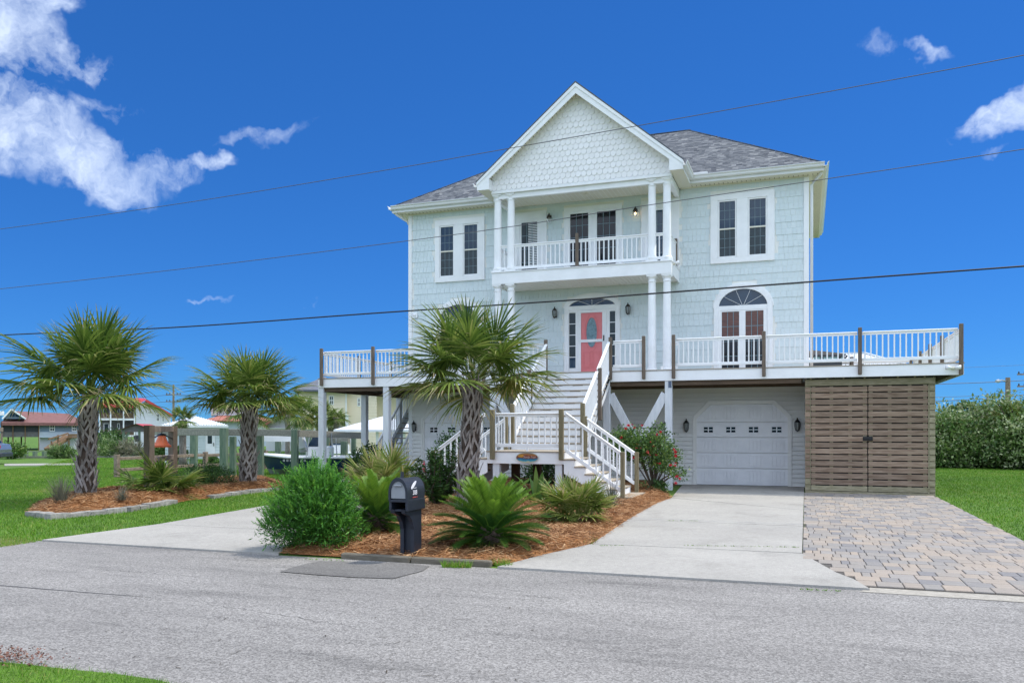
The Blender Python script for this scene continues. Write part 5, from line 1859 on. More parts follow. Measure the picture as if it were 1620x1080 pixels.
LPB = U(135, 789, Z=.10)
MPB = U(392, 766, Z=.16)
CPB = U(737, 806, Z=.10)
fan_palm(tuple(LPB), 2.48, .195, .155, "leftmost cabbage palm with widest crown at the end of straw bed", 1.98, (.10, .02), 28, 3, emin=2)
fan_palm(tuple(MPB), 2.28, .215, .165, "middle cabbage palm behind the wooden bell stand and green pilings", 1.80, (.06, 0), 27, 5, emin=2)
fan_palm(tuple(CPB), 2.62, .185, .145, "cabbage palm in front of the white stair and left garage", 1.68, (.13, .1), 28, 8, emin=-4)


# ------------------------------------------------------------------ cycads
def cycad_frond(elev, L, droop, seed, tone, np_=54, ll=.17):
    r = random.Random(seed)
    V, F, T = [], [], []
    pts, dirs = [Vector((0, 0, 0))], []
    e = R(elev); n = 10
    for i in range(n):
        d = Vector((math.cos(e), 0, math.sin(e))); dirs.append(d)
        pts.append(pts[-1] + d * L / n); e -= R(droop / n) * (.4 + 1.2 * i / n)
    dirs.append(dirs[-1])
    for i in range(n):
        k = len(V); w0, w1 = .012 * (1.2 - i / n), .012 * (1.2 - (i + 1) / n)
        for p, w in ((pts[i], w0), (pts[i + 1], w1)): V += [p + Vector((0, w, 0)), p - Vector((0, w, 0)), p + Vector((0, 0, -w))]
        F += [(k, k + 1, k + 4, k + 3), (k + 1, k + 2, k + 5, k + 4), (k + 2, k, k + 3, k + 5)]; T += [.72] * 3
    for i in range(np_):
        s = .14 + .86 * i / (np_ - 1)
        x = s * n; j = min(n - 1, int(x)); p = pts[j].lerp(pts[j + 1], x - j); d = dirs[j]
        up = Vector((-d.z, 0, d.x))
        for sd in (-1, 1):
            l = ll * (math.sin(math.pi * (.12 + .80 * s)) ** .6) * r.uniform(.92, 1.06)
            dd = (d * (.45 + .5 * s) + Vector((0, sd, 0)) * 1.0 + up * .55).normalized()
            sv = dd.cross(up).normalized() * .0068
            k = len(V)
            m = p + dd * l * .55 + Vector((0, 0, -.004)); q = p + dd * l + Vector((0, 0, -.05 * l))
            V += [p - sv * .8, p + sv * .8, m + sv, m - sv, q]
            F += [(k, k + 1, k + 2, k + 3), (k + 3, k + 2, k + 4, k + 4)]
            tn = min(1, max(0, r.gauss(tone, .07))); T += [tn, tn]
    return np.array([tuple(v) for v in V]), F, np.array(T)


def tri_mesh(name, V, F, mat, T):
    b = MB(); b.v = [tuple(v) for v in V]
    for f, t in zip(F, T):
        f = tuple(dict.fromkeys(f)); b.f.append(f); b.t.append(max(float(t), .001))
    return b.mesh(name, MT[mat])


CYC = {}
def cycad(base, Rr, label, seed, young=0.5, nf=60):
    rr = random.Random(seed)
    t = thing("sago_palm", label, "sago palm", base)
    b = MB(); b.lathe([(.16, -.05), (.19, .1), (.17, .28), (.08, .36)], base, 12); b.build("trunk", MT['trunk'], t, smooth=True)
    top = Vector(base) + Vector((0, 0, .30))
    for i in range(nf):
        f = i / (nf - 1)
        if f < young:
            g_ = f / max(young, .01); el = 80 - 30 * g_; dr = 38; tone = .74 - .1 * g_ + rr.uniform(-.06, .06); L = 1.0
        else:
            g_ = (f - young) / (1 - young); el = 42 - 62 * g_; dr = 42 - 10 * g_; tone = .33 + rr.uniform(-.1, .1); L = .98
            if g_ > .93: tone = .93
        el = round(el / 8) * 8; tk = round(tone * 12) / 12
        key = (el, dr // 8, tk)
        if key not in CYC:
            V, F, T = cycad_frond(el, 1.0, dr, len(CYC), tk); CYC[key] = tri_mesh("frond", V, F, 'sago', T)
        a = i * 2.399963 + rr.uniform(-.15, .15)
        p = top + Vector((math.cos(a) * .06, math.sin(a) * .06, -.16 * f))
        link("frond", CYC[key], t, p, rot=(rr.gauss(0, .08), rr.gauss(0, .05), a), scale=Rr * L * rr.uniform(.9, 1.08))
    return t


SG1 = U(776, 868, Z=.06)
SG2 = U(595, 842, Z=.10)
cycad(tuple(SG1), .78, "large bright sago palm near the road with a fresh lime green flush", 4, .42, 112)
cycad(tuple(SG2), .72, "sago palm half hidden between the feathery bush and mailbox", 9, .40, 90)


# ------------------------------------------------------------------ clumps, shrubs
def fan_clump(base, n, scale, label, seed, cat="plant", tone=.0, elevs=(75, 60, 45, 30, 15), name="fan_palm", mat='palm', pet=.5, rad=.6, nl=26, stems=1, spread=110):
    rr = random.Random(seed)
    t = thing(name, label, cat, base)
    B = Vector(base)
    heads = [(B + Vector((0, 0, .05)), 1.0)] if stems == 1 else [(B + Vector((rr.uniform(-.3, .3), rr.uniform(-.2, .2), .05)), rr.uniform(.8, 1)) for _ in range(stems)]
    b = MB()
    for h, s in heads: b.tube([B + (h - B) * .5 + Vector((0, 0, -.1)), h], [.06, .045], 7)
    b.build("stem", MT['trunk'], t)
    for i in range(n):
        h, s = heads[i % len(heads)]
        e = rr.choice(elevs)
        me = fan_mesh(e, rr.randrange(2), pet=pet, rad=rad, nl=nl, droop=.22, dry=.05, spread=spread, stiff=1.6, wide=1.25, tone=tone)
        link("frond", me, t, h, rot=(rr.gauss(0, .12), rr.gauss(0, .08), i * 2.399963 + rr.uniform(-.3, .3)), scale=scale * s * rr.uniform(.8, 1.12))
    return t


def sprays(name, label, cat, base, leaves, parent=None):
    pass


fan_clump(tuple(U(604, 790, Z=.05)), 40, 1.15, "light green windmill palm behind the mailbox under the deck", 21, "palm", .24, pet=.62, rad=.55, stems=4, elevs=(75, 60, 50, 38, 25, 10))
fan_clump(tuple(U(893, 822, Z=.12)), 44, .80, "small fan palm at the foot of the right stair flight", 22, "palm", .18, pet=.55, rad=.55, stems=3, elevs=(75, 62, 50, 35, 20, 5))
fan_clump(tuple(U(240, 781, Z=.14)), 22, .82, "dark palmetto growing round the left bell stand post", 23, "palmetto", .04, pet=.5, rad=.75, stems=2, elevs=(60, 45, 30, 15, 0))


def leaf_cloud(name, mat, parent, lobes, n, size, seed, aspect=.45, clump=22, cs=.16, shell=.55, tone=.0, up=.4, kind=None, zmin=None, gapf=0.0):
    """leaves gathered in clumps through the volume of the lobes (x, y, z, rx, ry, rz)"""
    g2 = np.random.default_rng(seed)
    lob = np.array(lobes, float)
    vol = lob[:, 3] * lob[:, 4] * lob[:, 5]; pick = g2.choice(len(lob), n // clump + 1, p=vol ** .75 / (vol ** .75).sum())
    d = g2.normal(0, 1, (len(pick), 3)); d /= np.linalg.norm(d, axis=1)[:, None]
    rad = shell + (1.03 - shell) * g2.random(len(pick)) ** .6
    cc = lob[pick, :3] + d * lob[pick, 3:] * rad[:, None]
    ct = g2.normal(0, .20, len(pick)); cdir = d
    idx = np.repeat(np.arange(len(pick)), clump)[:n]
    P = cc[idx] + g2.normal(0, 1, (len(idx), 3)) * cs * np.array([1, 1, .8])
    if zmin is not None:
        keep = P[:, 2] > zmin; P, idx = P[keep], idx[keep]
    m = len(P)
    dirv = cdir[idx] * .6 + g2.normal(0, .75, (m, 3)) + np.array([0, 0, up]); dirv /= np.linalg.norm(dirv, axis=1)[:, None]
    side = np.cross(dirv, g2.normal(0, 1, (m, 3))); side /= np.linalg.norm(side, axis=1)[:, None]
    nn = np.cross(dirv, side)
    L = size * g2.uniform(.6, 1.25, m)[:, None]; Wd = L * aspect / 2
    V = np.stack([P, P + dirv * L * .5 - side * Wd + nn * L * .06, P + dirv * L, P + dirv * L * .5 + side * Wd + nn * L * .06], 1).reshape(-1, 3)
    F = np.arange(m * 4).reshape(-1, 4)
    T = np.clip(.45 + tone + ct[idx] + g2.normal(0, .12, m), 0, 1)
    return np_obj(name, V, F, mat, parent, T, kind)


def stems(parent, base, tips, r=.018, mat='twig', name="stem"):
    b = MB()
    B = Vector(base)
    for t in tips:
        t = Vector(t); m = B.lerp(t, .5) + Vector((random.uniform(-.08, .08), random.uniform(-.08, .08), .08))
        b.tube([B, m, t], [r, r * .8, r * .4], 5)
    return b.build(name, MT[mat], parent)


# feathery evergreen by the left drive
JB = U(492, 866, Z=.05)
jt = thing("evergreen_bush", "big feathery bright green bush between the left driveway and sago palm", "bush", tuple(JB))
g2 = np.random.default_rng(5)
JS = 11.5 / FPX
ns, nn_ = 1250, 46
hx, hy, hz_ = .62, .58, 1.00
lob = [(-.05, 0, .5, .58, .55, .50), (.14, 0, .60, .48, .5, .50), (-.34, -.02, .32, .36, .42, .34), (.40, .0, .32, .30, .4, .33), (.05, 0, .82, .32, .35, .30)]
lb_ = np.array(lob); pk = g2.choice(len(lb_), ns, p=np.array([.3, .24, .18, .12, .16]))
d = g2.normal(0, 1, (ns, 3)); d[:, 2] = np.abs(d[:, 2]) * .9 - .35; d /= np.linalg.norm(d, axis=1)[:, None]
start = lb_[pk, :3] + d * lb_[pk, 3:] * g2.uniform(.45, .98, ns)[:, None]
start[:, 2] = np.maximum(start[:, 2], .04)
sd_ = d * np.array([.7, .7, .35]) + np.array([0, 0, .75]) + g2.normal(0, .28, (ns, 3)); sd_ /= np.linalg.norm(sd_, axis=1)[:, None]
sl = g2.uniform(.14, .30, ns)
t_ = np.tile(np.linspace(.02, 1, nn_), (ns, 1))
bendv = g2.normal(0, .10, (ns, 3))
P = start[:, None] + sd_[:, None] * (sl[:, None] * t_)[..., None] + bendv[:, None] * (t_ ** 2 * sl[:, None])[..., None]
ra = g2.normal(0, 1, (ns, nn_, 3)); nd = ra - (ra * sd_[:, None]).sum(-1, keepdims=True) * sd_[:, None]; nd /= np.linalg.norm(nd, axis=-1, keepdims=True)
ndir = nd * .8 + sd_[:, None] * .75; ndir /= np.linalg.norm(ndir, axis=-1, keepdims=True)
nl_ = (.035 + .02 * g2.random((ns, nn_))) * (1.15 - .55 * t_)
sv = np.cross(ndir, g2.normal(0, 1, (ns, nn_, 3))); sv /= np.linalg.norm(sv, axis=-1, keepdims=True)
V = np.stack([P - sv * .0042, P + sv * .0042, P + ndir * nl_[..., None]], 2).reshape(-1, 3) + np.array(JB)
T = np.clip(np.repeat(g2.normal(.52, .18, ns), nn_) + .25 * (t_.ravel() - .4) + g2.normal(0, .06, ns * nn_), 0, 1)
V = np.array(JB) + (V - np.array(JB)) * [.93, .93, 1.0]
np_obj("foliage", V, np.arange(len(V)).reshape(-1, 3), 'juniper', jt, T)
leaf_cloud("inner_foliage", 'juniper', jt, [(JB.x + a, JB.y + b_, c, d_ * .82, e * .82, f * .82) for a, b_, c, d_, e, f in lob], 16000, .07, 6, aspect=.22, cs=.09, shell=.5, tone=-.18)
stems(jt, JB, [JB + Vector((random.uniform(-.4, .4), random.uniform(-.3, .3), random.uniform(.4, .8))) for _ in range(16)], .016)

# oleander behind the mailbox
OB = U(692, 803, Z=.10)
ot = thing("oleander_bush", "dark leafy oleander with one pink bloom left of the palm trunk", "bush", tuple(OB))
tips = []
rr = random.Random(3)
for i in range(34):
    a = rr.uniform(0, 6.28); q = rr.uniform(.1, .62); tips.append(OB + Vector((math.cos(a) * q, math.sin(a) * q, rr.uniform(.55, 1.22) * (1.1 - q * .5))))
stems(ot, OB, tips, .014)
V_, F_, T_ = [], [], []
g2 = np.random.default_rng(8)
for tp in tips:
    for j in range(120):
        s = rr.random() ** .7; c = OB.lerp(tp, .15 + .87 * s)
        a = rr.uniform(0, 6.28); el = rr.uniform(.0, 1.1)
        dv = Vector((math.cos(a) * math.cos(el), math.sin(a) * math.cos(el), math.sin(el)))
        sv2 = dv.cross(Vector((rr.gauss(0, 1), rr.gauss(0, 1), rr.gauss(0, 1)))).normalized()
        L = rr.uniform(.09, .16); k = len(V_)
        V_ += [c, c + dv * L * .45 - sv2 * .012, c + dv * L - Vector((0, 0, .02)), c + dv * L * .45 + sv2 * .012]; F_.append((k, k + 1, k + 2, k + 3)); T_.append(min(1, max(0, rr.gauss(.40 + .2 * s - .1, .14))))
np_obj("foliage", np.array([tuple(v) for v in V_]), np.array(F_), 'leaf', ot, np.array(T_))


def flowers(parent, spots, size, mat, petals=9, name="flower", seed=1):
    rr = random.Random(seed)
    key = ("flower", mat, round(size, 3))
    if key not in pieces:
        b = MB()
        for lay, (ph, ln) in enumerate(((.35, 1), (.9, .75))):
            for k in range(petals):
                a = 2 * math.pi * (k + .5 * lay) / petals
                d1 = Vector((math.cos(a) * math.cos(ph), math.sin(a) * math.cos(ph), math.sin(ph))) * size * ln; s1 = Vector((-math.sin(a), math.cos(a), 0)) * size * .36
                b.poly([Vector((0, 0, 0)), d1 * .55 - s1, d1, d1 * .55 + s1])
        pieces[key] = b.mesh(name, MT[mat])
    for p in spots:
        link(name, pieces[key], parent, p, rot=(rr.uniform(.2, 1.4), rr.uniform(-.4, .4), rr.uniform(-.8, .8)), scale=rr.uniform(.75, 1.2))


pb = U(671, 738, Y=OB.y - .1)
flowers(ot, [pb + Vector((0, 0, dz)) for dz in (-.10, -.05, .0, .05, .10)], .038, 'pink_bloom')

# red flowering rose bush beside the stair
RB = Vector((-3.72, 21.3, .14))
rt = thing("rose_bush", "red flowering rose bush between the right stair flight and deck post", "bush", tuple(RB))
lobes = [(RB.x - .45, RB.y, 1.38, .58, .55, .38), (RB.x + .0, RB.y, 1.18, .52, .5, .46), (RB.x + .36, RB.y - .05, .92, .34, .4, .36), (RB.x - .8, RB.y + .1, 1.3, .42, .45, .42), (RB.x + .14, RB.y, 1.55, .26, .26, .24), (RB.x + .62, RB.y - .1, .62, .2, .22, .16)]
leaf_cloud("foliage", 'leaf', rt, lobes, 9000, .064, 14, aspect=.62, cs=.09, shell=.3, tone=.20, clump=16)
stems(rt, RB, [Vector((x + random.uniform(-.2, .2), y + random.uniform(-.2, .2), z)) for x, y, z, *_ in lobes for _ in range(5)], .016)
fl_ = [(1000, 672), (994, 673), (1004, 677), (983, 692), (1008, 703), (1007, 709), (1014, 709), (1030, 699), (1034, 706), (1045, 683), (1040, 687), (1066, 711), (1069, 715), (1069, 721), (1069, 733), (1068, 737), (1061, 736), (1044, 733), (1040, 733), (1071, 754), (1075, 757), (1069, 764), (1028, 720), (1024, 715), (1003, 724), (1038, 720), (1016, 673), (990, 678)]
flowers(rt, [U(u, v, Y=RB.y - .42 + random.uniform(-.1, .1)) for u, v in fl_], .048, 'red_bloom', name="bloom")
leaf_cloud("foliage", 'leaf', rt, [(RB.x + .1, RB.y - .3, .22, .3, .25, .16)], 500, .10, 15, aspect=.3, cs=.06, tone=-.1)

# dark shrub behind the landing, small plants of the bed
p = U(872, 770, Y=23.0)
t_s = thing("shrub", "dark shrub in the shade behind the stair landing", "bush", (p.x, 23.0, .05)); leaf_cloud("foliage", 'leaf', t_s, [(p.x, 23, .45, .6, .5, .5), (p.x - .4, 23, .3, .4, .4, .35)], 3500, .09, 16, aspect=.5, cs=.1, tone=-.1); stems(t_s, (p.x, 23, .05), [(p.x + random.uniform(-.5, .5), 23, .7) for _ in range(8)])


def blade_clump(base, n, L, w, label, seed, mat='leaf', tone=.1, name="plant", cat="plant", lean=.6, droop=.5, leafy=False, segs=5):
    rr = random.Random(seed)
    t = thing(name, label, cat, base)
    V_, T_, F_ = [], [], []
    B = Vector(base)
    for i in range(n):
        a = rr.uniform(0, 6.283); e = R(90) - abs(rr.gauss(0, lean)); l = L * rr.uniform(.65, 1.1); p = B + Vector((math.cos(a), math.sin(a), 0)) * rr.uniform(0, .06) * (1 + L)
        tn = min(1, max(0, rr.gauss(.45 + tone, .13))); prev = None
        wd = w * rr.uniform(.7, 1.2)
        for j in range(segs + 1):
            s = j / segs
            wf = (math.sin(math.pi * min(1, .15 + .85 * s)) ** .8 if leafy else (1 - s) ** .7) + .03
            sv = Vector((-math.sin(a), math.cos(a), 0)) * wd * wf
            k = len(V_); V_ += [p - sv + Vector((0, 0, wd * wf * .35)), p, p + sv + Vector((0, 0, wd * wf * .35))]
            if prev is not None: F_ += [(prev, prev + 1, k + 1, k), (prev + 1, prev + 2, k + 2, k + 1)]; T_ += [tn, tn]
            prev = k
            p = p + Vector((math.cos(a) * math.cos(e), math.sin(a) * math.cos(e), math.sin(e))) * l / segs
            e -= droop * rr.uniform(.6, 1.3) * 2.2 / segs * math.cos(e) ** .5 if math.cos(e) > 0 else .05
    np_obj("leaf", np.array([tuple(v) for v in V_]), np.array(F_), mat, t, np.array(T_))
    return t


blade_clump(tuple(U(849, 797, Z=.12)), 9, .75, .085, "broad leaved canna plant between the sago palm and small fan palm", 31, 'leaf', .22, leafy=True, lean=.45, droop=.35)
blade_clump(tuple(U(868, 800, Z=.12)), 7, .6, .07, "small broad leaved plant below the oval sign", 32, 'leaf', .2, leafy=True, lean=.5, droop=.4)
MT['greyleaf'] = material("grey_green_blade", (.1, .12, .09), .6, .2, 6, tint=[(0, (.035, .04, .04)), (.5, (.10, .12, .095)), (1, (.26, .24, .16))], trans=.1)
blade_clump(tuple(U(966, 803, Z=.10)), 90, .62, .011, "spiky grey green tuft under the right stair flight", 33, 'greyleaf', .05, lean=.5, droop=.5)
blade_clump(tuple(U(97, 800, Z=.14)), 240, .68, .006, "tall dry grass tuft left of the leftmost palm trunk", 34, 'greyleaf', .25, name="grass_tuft", lean=.35, droop=.4)
blade_clump(tuple(U(193, 791, Z=.2)), 120, .34, .006, "low grey dead tuft on straw right of the leftmost palm", 35, 'greyleaf', .25, name="grass_tuft", lean=.7, droop=.3)
blade_clump(tuple(U(262, 778, Z=.16)), 120, .62, .014, "green daylily clump with a yellow bloom at the bell stand", 36, 'leaf', .26, name="daylily", lean=.6, droop=.75)
blade_clump(tuple(U(300, 776, Z=.16)), 130, .62, .014, "green daylily clump between bell stand and dark shrub", 37, 'leaf', .26, name="daylily", lean=.6, droop=.75)
blade_clump(tuple(U(374, 762, Z=.12)), 14, .55, .02, "small strap leaved plant at the foot of the middle palm", 38, 'leaf', .0, lean=.4, droop=.5)
yb = thing("yellow_flower", "single yellow bloom among the daylilies by the bell stand", "flower", tuple(U(260, 765, Z=.45)))
flowers(yb, [U(260, 765, D=21.6)], .075, 'yellow_bloom', 7, "bloom")
p = U(326, 769, Z=.15)
t_s = thing("shrub", "low dark green shrub in the straw bed left of middle palm", "bush", tuple(p)); leaf_cloud("foliage", 'leaf', t_s, [(p.x - .35, p.y, .38, .55, .5, .32), (p.x + .3, p.y, .36, .5, .5, .32), (p.x, p.y, .5, .4, .4, .25)], 6000, .07, 17, aspect=.3, cs=.08, tone=.0, up=.7); stems(t_s, p, [p + Vector((random.uniform(-.5, .5), 0, .4)) for _ in range(8)], .01)
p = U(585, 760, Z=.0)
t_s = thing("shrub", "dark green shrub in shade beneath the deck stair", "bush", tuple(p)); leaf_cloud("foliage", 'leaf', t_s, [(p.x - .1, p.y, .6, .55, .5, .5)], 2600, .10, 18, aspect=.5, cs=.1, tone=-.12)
p = U(700, 735, Y=22.5)
t_s = thing("shrub", "sparse shrub in front of the left garage door", "bush", (p.x, 22.5, .1)); leaf_cloud("foliage", 'leaf', t_s, [(p.x + .1, 22.5, .95, .42, .4, .65), (p.x + .5, 22.5, 1.2, .5, .4, .6)], 1500, .085, 19, aspect=.5, cs=.1, tone=.0, shell=.2); stems(t_s, (p.x + .2, 22.5, .1), [(p.x + .2 + random.uniform(-.4, .5), 22.5, random.uniform(.8, 1.6)) for _ in range(12)], .012)

# hedge along the right side of the lot
HD = [(1492, 38.5, 2.65, 2.4, "leafy green bush at the hedge end behind the slatted gate"), (1540, 39, 2.75, 2.5, "pale leaved dense bush left of the palm in the hedge"), (1590, 38, 2.8, 2.5, "bright green bush under the palm fronds in the hedge"),
      (1640, 36.5, 3.1, 2.6, "tallest hedge bush at the right edge of the picture")]
for i, (u, D, h, w, lab) in enumerate(HD):
    c = U(u, 700, D=D); c.z = 0
    t_s = thing("hedge_bush", lab, "bush", tuple(c), "hedge bushes on the right boundary")
    rr = random.Random(50 + i)
    lobes = [(c.x + rr.uniform(-1, 1) * .8, c.y + rr.uniform(-.6, .6), rr.uniform(.4, .72) * h, w * rr.uniform(.26, .5), w * .5, h * rr.uniform(.16, .30)) for _ in range(9)] + [(c.x + rr.uniform(-1.9, 1.9), c.y + rr.uniform(-.5, .5), h * rr.uniform(.82, 1.02), rr.uniform(.22, .45), .4, rr.uniform(.18, .4)) for _ in range(5)] + [(c.x, c.y, h * .38, w * .8, w * .7, h * .45), (c.x + .6, c.y - .5, h * .25, w * .7, w * .6, h * .3), (c.x - .6, c.y - .5, h * .3, w * .7, w * .6, h * .3)]
    leaf_cloud("foliage", 'hedge', t_s, lobes, 20000, .17, 60 + i, aspect=.55, cs=.24, shell=.6, tone=.20 + .08 * (i == 1), clump=24, zmin=.02)
    stems(t_s, c, [(x, y, z) for x, y, z, *_ in lobes], .05)
c = U(1512, 650, D=40)
t_s = thing("vine_arch", "thin vine arching above the hedge top against the sky", "vine", (c.x, c.y, 2.2))
arc = [U(u, v, D=39.5) for u, v in ((1508, 660), (1514, 648), (1524, 642), (1534, 643), (1542, 652), (1548, 662))]
b = MB(); b.tube(arc, .03, 5); b.build("stem", MT['twig'], t_s)
leaf_cloud("foliage", 'hedge', t_s, [(q.x, q.y, q.z, .32, .3, .12) for q in arc], 900, .17, 77, aspect=.55, cs=.08, tone=.15)
c = U(1602, 655, D=37); 
fan_clump((c.x, c.y, 1.55), 22, .95, "palm crown rising out of the hedge below the utility poles", 78, "palm tree", .02, pet=.5, rad=.9, nl=30, elevs=(80, 70, 55, 42, 28), name="palm_tree")

# ------------------------------------------------------------------ mailbox
MB0 = U(649, 880, Z=.03)
MBX, MBY = MB0.x, MB0.y
mbx = thing("mailbox", "navy black plastic mailbox on a matching post beside the road", "mailbox", (MBX, MBY, 0))
k_ = 11.05 / FPX
b = MB()
# post: two cheeks with a recessed web between, flaring forward to carry the box
pw = .10
for s in (-1, 1):
    x0, x1 = (MBX - pw, MBX - pw + .05) if s < 0 else (MBX + pw - .05, MBX + pw)
    prof = [(MBY - .09, -.05), (MBY + .13, -.05), (MBY + .13, .68), (MBY - .36, .68), (MBY - .34, .63), (MBY - .20, .58), (MBY - .13, .50), (MBY - .09, .40)]
    b.prism([(x0, y, z) for y, z in prof], (x1 - x0, 0, 0))
b.box((MBX - pw + .05, MBY - .045, -.05), (MBX + pw - .05, MBY + .12, .66)); b.box((MBX - pw - .006, MBY - .10, -.02), (MBX + pw + .006, MBY + .14, .06), .006)
b.build("post", MT['mailbox'], mbx)
bw = .128
BF, BK = MBY - .34, MBY + .17
zb_, zm, zt_ = .655, .79, 1.075
sec = [(-bw, zm), (bw, zm)]
arcp = [(bw * math.cos(a), zm + .10 + (zt_ - zm - .10) * math.sin(a)) for a in [math.pi * i / 16 for i in range(17)]]
outline = [(bw, zm + .005)] + arcp + [(-bw, zm + .005)]
b = MB()
b.prism([(MBX + x, BF + .02, z) for x, z in outline], (0, BK - BF - .02, 0))
# raised hood rim round the mouth
for i in range(len(outline) - 1):
    a, c = outline[i], outline[i + 1]
    g_ = lambda p, s: (MBX + p[0] * s, BF - .012, zm + .06 + (p[1] - zm - .06) * s)
    b.prism([g_(a, 1.05), g_(c, 1.05), g_(c, .84), g_(a, .84)], (0, .06, 0))
# lower newspaper tray: open mouth
b.box((MBX - bw * 1.04, BF + .0, zb_), (MBX - bw + .03, BK + .005, zm - .004), .006); b.box((MBX + bw - .03, BF + .0, zb_), (MBX + bw * 1.04, BK + .005, zm - .004), .006)
b.box((MBX - bw + .031, BF + .001, zb_ + .001), (MBX + bw - .031, BK, zb_ + .025)); b.box((MBX - bw * 1.03, BF - .008, zm - .02), (MBX + bw * 1.03, BK, zm + .012), .006)
b.box((MBX - bw + .03, BK - .02, zb_ + .03), (MBX + bw - .03, BK, zm - .02))
o = b.build("box", MT['mailbox'], mbx)
di = [(x * .80, zm + .03 + (z - zm - .005) * .80) for x, z in outline]
b = MB(); b.prism([(MBX + x, BF + .002, z) for x, z in di], (0, .018, 0)); dr = b.build("door", MT['mail_door'], mbx)
b = MB(); b.beam((MBX - .055, BF - .016, zm + .195), (MBX + .055, BF - .016, zm + .195), .03, .022, .008); b.build("handle", MT['mail_door'], dr)
b = MB(); b.prism([(MBX - bw - .02, BK - .16, zt_ - .10), (MBX - bw - .02, BK - .06, zt_ - .10), (MBX - bw - .02, BK - .06, zt_ + .06), (MBX - bw - .02, BK - .13, zt_ + .07)], (-.012, 0, 0)); b.build("flag", MT['mailbox'], mbx)
xs_ = MBX + bw + .002
b = MB()
rot_ = R(32)
b.prism([(xs_ - .012 * 0, BF + .175 + .085 * math.cos(a) * math.cos(rot_) - .022 * math.sin(a) * math.sin(rot_), zm + .195 + .085 * math.cos(a) * math.sin(rot_) + .026 * math.sin(a) * math.cos(rot_)) for a in [2 * math.pi * i / 20 for i in range(20)]], (.004, 0, 0))
b.build("sticker", MT['sticker'], mbx)
text(mbx, "308", (xs_ + .003, BF + .21, zm + .095), .085, MT['sticker'], (R(90), 0, R(90)), name="number")
b = MB()
for i, (y0, y1) in enumerate(((.15, .175), (.18, .19), (.195, .235), (.24, .25), (.265, .285))): b.box((xs_, BF + y0, zm + .03), (xs_ + .003, BF + y1, zm + .042))
b.build("small_print", MT['red_print'], mbx)
b = MB(); b.box((xs_ , BF + .17, zm + .152), (xs_ + .002, BF + .26, zm + .157)); b.build("scratch", MT['sticker'], mbx)

# ------------------------------------------------------------------ bell stand and bell
BL0, BR0 = U(236, 778, Z=.12), U(273.5, 766, Z=.10)
bst = thing("bell_stand", "weathered timber frame of two posts carrying the orange bell", "bell frame", (BL0.x, BL0.y, 0))
BT = U(236, 672.5, D=(BL0.x * FW.x + BL0.y * FW.y)).z
for p, w in ((BL0, .19), (BR0, .19)):
    b = MB(); b.box((p.x - w / 2, p.y - w / 2, -.05), (p.x + w / 2, p.y + w / 2, BT), .008); b.build("post", MT['wood_post'], bst)
dv = Vector((BR0.x - BL0.x, BR0.y - BL0.y, 0))
for z, h in ((BT - .09, .16), (.92, .14)):
    b = MB(); b.beam(Vector((BL0.x, BL0.y, z)) + dv.normalized() * .1, Vector((BR0.x, BR0.y, z)) - dv.normalized() * .1, .09, h, .005); b.build("crossbeam", MT['rail_wood'], bst)
b = MB(); pm_ = Vector((BL0.x, BL0.y, 0)).lerp(Vector((BR0.x, BR0.y, 0)), .52); b.prism([pm_ + Vector((-.2, -.055, .99)), pm_ + Vector((.2, -.055, .99)), pm_ + Vector((0.02, -.055, .72))], (0, .02, 0)); b.build("gusset", MT['wood_post'], bst)
bell = thing("bell", "orange flared bell hanging between two weathered posts", "bell", (pm_.x, pm_.y, 1.2))
bc = U(256, 707, D=(pm_.x * FW.x + pm_.y * FW.y))
b = MB(); b.lathe([(.25, .0), (.255, .012), (.215, .06), (.165, .14), (.125, .23), (.105, .30), (.085, .335), (.02, .35)], (bc.x, bc.y, bc.z), 28); o = b.build("bell_body", MT['bell'], bell, smooth=True)
b = MB(); b.lathe([(.252, .03), (.258, .045), (.235, .055)], (bc.x, bc.y, bc.z), 28); b.build("bell_band", MT['bell'], bell, smooth=True)
b = MB(); a0 = Vector((bc.x, bc.y, bc.z + .36)); b.tube([Vector((BL0.x, BL0.y, bc.z + .22)) + dv.normalized() * .1, a0 - dv.normalized() * .15, a0, a0 + dv.normalized() * .15, Vector((BR0.x, BR0.y, bc.z + .22)) - dv.normalized() * .1], .02, 6); b.tube([a0, Vector((a0.x, a0.y, BT - .15))], .012, 5); b.lathe([(.11, .32), (.115, .36), (.05, .38)], (bc.x, bc.y, bc.z), 12)
b.build("yoke", MT['bronze'], bell)

# ------------------------------------------------------------------ split rail fence
fp = [U(185, 755, Z=0), U(325, 746, Z=0), U(420, 742, Z=0)]
spl = thing("split_rail_fence", "weathered two rail fence in front of the white shed", "fence", tuple(fp[0]))
for q in fp:
    b = MB(); b.box((q.x - .08, q.y - .08, -.05), (q.x + .08, q.y + .08, .83), .01); b.build("post", MT['rail_wood'], spl)
for a, c in zip(fp[:-1], fp[1:]):
    for z in (.68, .27):
        b = MB(); b.beam(a + Vector((0, 0, z)), c + Vector((0, 0, z + .02)), .07, .12, .01); b.build("rail", MT['rail_wood'], spl)

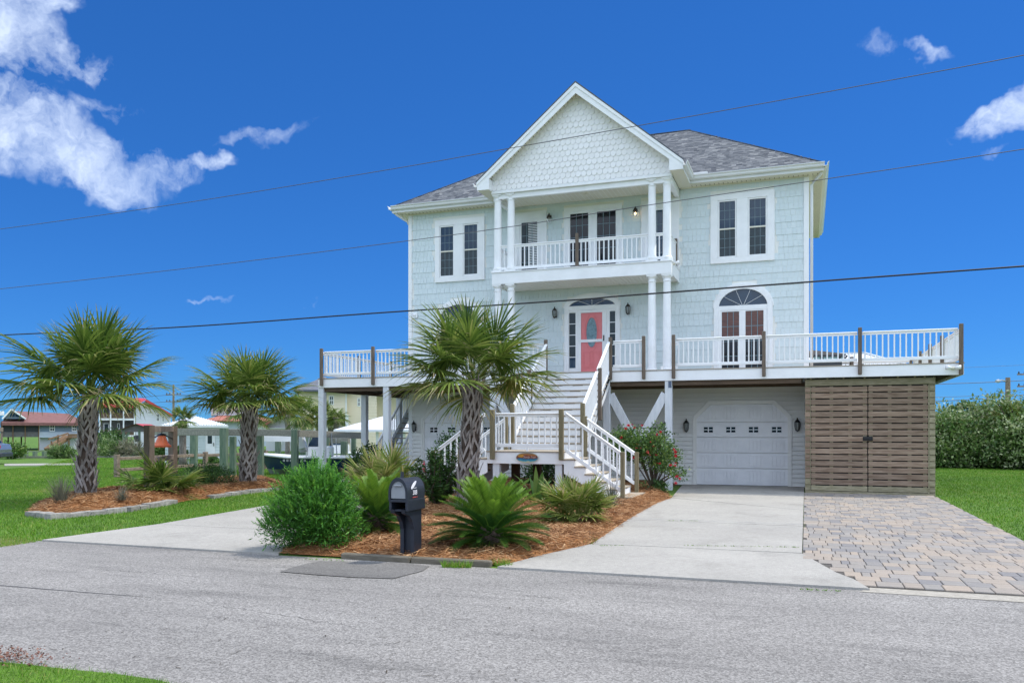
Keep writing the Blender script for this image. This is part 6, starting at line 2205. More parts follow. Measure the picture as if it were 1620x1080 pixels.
# ------------------------------------------------------------------ boat lift pilings and beams
lift = thing("boat_lift", "green treated piling boat lift with grey timber beams", "boat lift", tuple(U(430, 752, Z=0)))
PILES = [(306.8, 747, 688, 9.5), (354.5, 757, 677, 11), (368.5, 754, 690, 9), (411.5, 754, 679, 10), (466.5, 755, 679, 10), (488.5, 748, 679, 9), (517, 744, 690, 8), (544.5, 745, 698, 12), (559.5, 742, 684, 7), (440, 748, 690, 8), (480.5, 746, 706, 9)]
for u, vb, vt, w in PILES:
    q = U(u, vb, Z=0); D = q.dot(FW); s = D / FPX
    zt = min(EYE + (HOR - vt) * s, 2.0); ww = min(w * s, .26)
    b = MB(); b.beam((q.x, q.y, -.05), (q.x, q.y, zt), ww, ww, .01, up=tuple(FW)); b.build("piling", MT['piling'], lift)


def px_beam(name, u0, u1, v0, v1, D0, D1, h, w, mat, parent):
    a, c = U(u0, v0, D=D0), U(u1, v1, D=D1)
    b = MB(); b.beam(a, c, w, h, .008); return b.build(name, MT[mat], parent)


px_beam("beam", 242, 357, 682.5, 683.5, 30.0, 29.4, .25, .09, 'beam', lift)
px_beam("beam", 357, 414, 683.5, 684, 29.6, 29.9, .25, .09, 'beam', lift)
px_beam("beam", 414, 472, 684, 685, 29.9, 29.9, .24, .09, 'beam', lift)
px_beam("beam", 472, 580, 685.5, 689, 29.9, 34, .25, .09, 'beam', lift)
px_beam("beam", 518, 552, 697, 697, 35.6, 35.2, .22, .2, 'beam', lift)
px_beam("cable_beam", 414, 470, 694, 694, 33, 33, .22, .12, 'white_metal', lift)
mc = thing("lift_motor", "white tilted motor cover mounted between the green pilings", "motor", tuple(U(477, 712, D=30.6)))
o_ = U(477, 700, D=30.6)
b = MB(); ax = (RT * math.cos(.25) + UP * math.sin(.25)); az = (UP * math.cos(.25) - RT * math.sin(.25)); b.obox(o_, ax, FW, az, .15, .17, .26, .05); b.build("cover", MT['hull_white'], mc)
b = MB(); b.obox(o_ - az * .30, ax, FW, az, .13, .12, .06, .02); b.build("mount", MT['hull_grey'], mc)
# jumble of the lift hardware
b = MB()
q = U(521, 700, D=33); b.tube([q, q - Vector((0, 0, 1.1))], .012, 5)
for v, r in ((722, .05), (728, .06), (734, .05)): qq = U(521, v, D=33); b.lathe([(r, -.05), (r, .05)], tuple(qq), 8)
b.build("winch", material("brass_winch", (.3, .22, .09), .5, .2), lift)


# ------------------------------------------------------------------ boats (own frame: x to the right, z up)
def boat(label, u0, u1, vtop, vwl, vbot, D, hull, L, group=None, console=True):
    s = D / FPX
    org = U(u0, vbot, D=D)
    t = thing("boat", label, "boat", tuple(org), group, rz=YAW, local=True)
    ztop, zwl = (vbot - vtop) * s, (vbot - vwl) * s
    n = 12
    W = 1.05
    rows = []
    for i in range(n + 1):
        f = i / n
        x = L * f
        half = W * min(1, (f * 3.2) ** .55) if f < .5 else W
        rk = 1 - min(1, f * 4)
        rows.append((x, half, rk, ztop + .12 * rk))
    def strip(za, zb, wa, wb, name, mat):
        b = MB(); V = []
        for (x, h, rk, zt) in rows:
            for sd in (-1, 1):
                V.append(((x + .55 * rk * (1 - zb) if False else x + .45 * rk * (1 - zb / ztop), sd * h * wb, zb if zb < ztop else zt)))
                V.append(((x + .45 * rk * (1 - za / ztop), sd * h * wa, za)))
        b.v = V
        for i in range(n):
            for sd in (0, 1):
                a = i * 4 + sd * 2; c = (i + 1) * 4 + sd * 2
                b.f.append((a, a + 1, c + 1, c)); b.t.append(0)
        m = n * 4; b.f.append((m, m + 1, m + 3, m + 2)); b.t.append(0)
        return b.build(name, MT[mat], t, smooth=True)
    strip(zwl, ztop, .82, 1.0, "hull", hull)
    strip(.0, zwl, .10, .82, "hull_bottom", 'hull_grey')
    b = MB()
    V = []
    for (x, h, rk, zt) in rows: V += [(x, -h, zt), (x, h, zt)]
    b.v = V
    for i in range(n): b.f.append((i * 2, i * 2 + 1, i * 2 + 3, i * 2 + 2)); b.t.append(0)
    b.build("deck", MT['hull_white'], t)
    b = MB()
    for sd in (-1, 1):
        b.tube([(x - .03 * rk, sd * h * 1.01, zt) for (x, h, rk, zt) in rows], .045, 6)
    b.build("gunwale", MT['hull_white'], t, smooth=True)
    if console:
        b = MB(); b.box((L * .36, -.4, ztop + .0), (L * .52, .4, ztop + .42), .05); b.build("console", MT['hull_white'], t)
        b = MB(); b.prism([(L * .36, -.38, ztop + .42), (L * .46, -.38, ztop + .42), (L * .43, -.36, ztop + .78), (L * .40, -.36, ztop + .78)], (0, .74, 0)); b.build("windscreen", MT['glass'], t)
        b = MB()
        for y in (-.38, .38): b.tube([(L * .35, y, ztop), (L * .38, y, ztop + .95)], .02, 5); b.tube([(L * .54, y, ztop), (L * .53, y, ztop + .95)], .02, 5)
        b.build("top_frame", MT['hull_grey'], t)
    b = MB(); 
    for i in range(7): b.box((L * .22 + .13 * i, -W * .985 - .012, ztop - .14), (L * .22 + .13 * i + .07, -W * .985 + .02, ztop - .06))
    b.build("hull_number", MT['hull_grey'], t)
    return t


boat("navy blue centre console boat on the lift behind green pilings", 411, 560, 722.5, 741, 752, 32, 'hull_blue', 5.4)
boat("covered grey and white boat stern behind the deck stair post", 566, 640, 725, 741, 750, 36, 'hull_grey', 4.2, console=False)
p = U(597, 730, D=35); t_s = thing("tarp_cover", "dark tarpaulin heap behind the left deck posts", "tarpaulin", (p.x, p.y, 0))
b = MB(); b.lathe([(.95, 0), (.9, .25), (.6, .55), (.2, .72)], (p.x, p.y, 0), 14); b.build("cover", MT['black'], t_s, smooth=True)
p = U(506, 722, D=40); 
boat("white runabout behind the green pilings", 478, 520, 716, 724, 730, 42, 'hull_white', 4.5)


# ------------------------------------------------------------------ far houses: each in its own frame, x right, z up, y away
def frame_thing(name, label, cat, u0, D, group=None, turn=0.0):
    q = U(u0, 700, D=D)
    return thing(name, label, cat, (q.x, q.y, 0), group, rz=YAW + math.atan((810 - u0) / FPX) + turn, local=True), D / FPX


class Px:
    """pixel to local coordinates of a far thing"""
    def __init__(s, u0, D): s.u0, s.s, s.vg, s.c = u0, D / FPX, HOR + EYE * FPX / D, math.cos(math.atan((810 - u0) / FPX))
    def x(s, u): return (u - s.u0) * s.s * s.c
    def z(s, v): return max(-.02, (s.vg - v) * s.s)


def cbox(parent, name, mat, P, u0, u1, v0, v1, y0, y1, c=0.0):
    b = MB(); b.box((P.x(u0), y0, P.z(v1)), (P.x(u1), y1, P.z(v0)), c); return b.build(name, MT[mat] if isinstance(mat, str) else mat, parent)


def cwindow(parent, P, u0, u1, v0, v1, y, frame='white', bars=True):
    f = MB(); x0, x1, z0, z1 = P.x(u0), P.x(u1), P.z(v1), P.z(v0); w = max(.06, (x1 - x0) * .10)
    f.box((x0, y - .05, z0), (x0 + w, y, z1)); f.box((x1 - w, y - .05, z0), (x1, y, z1)); f.box((x0 + w, y - .05, z1 - w), (x1 - w, y, z1)); f.box((x0 + w, y - .05, z0), (x1 - w, y, z0 + w))
    if bars: f.box((x0 + w, y - .045, (z0 + z1) / 2 - .03), (x1 - w, y - .002, (z0 + z1) / 2 + .03)); f.box(((x0 + x1) / 2 - .02, y - .044, z0 + w), ((x0 + x1) / 2 + .02, y - .003, z1 - w))
    o = f.build("window", MT[frame], parent)
    g_ = MB(); g_.box((x0 + w, y - .03, z0 + w), (x1 - w, y - .01, z1 - w)); g_.build("pane", MT['glass_screen'], o)
    return o


def hip(parent, mat, x0, x1, y0, y1, z0, z1, ridge=None, name="roof", thick=.12):
    r = ridge if ridge is not None else (y1 - y0) / 2
    r = min(r, (x1 - x0) / 2 - .001)
    ym = (y0 + y1) / 2
    A, B2, C2, D2 = (x0, y0, z0), (x1, y0, z0), (x1, y1, z0), (x0, y1, z0)
    a, c = (x0 + r, ym, z1), (x1 - r, ym, z1)
    b = MB()
    for q in ((A, B2, c, a), (B2, C2, c), (C2, D2, a, c), (D2, A, a)): b.poly(q, .4)
    for p, q in ((A, B2), (B2, C2), (C2, D2), (D2, A)): b.poly([p, q, (q[0], q[1], q[2] - thick), (p[0], p[1], p[2] - thick)], .4)
    b.poly([(p[0], p[1], p[2] - thick) for p in (A, B2, C2, D2)], .4)
    return b.build(name, MT[mat], parent)


MT['roof_brown'] = material("brown_red_shingle", (.20, .095, .085), .9, .2, 4, fleck=.2, fscale=30)
MT['roof_red'] = material("red_metal_roof", (.52, .055, .055), .45, .08, 1)
MT['roof_terra'] = material("terracotta_shingle", (.36, .135, .10), .85, .15, 3, fleck=.15, fscale=20)
MT['roof_white'] = material("white_metal_roof", (.74, .76, .78), .35, .05, 1)
MT['roof_slate'] = material("far_grey_shingle", (.13, .14, .17), .9, .2, 4)
MT['blue_wall'] = material("blue_grey_siding", (.19, .26, .34), .7, .06, 1)
MT['pale_blue'] = material("pale_blue_siding", (.50, .56, .64), .7, .06, 1)
MT['white_wall'] = material("far_white_siding", (.70, .70, .74), .6, .05, 1)
MT['cream_wall'] = material("far_yellow_siding", (.86, .74, .56), .6, .05, 1)
MT['shed_wall'] = material("pale_mint_siding", (.62, .68, .68), .6, .05, 1)
MT['far_dark'] = material("far_screen", (.035, .042, .05), .5, .2, 1)
MT['screen_wall'] = material("grey_lattice_wall", (.16, .15, .15), .8, .2, 5)
MT['brown_wood'] = material("brown_stair_timber", (.20, .12, .065), .8, .2, 3)


def lap_lines(parent, P, u0, u1, v0, v1, y, mat, step=.16):
    b = MB(); x0, x1, z0, z1 = P.x(u0), P.x(u1), P.z(v1), P.z(v0); z = z0
    while z < z1 - .02:
        t = min(z + step, z1); b.poly([(x0, y - .03, z), (x1, y - .03, z), (x1, y - .004, t), (x0, y - .004, t)]); b.poly([(x0, y, z), (x1, y, z), (x1, y - .03, z), (x0, y - .03, z)]); z += step
    return b.build("lap_siding", MT[mat], parent, kind="stuff")


# brown roofed house on stilts, far left
D = 73.0; P = Px(60, D); h, _ = frame_thing("stilt_house", "blue grey stilt house with brown shingle roof, far left", "house", 60, D)
cbox(h, "wall", 'blue_wall', P, 63, 126, 669, 691, 0, 9); cbox(h, "lower_wall", 'white_wall', P, 63, 126, 691, 712, .6, 8.5); cbox(h, "band", 'pale_blue', P, 63, 126, 683, 692, -.03, .0)
lap_lines(h, P, 64.5, 126, 669, 683, 0, 'blue_wall', .2)
cbox(h, "porch_screen", 'far_dark', P, 4, 61, 669, 683, .1, 8); cbox(h, "porch_wall", 'screen_wall', P, 4, 61, 683, 691, .05, 8.1)
for u in (4, 21, 40, 61.5): cbox(h, "porch_post", 'brown_wood', P, u - .8, u + .8, 669, 712, -.1, .12)
for u in (12, 19.5, 33): cbox(h, "stilt", 'wood_dark', P, u - 1.2, u + 1.2, 691, 712, 3, 3.3)
cbox(h, "corner_trim", 'white', P, 61.5, 63, 669, 712, -.06, .06)
cwindow(h, P, 78.5, 87, 671, 682, 0); cwindow(h, P, 114.5, 122.5, 672, 682, 0)
b = MB(); x0, x1, ze, zr = P.x(2), P.x(127), P.z(668.5), P.z(648.5)
b.poly([(x0, -.6, ze), (x1 + .6, -.6, ze), (P.x(112), 4.5, zr - .2), (P.x(19), 4.5, zr)]); b.poly([(x0, 9.6, ze), (x1 + .6, 9.6, ze), (P.x(112), 4.5, zr - .2), (P.x(19), 4.5, zr)][::-1]); b.poly([(x1 + .6, -.6, ze), (x1 + .6, 9.6, ze), (P.x(112), 4.5, zr - .2)])
b.poly([(x0, -.6, ze), (x0, 9.6, ze), (P.x(19), 4.5, zr)])
b.poly([(x0, -.6, ze - .25), (x1 + .6, -.6, ze - .25), (x1 + .6, -.6, ze), (x0, -.6, ze)]); b.build("roof", MT['roof_brown'], h)
b = MB(); gzb, gzt = P.z(662.5), P.z(649.5)
b.prism([(P.x(5), -.0, gzb), (P.x(40), -.0, gzb), (P.x(19), 0, gzt)], (0, 3.5, 0)); b.build("front_gable", MT['blue_wall'], h)
b = MB(); b.prism([(P.x(16), -.05, P.z(659)), (P.x(23.5), -.05, P.z(659)), (P.x(23.5), -.05, P.z(655)), (P.x(19.5), -.05, P.z(652.5))], (0, .04, 0)); b.prism([(P.x(25), -.05, P.z(659)), (P.x(33), -.05, P.z(659)), (P.x(25), -.05, P.z(655))], (0, .04, 0)); b.build("gable_window", MT['glass'], h)
b = MB(); b.beam((P.x(5), -.2, gzb), (P.x(19), -.2, gzt + .1), .5, .12); b.beam((P.x(41), -.2, gzb), (P.x(19), -.2, gzt + .1), .5, .12); b.build("gable_trim", MT['white'], h)
b = MB(); b.beam((P.x(76), -2.2, 0.1), (P.x(108), -1.2, P.z(690)), 1.1, .25); b.beam((P.x(76), -2.6, 1.0), (P.x(108), -1.7, P.z(685)), .08, .12); b.box((P.x(107), -2.2, P.z(692.5)), (P.x(125), -.1, P.z(690.5))); b.build("outside_stair", MT['brown_wood'], h)
b = MB()
for u in (81, 91.5, 108.5): b.box((P.x(u) - .07, -2.0, 0), (P.x(u) + .07, -1.85, P.z(686 if u > 100 else 700 - (u - 81) * .9 - 3)))
b.build("stair_post", MT['brown_wood'], h, kind="stuff"); b = MB()
for i in range(12): u = 109 + i * 1.2; b.box((P.x(u) - .03, -2.2, P.z(690)), (P.x(u) + .03, -2.15, P.z(686)))
b.build("stair_rail", MT['brown_wood'], h, kind="stuff")

# red roofed three storey house
D = 86.0; P = Px(190, D); h, _ = frame_thing("beach_villa", "three storey white house with red metal roof and two long porches", "house", 190, D)
cbox(h, "wall", 'screen_wall', P, 157, 216, 643, 690, 2.2, 9)
cbox(h, "gable_wall", 'white_wall', P, 215, 272, 661, 709, 0, 11); lap_lines(h, P, 215, 271, 661, 709, 0, 'white_wall', .25)
b = MB(); b.prism([(P.x(214.5), 0, P.z(661)), (P.x(272), 0, P.z(661)), (P.x(262), 0, P.z(651)), (P.x(232), 0, P.z(634)), (P.x(215), 0, P.z(641))], (0, 11, 0)); b.build("gable", MT['white_wall'], h)
for v0, v1 in ((661.5, 664.5), (688, 690.5), (641.5, 643.5)): cbox(h, "porch_floor", 'white', P, 157, 215, v0, v1, -.1, 2.3)
for u in (158, 175, 195.5, 213): cbox(h, "porch_post", 'white', P, u - 1.1, u + 1.1, 643, 708, -.2, .1)
for (a, c) in ((159, 174), (176.2, 194.4), (196.7, 212)):
    for v0, v1 in ((653, 661.5), (680, 688)):
        b = MB(); b.box((P.x(a), -.05, P.z(v0 + .8)), (P.x(c), .0, P.z(v0))); b.box((P.x(a), -.05, P.z(v1)), (P.x(c), .0, P.z(v1 - .8)))
        n = int((c - a) / 1.1)
        for i in range(n): x = P.x(a + (c - a) * (i + .5) / n); b.box((x - .02, -.04, P.z(v1 - .8)), (x + .02, -.01, P.z(v0 + .8)))
        b.build("porch_rail", MT['brown_wood'], h)
for u0, u1, v0, v1 in ((163, 168, 646, 660), (185.5, 189.5, 646, 654), (198, 208, 645, 653), (163.5, 172, 669, 684), (185.5, 189.5, 669, 678)): cwindow(h, P, u0, u1, v0, v1, 2.2, bars=False)
for u0, u1, v0, v1 in ((222.5, 229.5, 649, 654), (234.5, 240.5, 649.5, 654.5), (248, 253.5, 653.5, 666), (257.5, 262, 656.5, 666.5)): cwindow(h, P, u0, u1, v0, v1, 0)
b = MB(); ze, zr = P.z(641.5), P.z(627)
b.poly([(P.x(153), -.6, ze), (P.x(214), -.6, ze), (P.x(222), 4, zr), (P.x(171), 4, zr)]); b.poly([(P.x(153), -.6, ze), (P.x(171), 4, zr), (P.x(171), 8, zr), (P.x(153), 10, ze)]); b.poly([(P.x(214), -.6, ze), (P.x(232), -.4, P.z(632)), (P.x(232), 4, zr), (P.x(222), 4, zr)])
b.poly([(P.x(153), -.6, ze - .2), (P.x(214), -.6, ze - .2), (P.x(214), -.6, ze), (P.x(153), -.6, ze)])
b.beam((P.x(231), 5, P.z(632.5)), (P.x(274), 5, P.z(657)), 11.5, .25, up=(0, 0, 1)); b.build("roof", MT['roof_red'], h)

# dock shelter with red roof and dark timber
D = 57.0; P = Px(225, D); h, _ = frame_thing("dock_shelter", "grey timber dock shelter with small red roof behind the bell", "shelter", 225, D)
b = MB(); zt = P.z(671); b.prism([(P.x(192), 0, P.z(678)), (P.x(215), 0, P.z(670.5)), (P.x(240), 0, P.z(678)), (P.x(240), 0, P.z(683)), (P.x(192), 0, P.z(683))], (0, .15, 0)); b.build("gable", MT['screen_wall'], h)
b = MB(); b.poly([(P.x(191), -.3, P.z(678.5)), (P.x(215), -.3, P.z(670)), (P.x(240), 5, P.z(670)), (P.x(216), 5, P.z(678.5))]); b.poly([(P.x(215), -.3, P.z(670)), (P.x(241), -.3, P.z(678.5)), (P.x(266), 5, P.z(678.5)), (P.x(240), 5, P.z(670))]); b.build("roof", MT['roof_red'], h)
for u, y in ((195.5, 0), (220.5, 0), (237, 0), (244, 4)): cbox(h, "post", 'piling', P, u - 2, u + 2, 679, 718, y, y + .2)
for (a, c) in (((195.5, 697), (205, 683)), ((236, 693), (228, 683))): b = MB(); b.beam((P.x(a[0]), .1, P.z(a[1])), (P.x(c[0]), .1, P.z(c[1])), .12, .16); b.build("brace", MT['piling'], h)
b = MB(); b.obox(Vector((P.x(216), -.2, P.z(693))), Vector((1, 0, .2)).normalized(), Vector((0, 1, 0)), Vector((-.2, 0, 1)).normalized(), .16, .2, .22, .05); b.build("lamp", MT['far_dark'], h)

# white shed with metal roof
D = 39.7; P = Px(310, D); h, _ = frame_thing("shed", "small white sided shed with white metal hip roof", "shed", 310, D)
cbox(h, "wall", 'shed_wall', P, 262, 352, 673, 726, 0, 2.6); lap_lines(h, P, 262, 324.5, 674, 725, 0, 'shed_wall', .14); lap_lines(h, P, 341, 352, 674, 725, 0, 'shed_wall', .14)
b = MB(); x0, x1, x2, ze, za = P.x(255), P.x(307), P.x(361.5), P.z(672.5), P.z(657)
hip(h, 'roof_white', x0, x2, -.35, 3.0, ze, za, 1.55)
b = MB()
for i in range(26):
    x = x0 + (x2 - x0) * (i + .5) / 26; t = min(1, min(x - x0, x2 - x) / 1.55)
    b.beam((x, -.35, ze + .02), (x, -.35 + 1.675 * t, ze + (za - ze) * t + .02), .03, .03)
b.build("roof_rib", MT['roof_white'], h, kind="stuff")
cbox(h, "fascia", 'white', P, 255, 361.5, 672.4, 675.5, -.36, -.30)
d_ = cbox(h, "door", 'white', P, 325, 340.5, 688, 723.5, -.05, .0); g_ = MB(); g_.box((P.x(328.5), -.06, P.z(701.5)), (P.x(335.5), -.051, P.z(689))); g_.build("pane", MT['glass_screen'], d_); g_ = MB(); g_.box((P.x(337.8), -.1, P.z(705.5)), (P.x(338.8), -.05, P.z(700))); g_.build("handle", MT['bronze'], d_)
for u in (263, 298, 322.5, 350): cbox(h, "pier", 'white', P, u - 1.5, u + 1.5, 725, 737.5, .1, .4)
b = MB()
for i in range(4): b.box((P.x(346 + i * 6), -1.0, P.z(727 + i * 3.2) - .04), (P.x(354 + i * 6), -.05, P.z(727 + i * 3.2)))
b.beam((P.x(337), -1.02, P.z(726)), (P.x(349), -1.02, 0), .06, .2); b.build("step", MT['white_wood'], h)

# terracotta roofed house with lilac upper storey
D = 92.0; P = Px(360, D); h, _ = frame_thing("house", "lilac grey house with terracotta roof behind the shed", "house", 360, D)
cbox(h, "upper_wall", 'white_wall', P, 333, 398, 640, 656, 3, 9); cbox(h, "wall", 'pale_blue', P, 325, 430, 663, 708, 0, 9)
hip(h, 'roof_terra', P.x(319), P.x(440), -1.0, 11, P.z(665), P.z(651.5), 3.0); hip(h, 'roof_slate', P.x(330), P.x(401), 2.4, 9.6, P.z(641), P.z(634), 3.0, name="upper_roof")
for u in (342, 357.5, 373.5): cwindow(h, P, u, u + 8, 645.5, 652, 2.95, bars=False)
# white gabled house right of it
D = 70.0; P = Px(435, D); h, _ = frame_thing("house", "white gabled house wall with orange roof edge behind the middle palm", "house", 435, D)
b = MB(); b.prism([(P.x(421), 0, P.z(672)), (P.x(452), 0, P.z(652)), (P.x(480), 0, P.z(668)), (P.x(480), 0, P.z(714)), (P.x(421), 0, P.z(714))], (0, 7, 0)); b.build("wall", MT['white_wall'], h)
b = MB(); b.beam((P.x(416), 3, P.z(674)), (P.x(452), 3, P.z(650.5)), 8, .18); b.beam((P.x(452), 3, P.z(650.5)), (P.x(484), 3, P.z(669)), 8, .18); b.build("roof", MT['roof_terra'], h)
cbox(h, "band", 'white', P, 420, 452, 676.5, 678, -.3, 0); cwindow(h, P, 436, 446, 684, 704, 0)

# yellow house
D = 60.0; P = Px(547.7, D); h, _ = frame_thing("yellow_house", "pale yellow sided house with grey hip roof seen under the deck", "house", 547.7, D)
cbox(h, "wall", 'cream_wall', P, 474, 548, 617, 655.5, 0, 8); lap_lines(h, P, 474, 547.5, 618, 655, 0, 'cream_wall', .22)
cbox(h, "side_wall", 'cream_wall', P, 548.2, 597, 617, 716, .8, 8.2); lap_lines(h, P, 548.6, 597, 618, 700, .8, 'cream_wall', .22)
cbox(h, "far_wing", 'cream_wall', P, 597.2, 690, 612, 716, 2.4, 8.4); lap_lines(h, P, 597.6, 690, 612, 690, 2.4, 'cream_wall', .22)
cbox(h, "lower_wall", 'screen_wall', P, 478, 547, 656, 716, 3.4, 8.1)
cbox(h, "corner_trim", 'white', P, 546.5, 548.6, 617, 656, -.06, .1)
cbox(h, "porch_column", 'white', P, 546.4, 551.4, 655.8, 716, .0, .25); cbox(h, "porch_column", 'white', P, 496, 500, 655.8, 716, .0, .25); cbox(h, "porch_column", 'white', P, 516, 518.6, 655.8, 716, .0, .25)
hip(h, 'roof_slate', P.x(466), P.x(556), -.7, 9, P.z(617.5), P.z(590), 2.6)
hip(h, 'roof_slate', P.x(540), P.x(700), .2, 9.4, P.z(611), P.z(588), 3.0, name="wing_roof")
cwindow(h, P, 520.5, 528, 626, 640.5, 0); cwindow(h, P, 565.5, 571, 628.5, 642, .8)
for u in (528.5, 537): cwindow(h, P, u, u + 7, 658, 673, 3.4)
cbox(h, "balcony_floor", 'white', P, 520, 549, 673.5, 675, 2.2, 3.4)

# white metal boat shelter roof
D = 45.0; P = Px(590, D); h, _ = frame_thing("boat_shelter", "white metal hip roofed boat shelter beyond the pilings", "shelter", 590, D)
hip(h, 'roof_white', P.x(528), P.x(690), 0, 5.4, P.z(679.5), P.z(656.5), 2.72); cbox(h, "fascia", 'roof_white', P, 528.5, 690, 679.5, 682, .02, .1)
for u in (549, 597, 640): cbox(h, "post", 'white', P, u - 2.2, u + 2.2, 682, 731, .4, .65)

# white metal roofed house behind the right deck
D = 62.0; P = Px(1367, D); h, _ = frame_thing("metal_roof_house", "house with white ribbed metal roof behind the right deck railing", "house", 1367, D)
xa, xb, xc = P.x(1270), P.x(1367.5), P.x(1440)
ze, zr = P.z(581), P.z(552.5)
b = MB(); b.poly([(xa - 4, 0, ze), (xc, 0, ze), (xb, 3.4, zr), (xa - 4, 3.4, zr + .1)]); b.poly([(xc, 0, ze), (xc, 8, ze), (xb, 3.4, zr)]); b.poly([(xa - 4, 8, ze), (xc, 8, ze), (xb, 3.4, zr), (xa - 4, 3.4, zr + .1)][::-1]); b.build("roof", MT['roof_white'], h)
b = MB()
for i in range(32):
    x = xa - 1 + (xc - xa + 1) * i / 32; t = 1 if x < xb else max(0, (xc - x) / (xc - xb)); b.beam((x, -.0, ze + .03), (x, 3.4 * t, ze + (zr - ze) * t + .03), .05, .05)
b.beam((xc, 0, ze + .06), (xb, 3.4, zr + .06), .22, .06); b.beam((xa - 4, 3.4, zr + .12), (xb, 3.4, zr + .06), .22, .05)
b.build("roof_rib", MT['roof_white'], h, kind="stuff")
b = MB(); b.box((xa - 4, .5, 0), (xc - .6, 7.5, ze - .02)); b.build("wall", MT['white_wall'], h)

# covered swing / bar on the deck behind the rail
D = 30.5; P = Px(1313, D); q = U(1300, 575, D=D)
sw_ = thing("patio_bar", "dark slatted patio bar with teal glass on the deck behind the railing", "patio furniture", (q.x, q.y, DZ + .026), rz=YAW, local=True)
sx_ = D / FPX
lx = lambda u: (u - 1300) * sx_
lz = lambda v: EYE + (HOR - v) * sx_ - DZ - .026
b = MB(); b.prism([(lx(1284), 0, lz(561)), (lx(1340), 0, lz(562)), (lx(1336), 0, lz(559)), (lx(1284), 0, lz(553.5))], (0, 1.2, 0)); b.build("canopy", MT['screen_wall'], sw_)
b = MB(); b.box((lx(1284), -.02, lz(564)), (lx(1336), .06, lz(561.2))); b.box((lx(1284), 0, 0), (lx(1332), .9, lz(571.5))); b.build("frame", MT['far_dark'], sw_)
b = MB(); b.box((lx(1288), .02, lz(571.5)), (lx(1334), .05, lz(564.1))); b.build("glass_panel", material("teal_glass", (.25, .40, .40), .2, .1), sw_)
b = MB()
for (a, c) in ((1299, 1303), (1329, 1325)): b.beam((lx(a), 0, lz(564)), (lx(c), 0, lz(571)), .06, .08)
for (a, c) in ((1335, 1342), (1342, 1335)): b.beam((lx(a), .1, lz(562)), (lx(c), .1, lz(571)), .05, .05)
b.build("brace", MT['black'], sw_)
b = MB(); b.box((lx(1353.5), .4, 0), (lx(1357.5), .52, lz(562.5))); b.build("post", MT['wood_post'], sw_)

# ------------------------------------------------------------------ small far things
def far_palm(u, vb, vtop, D, label, seed, crown=1.0):
    q = U(u, vb, D=D); s = D / FPX
    base = (q.x, q.y, max(0, q.z)); hgt = (vb - vtop) * s
    rr = random.Random(seed)
    t = thing("palm_tree", label, "palm tree", base)
    b = MB(); b.tube([Vector(base) + Vector((0, 0, hgt * i / 5)) for i in range(6)], [.20, .16, .15, .15, .17, .19], 9); b.build("trunk", MT['boot'], t, smooth=True)
    for i in range(26):
        e = rr.choice((75, 55, 35, 15, -5, -30)); me = fan_mesh(e, rr.randrange(2), pet=.7, rad=.8, nl=26, droop=.5, dry=.12, spread=120)
        link("frond", me, t, Vector(base) + Vector((0, 0, hgt)), rot=(rr.gauss(0, .1), 0, i * 2.4), scale=crown * rr.uniform(.85, 1.1))


far_palm(289, 738, 664, 36, "small thin cabbage palm in front of the white shed", 91, .50)
far_palm(395, 735, 662, 50, "far cabbage palm half hidden by the middle palm crown", 92, .95)
far_palm(480, 735, 668, 52, "bushy far palm beyond the lift left of the deck corner post", 93, 1.0)
far_palm(512, 735, 670, 54, "far palm right behind the deck corner post", 94, .8)
far_palm(532, 736, 672, 52, "small far palm beside the yellow house porch", 95, .6)
far_palm(455, 735, 668, 54, "far palm between the white gable and the deck corner", 96, .95)


def bush(u, v, D, rx, rz, label, seed, mat='leaf', tone=0.1, size=.2, aspect=.4, n=1600, cat="bush"):
    q = U(u, v, D=D); q.z = max(q.z, 0)
    t = thing("bush", label, cat, tuple(q))
    leaf_cloud("foliage", mat, t, [(q.x, q.y, q.z + rz * .5, rx, rx * .8, rz * .55), (q.x + rx * .4, q.y, q.z + rz * .35, rx * .6, rx * .6, rz * .4), (q.x - rx * .4, q.y, q.z + rz * .4, rx * .6, rx * .6, rz * .4)], n, size, seed, aspect=aspect, cs=.12 * rx, tone=tone, clump=12, zmin=0.0)
    stems(t, q, [q + Vector((random.uniform(-.5, .5) * rx, 0, rz * .7)) for _ in range(5)], .03)


bush(97, 724, 51, .7, .6, "pale green ornamental clump by the far low fence", 101, 'hedge', .12, .4, .1)
bush(175, 703, 60, .95, 1.0, "dark round bush below the red roofed house porch", 102, 'leaf', -.1)
bush(170, 722, 52, 1.1, 1.1, "grey green yucca clump right of the leftmost palm trunk", 103, 'hedge', .02, .4, .1)
bush(205, 721, 52, .9, .85, "tawny grass clump under the dock shelter", 104, 'greyleaf', .4, .4, .08)
bush(17, 722, 50, .9, .8, "pale green shrub behind the parked car", 105, 'leaf', .25)
bush(284, 726, 39, .35, .55, "small shrub at the shed corner behind the bell post", 106, 'leaf', .05, .12)
bush(335, 738, 38, .4, .42, "small shrub under the shed steps", 107, 'leaf', .1, .12)
bush(255, 722, 42, .5, .7, "yellow green shrub seen beneath the bell", 108, 'leaf', .35, .15)

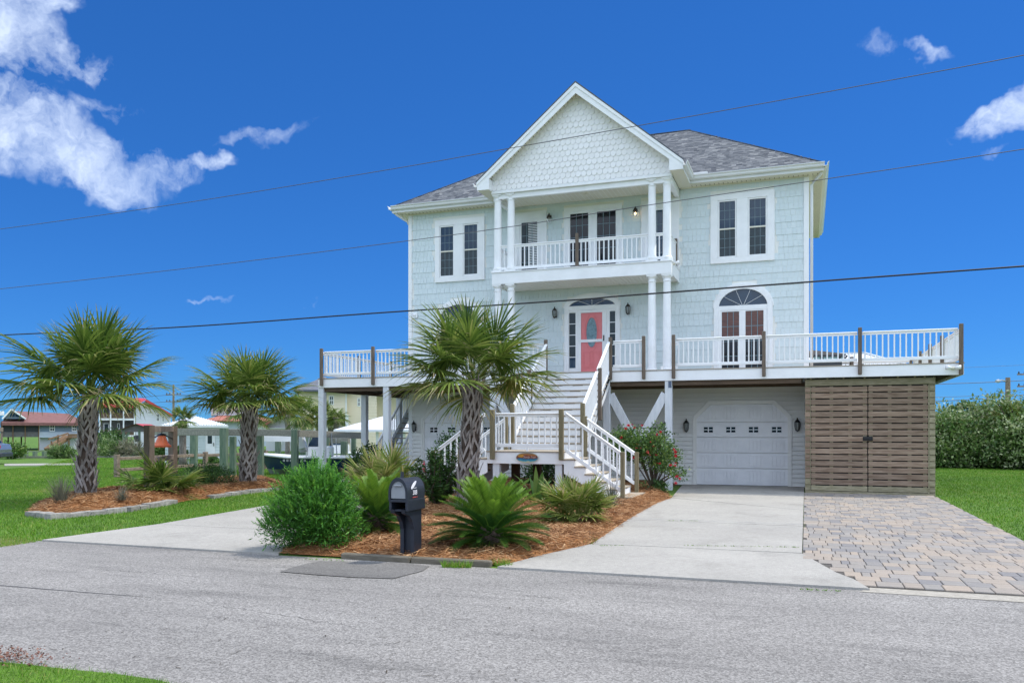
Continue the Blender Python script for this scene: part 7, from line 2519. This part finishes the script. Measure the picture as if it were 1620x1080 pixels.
# low bulkhead with posts at the far end of the lawn
bu = [U(u, 724.5, Z=0) for u in (-60, 34, 120, 240)]
bk = thing("bulkhead_fence", "low grey bulkhead with short posts at the end of the lawn", "fence", tuple(bu[1]))
for a, c in zip(bu[:-1], bu[1:]):
    b = MB(); b.beam(a + Vector((0, 0, .06)), c + Vector((0, 0, .06)), .12, .16); b.build("cap_board", MT['beam'], bk)
b = MB()
for u in (41, 55.5, 70, 111, 142, 176): 
    q = U(u, 724, Z=0); b = MB(); b.box((q.x - .1, q.y - .1, 0), (q.x + .1, q.y + .1, .42)); b.build("post", MT['piling'], bk)
b = MB(); q0, q1 = U(34, 724, Z=0), U(150, 724, Z=0); b.beam(q0 + Vector((0, .3, .40)), q1 + Vector((0, .3, .40)), .05, .06); b.build("rail", MT['beam'], bk)

# post with black pole and white birdhouse at the far left edge
D = 44; P = Px(2.5, D); h, s_ = frame_thing("piling_post", "weathered capped post with black pole at the left edge", "post", 2.5, D)
cbox(h, "post", 'rail_wood', P, .6, 4.4, 683, 718, 0, .13); cbox(h, "cap", 'rail_wood', P, -1, 5.2, 676, 683, -.05, .18, .02); cbox(h, "pole", 'black', P, .8, 2.2, 656, 676, .05, .1); cbox(h, "white_box", 'white', P, -3, 6.6, 650.5, 657, -.05, .25, .02)


# parked car, mostly outside the left edge
CD = 41.5
q = U(-1, 737, D=CD)
car = thing("parked_car", "silver blue parked car with red tail lamp at the left edge", "car", (q.x, q.y, 0), rz=YAW + .25, local=True)
MT['car'] = material("silver_blue_car_paint", (.22, .25, .29), .25, .05, 1, metal=.5)
b = MB()
prof = [(0, .42), (0.03, .75), (-.05, 1.0), (-.42, 1.06), (-.85, 1.50), (-1.15, 1.58), (-2.6, 1.56), (-3.3, 1.08), (-4.35, .92), (-4.5, .6), (-4.45, .35), (-3.9, .3), (-.3, .28)]
b.prism([(x, 0, z) for x, z in prof], (0, 1.75, 0)); b.build("body", MT['car'], car)
b = MB(); b.prism([(x, -.012, z) for x, z in ((-.62, 1.10), (-.98, 1.46), (-2.55, 1.48), (-3.1, 1.10))], (0, 1.774, 0)); b.prism([(-.40, .15, 1.08), (-.80, .15, 1.49), (-.78, .15, 1.51), (-.38, .15, 1.10)], (0, 1.45, 0)); b.build("window", MT['glass_dark'], car)
b = MB(); b.box((-.35, -.015, .82), (.02, .14, .98), .02); b.build("taillight", material("tail_lamp", (.5, .02, .02), .25, .05), car)
b = MB(); b.box((-.1, -.02, .36), (.09, 1.77, .58), .03); b.build("bumper", MT['far_dark'], car)
for x in (-.85, -3.55):
    b = MB(); 
    pts = [(x + .34 * math.cos(2 * math.pi * i / 20), -.03, .34 + .34 * math.sin(2 * math.pi * i / 20)) for i in range(20)]
    b.prism(pts, (0, .22, 0)); w_ = b.build("wheel", MT['black'], car)
    b = MB(); b.prism([(x + .2 * math.cos(2 * math.pi * i / 16), -.045, .34 + .2 * math.sin(2 * math.pi * i / 16)) for i in range(16)], (0, .02, 0)); b.build("rim", MT['hull_grey'], w_)


# utility poles and wires
def pole(u, vt, D, label, arms=(), lean=0.0, r=.15):
    q = U(u, vt, D=D)
    t = thing("utility_pole", label, "utility pole", (q.x, q.y, 0))
    b = MB(); b.tube([(q.x, q.y, 0), (q.x + lean, q.y, q.z)], [r * 1.2, r * .8], 8); b.build("shaft", MT['rail_wood'], t)
    for v, hw in arms:
        z = U(u, v, D=D).z; c = Vector((q.x, q.y, z))
        b = MB(); b.beam(c - RT * hw, c + RT * hw, .12, .12); b.build("crossarm", MT['rail_wood'], t)
        b = MB()
        for k in (-.9, -.5, .5, .9): b.lathe([(.05, .06), (.07, .12), (.05, .22), (.02, .26)], tuple(c + RT * hw * k), 6)
        b.build("insulator", MT['far_dark'], t)
    return q


pole(274.5, 608, 110, "tall utility pole with two crossarms beyond the red roofed house", ((624, 1.0), (635, 1.0)))
pole(1594.5, 597, 72, "thick brown utility pole above the hedge", (), r=.24)
pole(1562, 622, 78, "thin shorter utility pole left of the thick one", (), r=.10)
pole(1632, 580, 70, "utility pole whose crossarm ends enter at the right edge", ((592, 1.2), (611, 1.2)))


def wire(name, label, pts, r, mat='wire'):
    b = MB()
    out2 = []
    for i in range(len(pts) - 1):
        p0 = pts[max(i - 1, 0)]; p1 = pts[i]; p2 = pts[i + 1]; p3 = pts[min(i + 2, len(pts) - 1)]
        for k in range(10):
            t = k / 10
            out2.append(.5 * ((2 * p1) + (p2 - p0) * t + (2 * p0 - 5 * p1 + 4 * p2 - p3) * t * t + (3 * p1 - p0 - 3 * p2 + p3) * t ** 3))
    out2.append(pts[-1])
    b.tube(out2, r, 6)
    return mark(b.build(name, MT[mat], smooth=True), label, "wire")


MT['wire'] = material("grey_wire", (.09, .09, .10), .5, .1)
MT['cable'] = material("black_cable", (.012, .012, .014), .5, .1)
WY = 16.9
wire("overhead_wire", "thin top overhead wire crossing the gable to the upper right", [U(u, v, Y=WY + .25) for u, v in ((-260, 395), (0, 362.5), (299, 320), (600, 271), (777, 240), (1120, 179.5), (1380, 132.5), (1620, 87.5), (1900, 30))], .008)
wire("overhead_wire", "thin middle overhead wire crossing the upper windows", [U(u, v, Y=WY + .1) for u, v in ((-260, 484), (0, 457), (300, 424), (600, 386.8), (813, 358), (1000, 328.5), (1340, 278.3), (1620, 236), (1900, 190))], .008)
wire("overhead_cable", "thick black cable crossing above the coral front door", [U(u, v, Y=WY) for u, v in ((-260, 544), (0, 530), (280, 517.5), (600, 494.8), (900, 475), (1000, 466.8), (1340, 441.5), (1620, 421), (1900, 400))], .017, 'cable')
fw = [((1480, 607.5), (1579, 604), (1640, 600), 72, .03), ((1470, 635), (1562, 630), (1640, 622), 76, .035), ((1470, 628.5), (1562, 624.5), (1640, 612), 77, .02), ((1520, 581.5), (1580, 579), (1640, 576.5), 70, .012)]
labs = ["upper wire running from the thick pole behind the house", "lowest thick wire above the hedge", "thin wire just above the lowest hedge wire", "faintest high wire right of the deck corner"]
for (a, c, e, D, r), lb in zip(fw, labs): wire("utility_wire", lb, [U(*a, D=D), U(*c, D=D), U(*e, D=D)], r, 'wire')
wire("utility_wire", "upper of two far wires left of the red roof", [U(u, v, D=112) for u, v in ((-20, 636), (150, 635), (274, 624.5), (420, 628))], .03)
wire("utility_wire", "lower of two far wires left of the red roof", [U(u, v, D=112) for u, v in ((-20, 645.5), (150, 645), (274, 635), (420, 639))], .03)
q = U(1580, 602.5, D=71.5); t_s = thing("street_lamp", "small grey lamp arm on the thick utility pole", "street lamp", tuple(q)); b = MB(); b.tube([U(1592, 603, D=72), U(1585, 601, D=71.6), q], .05, 6); b.build("arm", MT['hull_grey'], t_s); b = MB(); b.tube([q, U(1576, 603, D=71.4)], [.16, .12], 8); b.build("lamp_head", MT['hull_grey'], t_s)

# garden flag bracket at the deck post
fp_ = Vector((-3.80, 22.2, 0)); ft = thing("flag_bracket", "black metal garden flag bracket with a heart finial over the roses", "garden ornament", tuple(fp_))
tp = U(1051.5, 673, Y=22.2); en = U(1006, 677, Y=22.2)
b = MB(); b.tube([(tp.x, 22.2, 0), tuple(tp)], .012, 6); b.tube([tuple(tp + Vector((0, 0, -.05))), tuple(en + Vector((0, 0, 0))), tuple(en + Vector((-.02, 0, .03))), tuple(en + Vector((.01, 0, .05)))], .012, 6); b.build("rod", MT['black'], ft)
b = MB(); hp = [(0, -.06), (.07, .02), (.065, .06), (.035, .075), (0, .045), (-.035, .075), (-.065, .06), (-.07, .02)]; b.prism([(tp.x - .04 + x, 22.19, tp.z + .03 + z) for x, z in hp], (0, .02, 0)); b.build("heart_finial", MT['black'], ft)
print("objects", len(SC.objects), "tris", sum(len(o.data.polygons) * 2 for o in SC.objects if o.type == 'MESH'))
